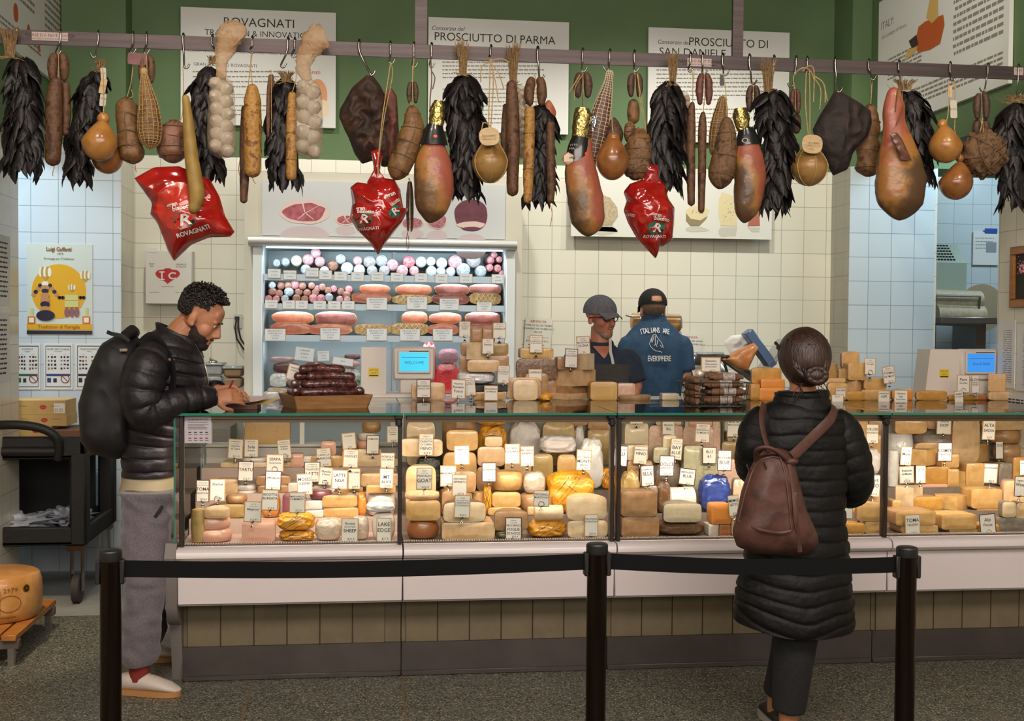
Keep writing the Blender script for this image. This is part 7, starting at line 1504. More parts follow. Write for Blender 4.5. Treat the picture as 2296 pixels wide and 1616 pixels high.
M_PUFFP=mat('puffer_plum','120d13','1a141b',sc=10,rough=.5,bump=.9,bsc=40);M_PUFFK=mat('puffer_black','060606','0b0a0a',sc=10,rough=.6,bump=1.0,bsc=40,spec=.3);M_GREYP=mat('heather_grey','5f575c','72696e',sc=160,rough=.9,sheen=.3);M_NAVY=mat('navy_polo','16202f','1c283a',sc=30,rough=.85);M_BLUES=mat('blue_tee','1f3a55','27455f',sc=20,rough=.85);M_NYLON=mat('black_nylon','0f0e10','171518',sc=30,rough=.6);M_DENIM=mat('dark_trousers','1a1a1f',rough=.9)
def shoe(par,toe,heel,zt,mu,ms,nm='shoe',h=.09):
 """low trainer from heel to toe on the floor; zt = floor height"""
 T,H=Vector(toe),Vector(heel);d=(T-H).normalized();s=Vector((-d.y,d.x,0));L=(T-H).length
 def ring(u,z0,z1,w):c=H+d*L*u;return[c+s*cos(a)*w+Vector((0,0,(z0+z1)/2+zt+sin(a)*(z1-z0)/2))for a in[2*pi*q/16 for q in range(16)]]
 o=mk(nm,MB().add(loft([ring(.0,.02,.07,.02),ring(.04,.016,h,.034),ring(.22,.016,h+.012,.038),ring(.42,.016,h+.004,.042),ring(.62,.016,.078,.047),ring(.82,.016,.058,.045),ring(.95,.016,.038,.030),ring(1.0,.02,.032,.012)])),mu,par,smooth=60)
 out=[(.0,.018),(.02,.034),(.25,.038),(.5,.046),(.68,.050),(.85,.047),(.96,.032),(1.0,.010)];pl=[H+d*L*u+s*w for u,w in out]+[H+d*L*u-s*w for u,w in reversed(out)]
 mk('sole',MB().add(loft([[p+Vector((0,0,z+zt))for p in pl]for z in(.001,.024)])),ms,o,smooth=50);b=MB()
 for q in range(5):
  u=.36+.075*q;z=h+.012-.009*q;c=H+d*L*u+Vector((0,0,zt+z));b.tube([c-s*.026-Vector((0,0,.012)),c+Vector((0,0,.004)),c+s*.026-Vector((0,0,.012))],.004,5)
 mk('laces',b,mat('lace_grey','9a9490',rough=.8),o)
# ---------------------------------------------------------------- the man writing at the left end
def man():
 A=lambda x,y,Y:at(x,y,Y);b=MB();hc=A(446,712,5.62);HM=headm(hc,-.10,.48);head(b,HM,1.03)
 nb=A(393,752,5.62);limb(b,[nb-Vector((.02,0,.06)),A(408,742,5.62),A(424,728,5.62)],[.075,.062,.060])
 limb(b,[A(334,1130,5.62),A(336,1030,5.62),A(350,920,5.62),A(372,820,5.62),A(390,765,5.62)],[.11,.10,.12,.13,.07],18)
 hips=[(A(330,1150,5.52),A(322,1310,5.42),A(312,1490,5.40)),(A(338,1150,5.72),A(338,1300,5.80),A(331,1445,5.93))]
 for h,k,a in hips:limb(b,[h,k,a,Vector((a.x,a.y,.05))],[.085,.062,.042,.035])
 for a in(hips[0][2],hips[1][2]):b.add(tube([Vector((a.x-.02,a.y,.045)),Vector((a.x+.09,a.y-.01,.036))],[.026,.018],10))
 sh,el,wr=A(338,815,5.44),A(322,912,5.40),A(478,892,5.50);limb(b,[sh,el],[.055,.045]);limb(b,[el,wr],[.045,.027]);hand(b,wr-Vector((.005,0,0)),(1,.22,.10),(.1,1,-.5),.55,1)
 sh2,el2,wr2=A(395,815,5.80),A(420,884,5.86),A(492,874,5.68);limb(b,[sh2,el2],[.055,.045]);limb(b,[el2,wr2],[.045,.027]);hand(b,wr2,(1,-.25,.05),(.1,-.6,-1),.75,-1)
 o=person(b,M_SK1,'bearded man with curly black hair, plum puffer jacket and rucksack, writing at the counter',Vector((-.92,5.6,0)));eyes(HM,o,1.03)
 random.seed(3);h=MB()
 def bald(d):return d.z<(.40 if d.x>.45 else(-.02 if d.x>-.05 else-.52))or(d.x>.52 and d.z<.60)or(abs(d.y)>.55 and d.z<.10 and d.x>-.22)
 V,F_=ball((0,0,0),1,40,26);h.add(([Vector((-.008+p.x*.103,p.y*.084,.044+p.z*.096))*1.03 for p in V],[f for f in F_ if not bald(sum((V[i]for i in f),Vector())/4)]),0,HM)
 for k in range(2600):
  u=rnd(-1,1);t=rnd(0,2*pi);d=Vector((sqrt(1-u*u)*cos(t),sqrt(1-u*u)*sin(t),u))
  if bald(d):continue
  up=max(0,d.z);c=Vector((-.008+d.x*.100,d.y*.082,.043+d.z*.093))*1.03+d*(.002+.024*up*rnd(.1,1.1)*(1+.5*max(0,d.x)));q=rnd(.0035,.0066);h.add(ball(c,(q,q*rnd(.7,1.2),q*rnd(.7,1.2)),6,4,.4,3,k),0,HM)
 mk('hair',h,M_HAIRB,o,smooth=180)
 beard(HM,M_BEARD,o,1.03);be=MB()
 for q in(-1,1):be.add(ball((.0985,q*.029,.021),(.006,.021,.0048),12,8),0,HM)
 mk('eyebrows',be,M_HAIRB,o,smooth=180)
 lg=MB()
 for(h_,k_,a_),rr in zip(hips,((.115,.095,.078,.060),(.105,.09,.070,.055))):lg.add(tube(spl([h_+Vector((0,0,.10)),h_,k_,a_+Vector((0,0,.07)),a_],70),[(q*.95,q)for q in spn((rr[0]*1.02,rr[0],rr[1],rr[2],rr[3]),70)],36))
 lg.v=[p+Vector((.016*noise.noise(p*7)+.026*abs(noise.noise(Vector((p.x*9,p.y*6,p.z*16)))),-.036*abs(noise.noise(Vector((p.x*12+p.z*8,p.y*4,p.z*14)))),.0))for p in lg.v];lg.add(ball(A(334,1120,5.62),(.115,.17,.12),20,14));clothes('trousers',lg,M_GREYP,o,.007,3)
 for(h_,k_,a_),nm in zip(hips,'ab'):
  mk('sock',MB().add(tube([Vector((a_.x,a_.y,.06)),Vector((a_.x,a_.y,.17))],[.043,.042],14)),mat('sock_red','7d2a20',rough=.9),o);shoe(o,(a_.x+(.185 if nm=='a' else .15),a_.y-.05 if nm=='a' else a_.y,0),(a_.x-(.085 if nm=='a' else .12),a_.y+.02 if nm=='a' else a_.y,0),0,mat('trainer_white','cfc0b4',rough=.5),mat('gum_sole','b3814e',rough=.5))
 st=MB().add(loft([[A(333,y,5.62)+Vector((cos(t)*w*(1.0),sin(t)*w*1.15,.008*sin(3*t+1)))for t in[2*pi*q/40 for q in range(40)]]for y,w in((1020,.108),(1055,.106),(1094,.128),(1096,.122),(1060,.112))],caps=False));mk('shirt_tail',st,mat('shirt_beige','a89a7c',rough=.85),o,smooth=60)
 S=.00206;j=MB();j.add(puff([A(398,745,5.62),A(384,790,5.62),A(372,850,5.62),A(354,920,5.62),A(337,985,5.62),A(334,1040,5.62),A(334,1066,5.62)],[.085,.148,.185,.168,.128,.122,.120],[1.1,1.2,1.1,1.1,1.15,1.2,1.15],.058,.07,170,48,1));mk('jacket_body',j,M_PUFFP,o,smooth=180)
 for nm,p,r,sd in(('a',[A(352,792,5.47),A(330,830,5.40),A(318,885,5.375),A(330,920,5.38),A(398,902,5.42),A(450,892,5.47),A(481,889,5.50)],[.080,.096,.094,.084,.064,.056,.045],4),('b',[A(400,800,5.78),A(412,850,5.85),A(425,884,5.88),A(455,878,5.80),A(490,873,5.69)],[.080,.078,.060,.054,.044],7)):mk('jacket_sleeve',MB().add(puff(p,r,1.0,.066,.10,130,30,sd,None,.06)),M_PUFFP,o,smooth=180)
 c=MB();c.add(loft([[A(395,y,5.62)+Vector((cos(t)*w*1.12+.012+.05*cos(t)*k,sin(t)*w*1.1,.045*-cos(t)+k*.0))for t in[2*pi*q/36 for q in range(36)]]for y,w,k in((780,.100,0),(758,.090,0),(745,.088,.1),(744,.079,.1),(770,.080,0))],caps=False));mk('jacket_collar',c,M_PUFFP,o,smooth=70)
 z=MB();z.tube(spl([A(438,772,5.50),A(456,810,5.47),A(466,850,5.46),A(462,880,5.47)],12),.004,6);mk('zip',z,M_STAND,o)
 out=[(296,748),(315,760),(322,800),(318,880),(306,960),(298,1020),(262,1030),(205,1018),(184,995),(178,905),(200,830),(228,770),(262,750)]
 r=mk('rucksack',MB().add(pillow(out,5.62,.155,.010,5,2,16,80,(262,890),5)),M_NYLON,org=A(262,1028,5.62),label='tall black roll-top rucksack on the back of the bearded man',cat='rucksack',smooth=80)
 mk('roll_top',MB().add(tube([A(280,752,5.50),A(296,742,5.56),A(300,745,5.66),A(285,752,5.74)],[.022,.028,.028,.022],10)).add(tube([A(290,765,5.46),A(272,752,5.45),A(250,748,5.46),A(240,744,5.47)],[(.002,.010)]*4,6)),M_NYLON,r,smooth=70)
 mk('buckle',MB().box(A(276,785,5.455)-Vector((.016,.004,.008)),A(276,785,5.455)+Vector((.022,.004,.010)),0,.003),M_STAND,r)
 t=MB();t.add(tube(spl([A(318,775,5.52),A(345,757,5.47),A(372,785,5.42),A(388,830,5.405),A(382,880,5.42),A(345,925,5.43)],24),[(.006,.030)]*25,8));mk('shoulder_strap',t,M_NYLON,r,smooth=60);mk('strap_patch',MB().add(ball(A(383,806,5.398),(.016,.004,.007),10,6)),mat('leather_patch','8a6a4c',rough=.6),r)
 mk('ballpoint_pen',MB().tube([A(513,874,5.535),A(522,853,5.56)],.0045,8),mat('pen_red','7d1424',rough=.25,coat=.5),org=A(513,874,5.535),label='dark red pen in the writing man\'s hand',cat='pen')
 mk('phone',MB().add(box((-.007,-.004,-.03),(.007,.004,.03),.002),0,Matrix.Translation(A(356,1147,5.405))@Matrix.Rotation(.6,4,'Y')),M_BLACK,org=A(357,1140,5.40),label='black phone edge sticking out of the grey trouser pocket',cat='phone')
man()
# ---------------------------------------------------------------- the woman seen from behind
def woman():
 Yw=4.5;A=lambda x,y,Y=Yw:at(x,y,Y);b=MB();hc=A(1802,812,Yw);HM=headm(hc,1.50,.10);head(b,HM,.96,.92)
 limb(b,[A(1800,905),A(1800,870),A(1801,830)],[.060,.052,.050]);limb(b,[A(1785,1300),A(1790,1180),A(1795,1060),A(1797,960),A(1800,900)],[.10,.085,.09,.085,.05],18)
 kn=A(1783,1440,Yw-.02);an=Vector((A(1768,1590,Yw).x,Yw,.10));kn2=A(1772,1420,Yw+.13);an2=Vector((A(1768,1590,Yw).x+.03,Yw+.22,.10))
 for h,k,a in((A(1800,1290),kn,an),(A(1755,1290,Yw+.06),kn2,an2)):limb(b,[h,k,a,Vector((a.x,a.y,.05))],[.080,.060,.038,.034]);b.add(tube([Vector((a.x,a.y-.03,.040)),Vector((a.x,a.y+.10,.03))],[.024,.018],10))
 aR=[A(1890,950,Yw),A(1915,1070,Yw+.02),A(1880,1090,Yw+.26)];aL=[A(1690,945,Yw),A(1690,1050,Yw+.05),A(1730,1060,Yw+.28)]
 for s_,a in((1,aR),(-1,aL)):limb(b,a[:2],[.05,.04]);limb(b,a[1:],[.04,.026]);hand(b,a[2],(-s_*.3,.9,.2),(-s_,0,-.3),.5,s_)
 o=person(b,M_SK4,'woman seen from behind in a long black quilted coat, dark low bun',Vector((1.78,Yw,0)))
 h=MB();V,F_=ball((0,0,0),1,48,30);P=[]
 for p in V:
  t=atan2(p.y,p.x);q=1+.035*noise.noise(Vector((t*5,p.z*1.2,0)))+.02*sin(t*26+3*noise.noise(p*2))*(1-abs(p.z));lo=min(0,p.z)
  P.append(Vector((-.012+p.x*.108*q+.012*lo,p.y*.101*q*(1-.10*lo*lo*lo*-1),.022+p.z*(.114 if p.z>0 else .122)*q)))
 h.add((P,F_),0,HM);cut=[]
 for f in h.f:
  c=HM.inverted()@(sum((h.v[i]for i in f),Vector())/len(f))
  if not(c.x>.055 and c.z<.075):cut.append(f)
 h.f=cut;h.m=[0]*len(cut);random.seed(5)
 for k in range(22):
  a=rnd(-2.2,2.2);h.tube(spl([HM@Vector((-.02-.10*cos(a)*.9,.108*sin(a*.6),rnd(.0,.09))),HM@Vector((-.10,.07*sin(a)*.9,-.03)),HM@Vector((-.115,.03*sin(a),-.07))],10),[.006]*11,6)
 mk('hair',h,M_HAIRD,o,smooth=180)
 bn=MB()
 for k in range(9):a=2*pi*k/9;bn.add(tube(spl([HM@Vector((-.115-.012*(q%2),.034*cos(a+q*.7)-.012,-.058+.026*sin(a+q*.7)))for q in range(5)],14),[.013]*15,8))
 bn.add(ball(HM@Vector((-.112,-.012,-.058)),(.040,.030,.032),16,10,.2,3));mk('hair_bun',bn,M_HAIRD,o,smooth=180)
 w=MB()
 for k in range(14):s=1 if k%3 else-1;w.tube([HM@Vector((-.085,s*rnd(.02,.06),-.085)),HM@Vector((-.09,s*rnd(.03,.075),-.12)),HM@Vector((-.085,s*rnd(.03,.085),-.155))],[.0016,.0012,.0005],4)
 mk('hair_wisps',w,M_HAIRD,o)
 mk('hair_clip',MB().add(ball(HM@Vector((-.122,.032,-.052)),(.006,.008,.018),10,6)),M_BLACK,o)
 slant=lambda t,s:(.035*abs(sin(t))-.05*max(0,cos(t))*abs(sin(t*.5+.3)))*min(1,max(0,(s-.45)/.4))
 V,F_=(puff([A(1800,905),A(1797,930),A(1796,985),A(1796,1060),A(1793,1140),A(1788,1230),A(1782,1310),A(1780,1380),A(1781,1412)],[.105,.175,.195,.190,.182,.205,.228,.240,.238],[.75,.62,.62,.66,.72,.74,.74,.74,.72],.058,.045,230,64,2,slant))
 xc=A(1781,1400).x;zh=A(1781,1300).z;V=[p+Vector((0,0,.055*max(0,(xc-p.x)/.24)**1.5*min(1,(zh-p.z)/.15)))if p.z<zh else p for p in V];mk('coat_body',MB().add((V,F_)),M_PUFFK,o,smooth=180)
 for s_,p,r in((1,[A(1862,935),A(1886,968),A(1906,1025),A(1914,1075,Yw+.02),A(1905,1098,Yw+.10),A(1885,1092,Yw+.24)],[.055,.078,.080,.080,.075,.058]),(-1,[A(1722,930),A(1701,955),A(1690,1003),A(1690,1045,Yw+.06),A(1715,1060,Yw+.16),A(1732,1060,Yw+.26)],[.052,.068,.070,.070,.066,.055])):mk('coat_sleeve',MB().add(puff(p,r,1.0,.056,.05,120,30,3+s_,None,.05)),M_PUFFK,o,smooth=180)
 mk('coat_collar',MB().add(puff([A(1798,922),A(1798,900),A(1799,882),A(1799,876)],[.125,.112,.108,.096],[.8]*4,.055,.05,40,40,8)),M_PUFFK,o,smooth=180)
 lg=MB()
 for h_,k_,a_,r in((A(1795,1330),kn,an,(.10,.084,.066)),(A(1760,1330,Yw+.06),kn2,an2,(.095,.072,.058))):c=Vector((a_.x,a_.y,A(1768,1592).z));lg.add(tube(spl([h_,k_,c],16),spn(r,16),18))
 clothes('leggings',lg,mat('leggings_black','131315','1b1b1d',sc=80,rough=.85),o,.008,3)
 for a_ in(an,an2):shoe(o,(a_.x+.01,a_.y+.16,0),(a_.x,a_.y-.075,0),0,mat('trainer_black','1a1716',rough=.6),mat('sole_pale','a59a90',rough=.6),h=.06)
 Yb=Yw-.19;M_L=mat('brown_leather','3f251e','54332a','301b16',sc=8,lo=.3,hi=.7,rough=.55,bump=.5,bsc=40)
 out=[(1698,1022),(1712,1010),(1740,1003),(1766,1010),(1778,1028),(1790,1080),(1806,1140),(1830,1195),(1834,1215),(1826,1236),(1790,1246),(1740,1244),(1690,1240),(1652,1225),(1642,1195),(1652,1160),(1664,1100),(1680,1055)]
 g=MB().add(pillow(out,Yb,.085,.008,6,4,16,80,(1735,1140),4));r=mk('leather_backpack',g,M_L,org=A(1735,1244,Yb),label='brown leather backpack with wide straps worn over the long black coat',cat='backpack',smooth=80);tr=bvh_of(g)
 def on(px,py,off=.004):p=at(px,py,Yb-.4);q=tr.ray_cast(p,(at(px,py,Yb)-p).normalized())[0];return(q or at(px,py,Yb-.03))+Vector((0,-off,0))
 def seam(pts,rad,nm,m):mk(nm,MB().tube(spl([on(*p)for p in pts],28),rad,6),m,r)
 M_L2=mat('brown_leather_trim','4a2d25','5d3a30',sc=14,rough=.5)
 seam([(1655,1168),(1700,1186),(1745,1194),(1772,1190)],.006,'flap_edge',M_L2);seam([(1655,1168),(1672,1100),(1690,1050),(1712,1028),(1740,1024),(1752,1034),(1764,1090),(1774,1190)],.0035,'flap_piping',M_L2);seam([(1690,1034),(1715,1022),(1745,1020),(1762,1026)],.003,'top_zip',M_BLACK);seam([(1768,1040),(1778,1100),(1784,1170),(1792,1235)],.010,'side_gusset',M_L2)
 for px,py in((1711,1036),(1674,1042)):mk('zip_pull',MB().tube([on(px,py,.006),on(px+5,py+14,.010)],.003,6),M_STAND,r)
 mk('zip_pull',MB().box(on(1781,1112,.012)-Vector((.005,.003,.02)),on(1781,1112,.012)+Vector((.005,.003,.02)),0,.002),M_STAND,r)
 mk('haul_handle',MB().add(tube(spl([on(1696,1030),A(1698,1008,Yb-.05),A(1720,1003,Yb-.07),A(1745,1014,Yb-.07),on(1768,1036)],18),[(.008,.012)]*19,8)),M_L,r,smooth=70)
 for p in(([A(1714,908,Yw-.02),A(1708,934,Yw-.125),A(1712,970,Yw-.16),A(1726,1015,Yb-.02)],.019),([A(1872,915,Yw-.05),A(1862,940,Yw-.13),A(1822,980,Yw-.165),A(1776,1024,Yb-.03)],.020)):mk('shoulder_strap',MB().add(tube(spl(p[0],20),[(.005,p[1])]*21,8)),M_L,r,smooth=60)
 mk('strap_knot',MB().add(ball(on(1772,1034,.01),(.026,.014,.014),14,8,.3,3)),M_L,r)
woman()
# ================================================================ the two workers and their bench
def shirt_text(l,tr,s,px,py,h,Y,**k):p=at(px,py,Y-.13);l.add(drape(text(s,h*mpp(px,py,Y)/.7,bold=.012,sx=.62,res=2),Matrix.Translation(p)@Matrix.Rotation(pi/2,4,'X')@Matrix.Rotation(k.get('roll',0),4,'Z'),tr,(0,1,0),.012))
def worker(back):
 Y=7.72 if back else 7.2;A=lambda x,y,d=0:at(x,y,Y+d);cx=1470 if back else 1350;b=MB();hc=A(1463,694)if back else A(1346,712);HM=headm(hc,1.62,.12)if back else headm(hc,-1.02,.06);head(b,HM,1.0);k=1 if back else-1
 nb=A(cx-4,722 if back else 778);limb(b,[nb-Vector((0,0,.04)),hc-Vector((0,0,.10)),hc-Vector((0,0,.05))],[.066,.058,.056])
 f=lambda z:Vector((nb.x,Y,z));zs=nb.z-.06;limb(b,[f(.92),f(1.1),f(zs-.12),f(zs),nb],[.10,.10,.11,.095,.055],18)
 for s in(-1,1):limb(b,[f(.95)+Vector((s*.09,0,0)),f(.5)+Vector((s*.10,0,0)),f(.08)+Vector((s*.11,0,0))],[.085,.058,.04]);b.add(tube([f(.05)+Vector((s*.11,.07*k,0)),f(.04)+Vector((s*.12,-.16*k*-1,0))],[.04,.03],10))
 if back:arms=[(A(1412,772),A(1402,850,.02),A(1440,872,.30)),(A(1526,772),A(1535,846,.02),A(1500,872,.30))]
 else:arms=[(A(1288,808),A(1272,905,-.02),A(1330,925,-.25)),(A(1408,806),A(1424,862,-.02),A(1412,925,-.16))]
 for i,(s,e,w)in enumerate(arms):limb(b,[s,e],[.056,.047]);limb(b,[e,w],[.047,.028]);hand(b,w,(w-e).normalized(),((1,0,-.3),(-1,0,-.3))[i]if back else(0,0,-1),.6,1 if i else-1)
 o=person(b,M_SK3 if back else M_SK2,'man from behind in a blue T-shirt printed ITALIANS ARE EVERYWHERE and a black cap' if back else'man in grey cap, glasses, navy polo and grey apron looking to the right',Vector((nb.x,Y,0)));
 if not back:eyes(HM,o)
 tr_=MB();sh=MB();m=M_BLUES if back else M_NAVY
 sh.add(tube(spl([f(.98),f(1.1),f(zs-.2),f(zs-.06),f(zs+.03),nb+Vector((0,0,.02))],24),[(d_,s_)for d_,s_ in zip(spn([.145,.145,.148,.135,.105,.072],24),spn([.175,.178,.205,.20,.135,.078],24))],36))
 for s,e,w in arms:sh.add(tube(spl([s+Vector(((nb.x-s.x)*.35,0,-.015)),s,s.lerp(e,.45),s.lerp(e,.80 if back else .95)],12),spn([.05,.072,.078,.076],12),20))
 sh.v=[p+Vector((0,.010*noise.noise(p*9),0))for p in sh.v];tree=bvh_of(sh);so=clothes('t_shirt' if back else'polo_shirt',sh,m,o,.010,4)
 for s in(-1,1):tr_.add(tube([f(1.0)+Vector((s*.08,0,0)),f(.5)+Vector((s*.10,0,0)),f(.06)+Vector((s*.11,0,0))],[.115,.085,.07],18))
 mk('trousers',tr_,M_DENIM,o,smooth=70);mk('collar',MB().add(loft([[nb+Vector((cos(t)*w,sin(t)*w*.95,z+.012*sin(t)*-k))for t in[2*pi*q/30 for q in range(30)]]for z,w in((-.03,.096),(.035,.080),(.040,.075),(-.01,.074))],caps=False)),m,o,smooth=60)
 c=MB();V,F_=ball((-.006,0,.040),(.116,.093,.100),30,20);kp=[q for q in F_ if sum(V[i].z for i in q)/len(q)>.030+.0 and not(back and sum(V[i].x for i in q)/len(q)<-.09 and .036<sum(V[i].z for i in q)/len(q)<.085 and abs(sum(V[i].y for i in q)/len(q))<.034)];c.add((V,kp),0,HM);mc=mat('cap_black','131312',rough=.85)if back else mat('cap_grey','5c5a61','6a686f',sc=40,rough=.85)
 co=mk('cap',c,mc,o,smooth=180);v=MB();R=[[HM@Vector((.075+u*.085*(1-.42*(q/5)**2),q/5*.078*(1-.15*u),.048-.030*u-.020*(q/5)**2+dz))for q in range(-5,6)]for u in(0,.35,.7,1)for dz in(0,)];v.add(loft(R+[[p-HM.to_3x3()@Vector((0,0,.005))for p in r]for r in reversed(R)],False,False));mk('visor',v,mc,co,smooth=60)
 if back:
  mk('cap_strap',MB().add(tube([HM@Vector((-.118+.02*(q/4)**2,q*.010,.036))for q in range(-4,5)],[(.006,.002)]*9,6)),mat('strap_yellow','8f8a2c',rough=.6),co);mk('cropped_hair',MB().add(ball((-.016,0,.02),(.100,.0815,.075),24,16),0,HM),mat('hair_cropped','8a6f5c','6f5848',sc=90,rough=.9),o,smooth=180)
  l=MB()
  for i,ch_ in enumerate('ITALIANS ARE'):
   if ch_!=' ':shirt_text(l,tree,ch_,1440+i*5.3+(1.5 if i>7 else 0),740.5+abs(i-5.5)**2*.12,11.5,Y,roll=-(i-5.5)*.022)
  for i,ch_ in enumerate('EVERYWHERE'):shirt_text(l,tree,ch_,1453+i*5.3,804,12,Y)
  def ln(pts,r=.0022):
   q=spl([Vector(p+(0,))for p in pts],14);l.add(tube(drape(([at(p.x,p.y,Y-.13)for p in q],[]),Matrix(),tree,(0,1,0),.010)[0],r,5))
  for pts in([(1464,751),(1457,765),(1456,774),(1466,785),(1479,788),(1481,791)],[(1464,750),(1470,750),(1473,757),(1482,770),(1485,780)],[(1462,755),(1459,766)],[(1466,752),(1461,768)],[(1469,752),(1468,765),(1471,777)],[(1472,762),(1473,772)],[(1478,773),(1482,779)],[(1469,768),(1466,775)]):ln(pts)
  mk('print',l,mat('print_white','cfd0cc',rough=.8),so,smooth=0)
 else:
  beard(HM,M_STUB,o,1.0,.03);g=MB();P3=[];F3=[]
  for j in range(9):
   for i in range(7):w=20*(1-j/8)**.8;P3.append(at(1353+w*(i/3-1)+j*.2,776+j*3.4,Y-.13))
  F3=[(j*7+i,j*7+i+1,j*7+i+8,j*7+i+7)for j in range(8)for i in range(6)];mk('open_neck',MB().add(drape((P3,F3),Matrix(),tree,(0,1,0),.010)),M_SK2,o)
  for s in(-1,1):g.tube([HM@Vector((.104-.012*abs(cos(a)),s*.032+.026*cos(a),.0+.016*sin(a)))for a in[2*pi*q/24 for q in range(25)]],.0030,6);g.tube([HM@Vector(q)for q in((.098,s*.058,.006),(.05,s*.082,.006),(-.005,s*.088,-.002))],.0032,6)
  g.tube([HM@Vector((.108,-.008,.004)),HM@Vector((.108,.008,.004))],.003,6);mk('glasses',g,mat('glasses_frame','15171c',rough=.3),o)
  ap=MB().add(tube(spl([f(.78),f(1.0),f(A(1360,835).z),f(A(1360,814).z)],12),[(.158,.185),(.158,.188)]+[(.160,.20)]*11,30,False));ap.f=[q for q in ap.f if sum(ap.v[i].y for i in q)/4<Y-.02];ap.m=[0]*len(ap.f);mk('apron',ap,mat('apron_grey','34332f','423f3a',sc=120,rough=.9),o,smooth=180)
  for x in(1373,):mk('apron_strap',MB().add(tube(spl([A(1368,752,-.05)]+[(tree.ray_cast(at(x,y,Y-.14)-Vector((0,.5,0)),Vector((0,1,0)))[0]or A(x,y,-.1))-Vector((0,.010,0))for x,y in((1371,788),(1373,800),(1375,816))],12),[(.003,.010)]*13,6)),mat('strap_white','b9b7b0',rough=.8),o,smooth=60)
worker(False);worker(True)
# --- work bench with slicers and tubs
mk('work_bench',MB().box((1.12,7.95,0),(3.44,8.56,.86),0,.004).box((1.10,7.93,.86),(3.45,8.57,.90),0,.004),M_STEEL,org=(2.2,8.2,0),label='long steel work bench along the tiled wall behind the workers',cat='bench')
mk('work_bench',MB().box((-1.45,8.15,0),(-.86,8.57,.94),0,.004),M_STEEL,org=(-1.2,8.3,0),label='small steel bench behind the writing man, left of the fridge',cat='bench')
M_ALU=mat('slicer_alu','a9acab',rough=.3,metal=.7);M_MORT=mat('mortadella_skin','c99a5c','b5834a',sc=12,rough=.45,coat=.3)
def slicer(x0,x1,lab,Y=8.34):
 a=at(x0,760,Y).x;b=at(x1,760,Y).x;c=(a+b)/2;t=thing('meat_slicer',(c,Y,.90),lab,'slicer','meat slicers');w=(b-a)/2
 mk('base',MB().box((c-w,Y-.18,.90),(c+w,Y+.2,1.02),0,.03),M_ALU,t);mk('blade',MB().add(lathe([(0,-.01),(.16,-.01),(.17,0),(.15,.012),(0,.014)],32),0,Matrix.Translation((c-w*.2,Y-.05,1.28))@Matrix.Rotation(pi/2-.3,4,'X')),M_STAND,t);mk('carriage',MB().box((-w,-.14,-.012),(w,.14,.012),0,.004,Matrix.Translation((c,Y-.02,1.36))@Matrix.Rotation(-.7,4,'X')),M_ALU,t);mk('handle',MB().tube([(c+w,Y-.1,1.1),(c+w+.03,Y-.12,1.3),(c+w,Y-.1,1.42)],.010,8),M_BLACK,t);return t
SL=slicer(1402,1532,'slicing machine in front of the blue shirted worker');slicer(1552,1612,'slicing machine with a curved guard right of the blue shirted worker')
p,q=at(1416,721,8.28),at(1526,724,8.28);mk('feed_table',MB().box((p.x,8.24,1.0),(q.x,8.38,p.z-.062),0,.01),M_ALU,SL);mk('mortadella',MB().add(tube([p,p.lerp(q,.02),q.lerp(p,.03),q],[.05,.062,.062,.05],20)),M_MORT,org=p,label='long mortadella lying across the slicer behind the blue shirted worker',cat='sausage',smooth=60)
mk('press_bar',MB().tube([at(1403,706,8.2),at(1416,709,8.2),at(1527,710,8.2),at(1528,735,8.2)],.008,8),M_ALU,org=p,label='steel bar above the long mortadella on the slicer',cat='bar')
def ham_slicer():
 Y=7.5;t=thing('meat_slicer',at(1690,880,Y),'tilted slicer holding a large orange ham, left of the dark haired woman','slicer','meat slicers');c=at(1690,830,Y);M=Matrix.Translation(c)@Matrix.Rotation(.62,4,'Y')
 mk('tray',MB().add(box((-.20,-.12,-.012),(.16,.12,.012),.004),0,Matrix.Translation(c+Vector((-.05,0,-.02)))@Matrix.Rotation(.60,4,'Y')),M_BLACK,t);mk('arm',MB().add(box((-.015,-.10,-.03),(.015,.10,.24),.004),0,Matrix.Translation(c+Vector((.08,.05,.0)))@Matrix.Rotation(.62,4,'Y')),M_ALU,t);mk('guard',MB().add(box((-.03,-.05,-.02),(.03,.05,.26),.006),0,Matrix.Translation(at(1726,815,Y))@Matrix.Rotation(-.65,4,'Y')),mat('slicer_blue','5b7296',rough=.3,metal=.5),t)
 mk('base',MB().box((c.x-.22,Y-.14,.0),(c.x+.22,Y+.2,c.z-.10),0,.02),M_ALU,t)
 mk('ham',MB().add(pillow([(1620,806),(1650,785),(1690,768),(1699,778),(1688,800),(1672,834),(1650,828)],Y-.08,.07,.006,8,3,16,70,None,6)),mat('ham_orange','b8703a','c98a50',sc=14,rough=.4,coat=.4,bump=.3),org=at(1660,800,Y),label='large orange ham resting in the tilted slicer',cat='ham',smooth=80)
 mk('paper_sheet',MB().add(pillow([(1622,768),(1640,752),(1680,748),(1690,762),(1668,790),(1640,800)],Y+.1,.012,.01,9,5,8,40)),M_PAPER,org=at(1650,780,Y),label='crumpled white deli paper behind the orange ham',cat='paper',smooth=60)
ham_slicer()
def tub(x0,x1,y0,y1,lab,lid=True,m=None):
 Y=8.3;a,b,z0,z1=rect(x0,y0,x1,y1,Y);o=mk('food_tub',MB().box((a,Y-.1,z0),(b,Y+.1,z1),0,.012),m or mat('tub_clear','8f928e','a3a5a0',sc=20,rough=.2,coat=.5),org=(a,Y,z0),label=lab,cat='tub',group='tubs behind the writing man')
 if lid:mk('lid',MB().box((a-.008,Y-.108,z1-.006),(b+.008,Y+.108,z1+.012),0,.005),M_ALU,o)
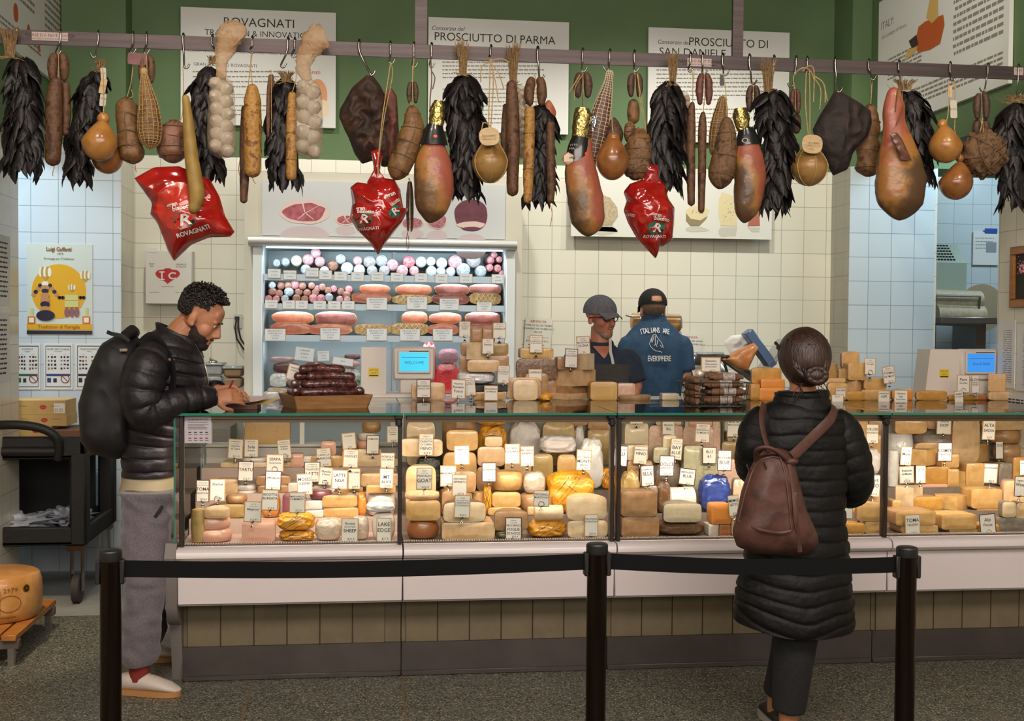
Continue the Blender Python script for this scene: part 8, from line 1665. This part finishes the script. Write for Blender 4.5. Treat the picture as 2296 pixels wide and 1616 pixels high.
for k,(x0,x1,y0,y1,lab)in enumerate(((454,500,842,868,'clear tub at the bottom behind the man\'s hands'),(455,502,816,840,'clear lidded tub under a metal ladle behind the man'),(505,545,846,868,'brown tub at the bottom right behind the man\'s hands'),(505,545,824,844,'tan tub with a blue label near the fridge side'))):tub(x0,x1,y0,y1,lab,k%2==1,mat('tub_tan','8a6f4e',rough=.4)if k>1 else None)
mk('ladle',MB().add(ball(at(478,811,8.25),(.03,.03,.015),14,8)).tube([at(470,803,8.25),at(478,808,8.25),at(487,813,8.25)],.008,8),M_STAND,org=at(478,813,8.25),label='metal ladle lying on the clear lidded tub',cat='ladle')
# --- machine in the far passage
def dough():
 Y=9.2;t=thing('rolling_machine',(at(2145,830,Y).x,Y,0),'grey machine with a vented hood and large drum in the far passage','machine');R_=lambda*q:rect(*q,Y);mg=mat('machine_grey','8f9a8a',rough=.45);a,b,z0,z1=R_(2078,588,2174,655)
 mk('hood',MB().add(loft([[(x,Y+.05,z0),(x,Y+.4,z0),(x,Y+.4,z1+.16),(x,Y+.22,z1+.16),(x,Y+.05,z1)]for x in(a,b)])),mg,t,smooth=0)
 g=MB();
 for i in range(9):
  for j in range(6):g.box((a+.05+i*.026,Y+.07+j*.026-.0,z1+.018+j*.024),(a+.068+i*.026,Y+.075+j*.026,z1+.034+j*.024))
 mk('vent_grille',g,M_BLACK,t,kind='stuff')
 p,q=at(2090,672,Y),at(2196,676,Y);md=mat('drum_tan','a8987c','97886c',sc=40,rough=.6);mk('drum',MB().add(tube([p,q],.085,24)),md,t);mk('drum',MB().add(tube([p+Vector((0,-.05,-.12)),q+Vector((0,-.05,-.12))],.085,24)),md,t);mk('steel_frame',MB().tube([at(2088,662,Y-.12),at(2197,664,Y-.12)],.012,6).tube([at(2197,664,Y-.12),at(2194,700,Y-.1)],.010,6),M_STAND,t)
 a,b,z0,z1=R_(2078,712,2225,726);mk('table',MB().box((a,Y-.25,z0),(b,Y+.5,z1),0,.004),M_STEEL,t);mk('leg',MB().box((a+.02,Y,0),(a+.08,Y+.3,z0)),M_STEEL,t);mk('leg',MB().box((b-.16,Y-.05,0),(b-.08,Y+.35,z0)),M_STEEL,t)
 a,b,z0,z1=R_(2172,610,2205,715);mk('wooden_board',MB().box((a,Y+.3,z0),(b,Y+.34,z1)),mat('board_dark','4a3220',rough=.7),org=(a,Y,z0),label='dark wooden board leaning beside the machine in the far passage',cat='board');c=at(2200,690,Y+.42);mk('round_board',MB().add(lathe([(0,0),(.2,0),(.2,.02),(0,.02)],32),0,Matrix.Translation(c)@Matrix.Rotation(pi/2,4,'X')),mat('board_pale','9a8a6a',rough=.7),org=c,label='round pale board behind the dark one in the far passage',cat='board')
dough()
# ================================================================ barrier, cart and cheese stool in front
M_POST=mat('post_black','2a2019',rough=.2,metal=.9);M_BELT=mat('belt_black','060606',rough=.85,spec=.2)
PO=[]
def stanchion(px,ytop,Y,lab):
 p=at(px,ytop,Y);x,z=p.x,p.z;PO.append((x,Y,z));t=thing('barrier_post',(x,Y,0),lab,'barrier post','belt barrier posts');c=Vector((x,Y,0))
 mk('foot',MB().add(lathe([(0,0),(.17,0),(.172,.008),(.15,.02),(.05,.034),(0,.036)],40,c)),M_BLACK,t);mk('pole',MB().add(lathe([(.0298,.03),(.0298,z-.012)],32,c)),M_POST,t);mk('cap',MB().add(lathe([(.0308,z-.03),(.0325,z-.024),(.0325,z-.004),(.030,z),(.024,z+.002),(0,z+.002)],32,c)),M_BLACK,t,smooth=30)
 for a in(0,pi):mk('belt_slot',MB().box((x+cos(a)*.026,Y-.016,z-.095),(x+cos(a)*.040,Y+.016,z-.026),0,.003),M_BLACK,t)
stanchion(248,1233,3.52,'black belt barrier post at the left in front of the man');stanchion(1339,1218,3.50,'middle black belt barrier post before the counter');stanchion(2034,1226,3.50,'right black belt barrier post beside the woman')
for(a,b),lab in zip(((0,1),(1,2)),('black belt stretched between the left and middle posts','black belt stretched between the middle and right posts')):
 A_,B_=PO[a],PO[b];n=20;R=[[Vector((A_[0]+.04+(B_[0]-A_[0]-.08)*i/n,A_[1]+(B_[1]-A_[1])*i/n,A_[2]+(B_[2]-A_[2])*i/n-.03+dz-.012*sin(pi*i/n)))+Vector((0,dy,0))for dz,dy in((0,-.0007),(-.048,-.0007),(-.048,.0007),(0,.0007))]for i in range(n+1)]
 mk('barrier_belt',MB().add(loft(R)),M_BELT,org=R[0][0],label=lab,cat='barrier belt',group='barrier belts',smooth=0)
# --- black utility cart
def cart():
 t=thing('utility_cart',(-2.0,7.6,0),'black plastic utility cart with a loop handle in the alcove opening','cart');m=mat('cart_plastic','141211','1b1918',sc=60,rough=.55,bump=.3,bsc=200);x0,x1,y0,y1=-2.36,-1.57,7.16,8.02;z0=on_floor(168,1345);lo,hi=.34,.78
 def tray(z,h,nm):mk(nm,MB().box((x0,y0,z),(x1,y1,z+.03),0,.008).box((x0,y0,z),(x0+.04,y1,z+h),0,.01).box((x1-.04,y0,z),(x1,y1,z+h),0,.01).box((x0,y0,z),(x1,y0+.04,z+h),0,.01).box((x0,y1-.04,z),(x1,y1,z+h),0,.01),m,t)
 tray(lo,.11,'lower_shelf');tray(hi+.06,.13,'upper_shelf')
 for x,y in((x0,y0),(x1-.09,y0),(x0,y1-.1),(x1-.09,y1-.1)):mk('post',MB().box((x-.004,y-.004,lo-.003),(x+.094,y+.104,hi+.103),0,.015),m,t)
 mk('side_panel',MB().box((x0+.05,y1-.06,lo),(x1-.12,y1-.03,hi+.1)),m,t)
 H=[at(-30,990,y0),at(-20,958,y0-.02),at(30,952,y0-.05),at(85,958,y0-.05),at(122,975,y0-.04),at(132,1000,y0-.02),at(130,1030,y0)];mk('handle',MB().add(tube(spl(H,24),[.026]*25,14)).add(tube([at(-30,1012,y0),at(132,1012,y0)],[.028,.028],12)),m,t,smooth=80)
 for x,y in((x1-.06,y0+.05),(x0+.06,y0+.05),(x1-.06,y1-.08),(x0+.06,y1-.08)):
  c=mk('caster',MB().add(tube([(x-.022,y,.085),(x-.02,y,.085),(x+.02,y,.085),(x+.022,y,.085)],[.075,.083,.083,.075],24)),mat('caster_rubber','3a3230',rough=.7),t);mk('fork',MB().box((x-.034,y-.03,.07),(x-.026,y+.03,lo)).box((x+.026,y-.03,.07),(x+.034,y+.03,lo)).box((x-.05,y-.05,lo-.03),(x+.05,y+.05,lo)),M_STAND,c)
 random.seed(8)
 for k,(x,y,w,lab)in enumerate(((-2.05,7.5,.2,'crumpled white and blue plastic wrap on the lower cart shelf, left'),(-1.82,7.7,.14,'crumpled white plastic strip on the lower cart shelf, right'))):mk('plastic_wrap',MB().add(ball((x,y,lo+.085),(w*.9,.15,.045),36,20,1.1,3.2,k*5)),mat('wrap_white','b9bcc4','d0d2d8','5f78a8',sc=8,lo=.3,hi=.85,rough=.3,bump=1,bsc=30),org=(x,y,lo),label=lab,cat='wrap',smooth=60)
 mb=mat('carton_yellow','c4a260','b8955a',sc=5,rough=.7);zt=hi+.09
 def carton(xa,xb,py0,py1,lab,k,mm=mb,Y=7.62):
  a,b,c0,c1=rect(xa,py0,xb,py1,Y);g=MB().box((a,Y,c0),(b,Y+.28,c1),0,.002)
  if mm is mb:
   for px in(xa+10,xa+(xb-xa)*.62):q=at(px,(py0+py1)/2-1,Y);g.add(([Vector((q.x+.020*cos(t),Y-.0008,q.z+.013*sin(t)))for t in[2*pi*i/18 for i in range(18)]],[tuple(range(18))]),1);g.text('Grana',.011,wall_m((q.x,Y-.0012,q.z)),0);g.text('FORMAGGI',.010,wall_m((q.x+.07,Y-.0012,q.z+.006)),3)
   if k==0:q=at(133,915,Y);g.box((q.x-.032,Y-.001,q.z-.03),(q.x+.032,Y,q.z+.03),2);[g.box((q.x-.03+.006*i,Y-.0016,q.z-.025),(q.x-.03+.006*i+rnd(.001,.004),Y-.001,q.z))and None for i in range(9)]
  mk('carton',g,[mm,M_RED,M_PAPER,M_INK],org=(a,Y,c0),label=lab,cat='carton',group='cartons stacked on the cart',smooth=0)
 carton(14,147,897,930,'yellow carton topmost of the cheese carton stack, with a barcode sheet',0);carton(18,149,930,955,'yellow carton second from the top of the cheese carton stack',1);carton(22,116,955,978,'yellow carton third from the top of the cheese carton stack',2);carton(22,116,978,1012,'yellow carton at the bottom of the cheese carton stack',3);carton(112,182,964,1012,'open brown cardboard box beside the yellow carton stack',4,mat('cardboard','7d553c',rough=.8),7.58)
cart()
# --- parmesan wheel on a slatted stool
def stool():
 M_W=mat('stool_wood','b0702c','96591f',sc=6,stretch=(1,7,1),rough=.5);z=on_floor(97,1415).z+.0;xa,xb,ya,yb=-2.0,-1.60,5.86,6.62;h=at(60,1385,6.2).z
 t=thing('slatted_stool',(-1.8,6.24,0),'low wooden slatted stand on metal legs under the parmesan wheel','stand');
 for k in range(5):x=xa+k*.082;mk('slat',MB().box((x,ya,h-.03),(x+.068,yb,h),0,.004),M_W,t)
 for y in(ya+.03,yb-.07):mk('crossbar',MB().box((xa,y,h-.075),(xb,y+.045,h-.03),0,.003),mat('stool_grey','5a5048',rough=.6),t)
 for x in(xa+.02,xb-.05):
  for y in(ya+.03,yb-.06):mk('leg',MB().box((x,y,0),(x+.03,y+.03,h-.07)),M_STEEL,t)
 c=Vector((-1.80,6.25,h));r=.215;H=.225;g=MB().add(lathe([(0,0),(r*.86,0),(r*.93,.008),(r*.985,.05),(r,H/2),(r*.985,H-.05),(r*.93,H-.008),(r*.86,H),(0,H)],56,c));tr=bvh_of(g)
 o=mk('parmesan_wheel',g,mat('parmesan_rind','c08a48','b07836','cf9c5e',sc=5,lo=.3,hi=.7,rough=.42,coat=.3),org=c,label='golden parmesan wheel with dotted rind lettering on the slatted stand',cat='cheese',smooth=50);l=MB();d=Vector((.15,1,0)).normalized();base=c+Vector((.0,-.5,0));e=Vector((1,0,0))
 def tx(s,x,z_,sz,roll=0):l.add(drape(text(s,sz),Matrix.Translation(base+Vector((x,0,z_)))@Matrix.Rotation(pi/2,4,'X')@Matrix.Rotation(roll,4,'Z'),tr,(0,1,0),.002))
 tx('2979',.115,.165,.030);[tx('PARMIGIANO',.07-.032*i,.11,.020,pi/2)for i in range(5)];tx('Alleanza',.10,.035,.022)
 l.add(tube(drape(([base+Vector((.11+.045*cos(a),0,.10+.04*sin(a)))for a in[2*pi*q/28 for q in range(29)]],[]),Matrix(),tr,(0,1,0),.001)[0],.0018,5));mk('rind_stamp',l,mat('stamp_brown','6d431c',rough=.6),o,smooth=0)
 q=tr.ray_cast(base+Vector((.172,0,.165)),Vector((0,1,0)))[0]or c+Vector((.17,-.12,.165));N_=Vector((q.x-c.x,q.y-c.y,0)).normalized();M=Matrix.Translation(q)@rot_to((0,0,1),N_);mk('round_badge',MB().add(lathe([(0,.004),(.015,.004),(.0152,.003)],24),1,M).add(lathe([(.015,.004),(.019,.003),(.020,-.004)],24),0,M).add(ball((0,0,.005),(.007,.007,.001),8,4),0,M),[mat('badge_gold','b58f3c',rough=.3,metal=.8),mat('badge_maroon','4d1622',rough=.4)],o)
stool()
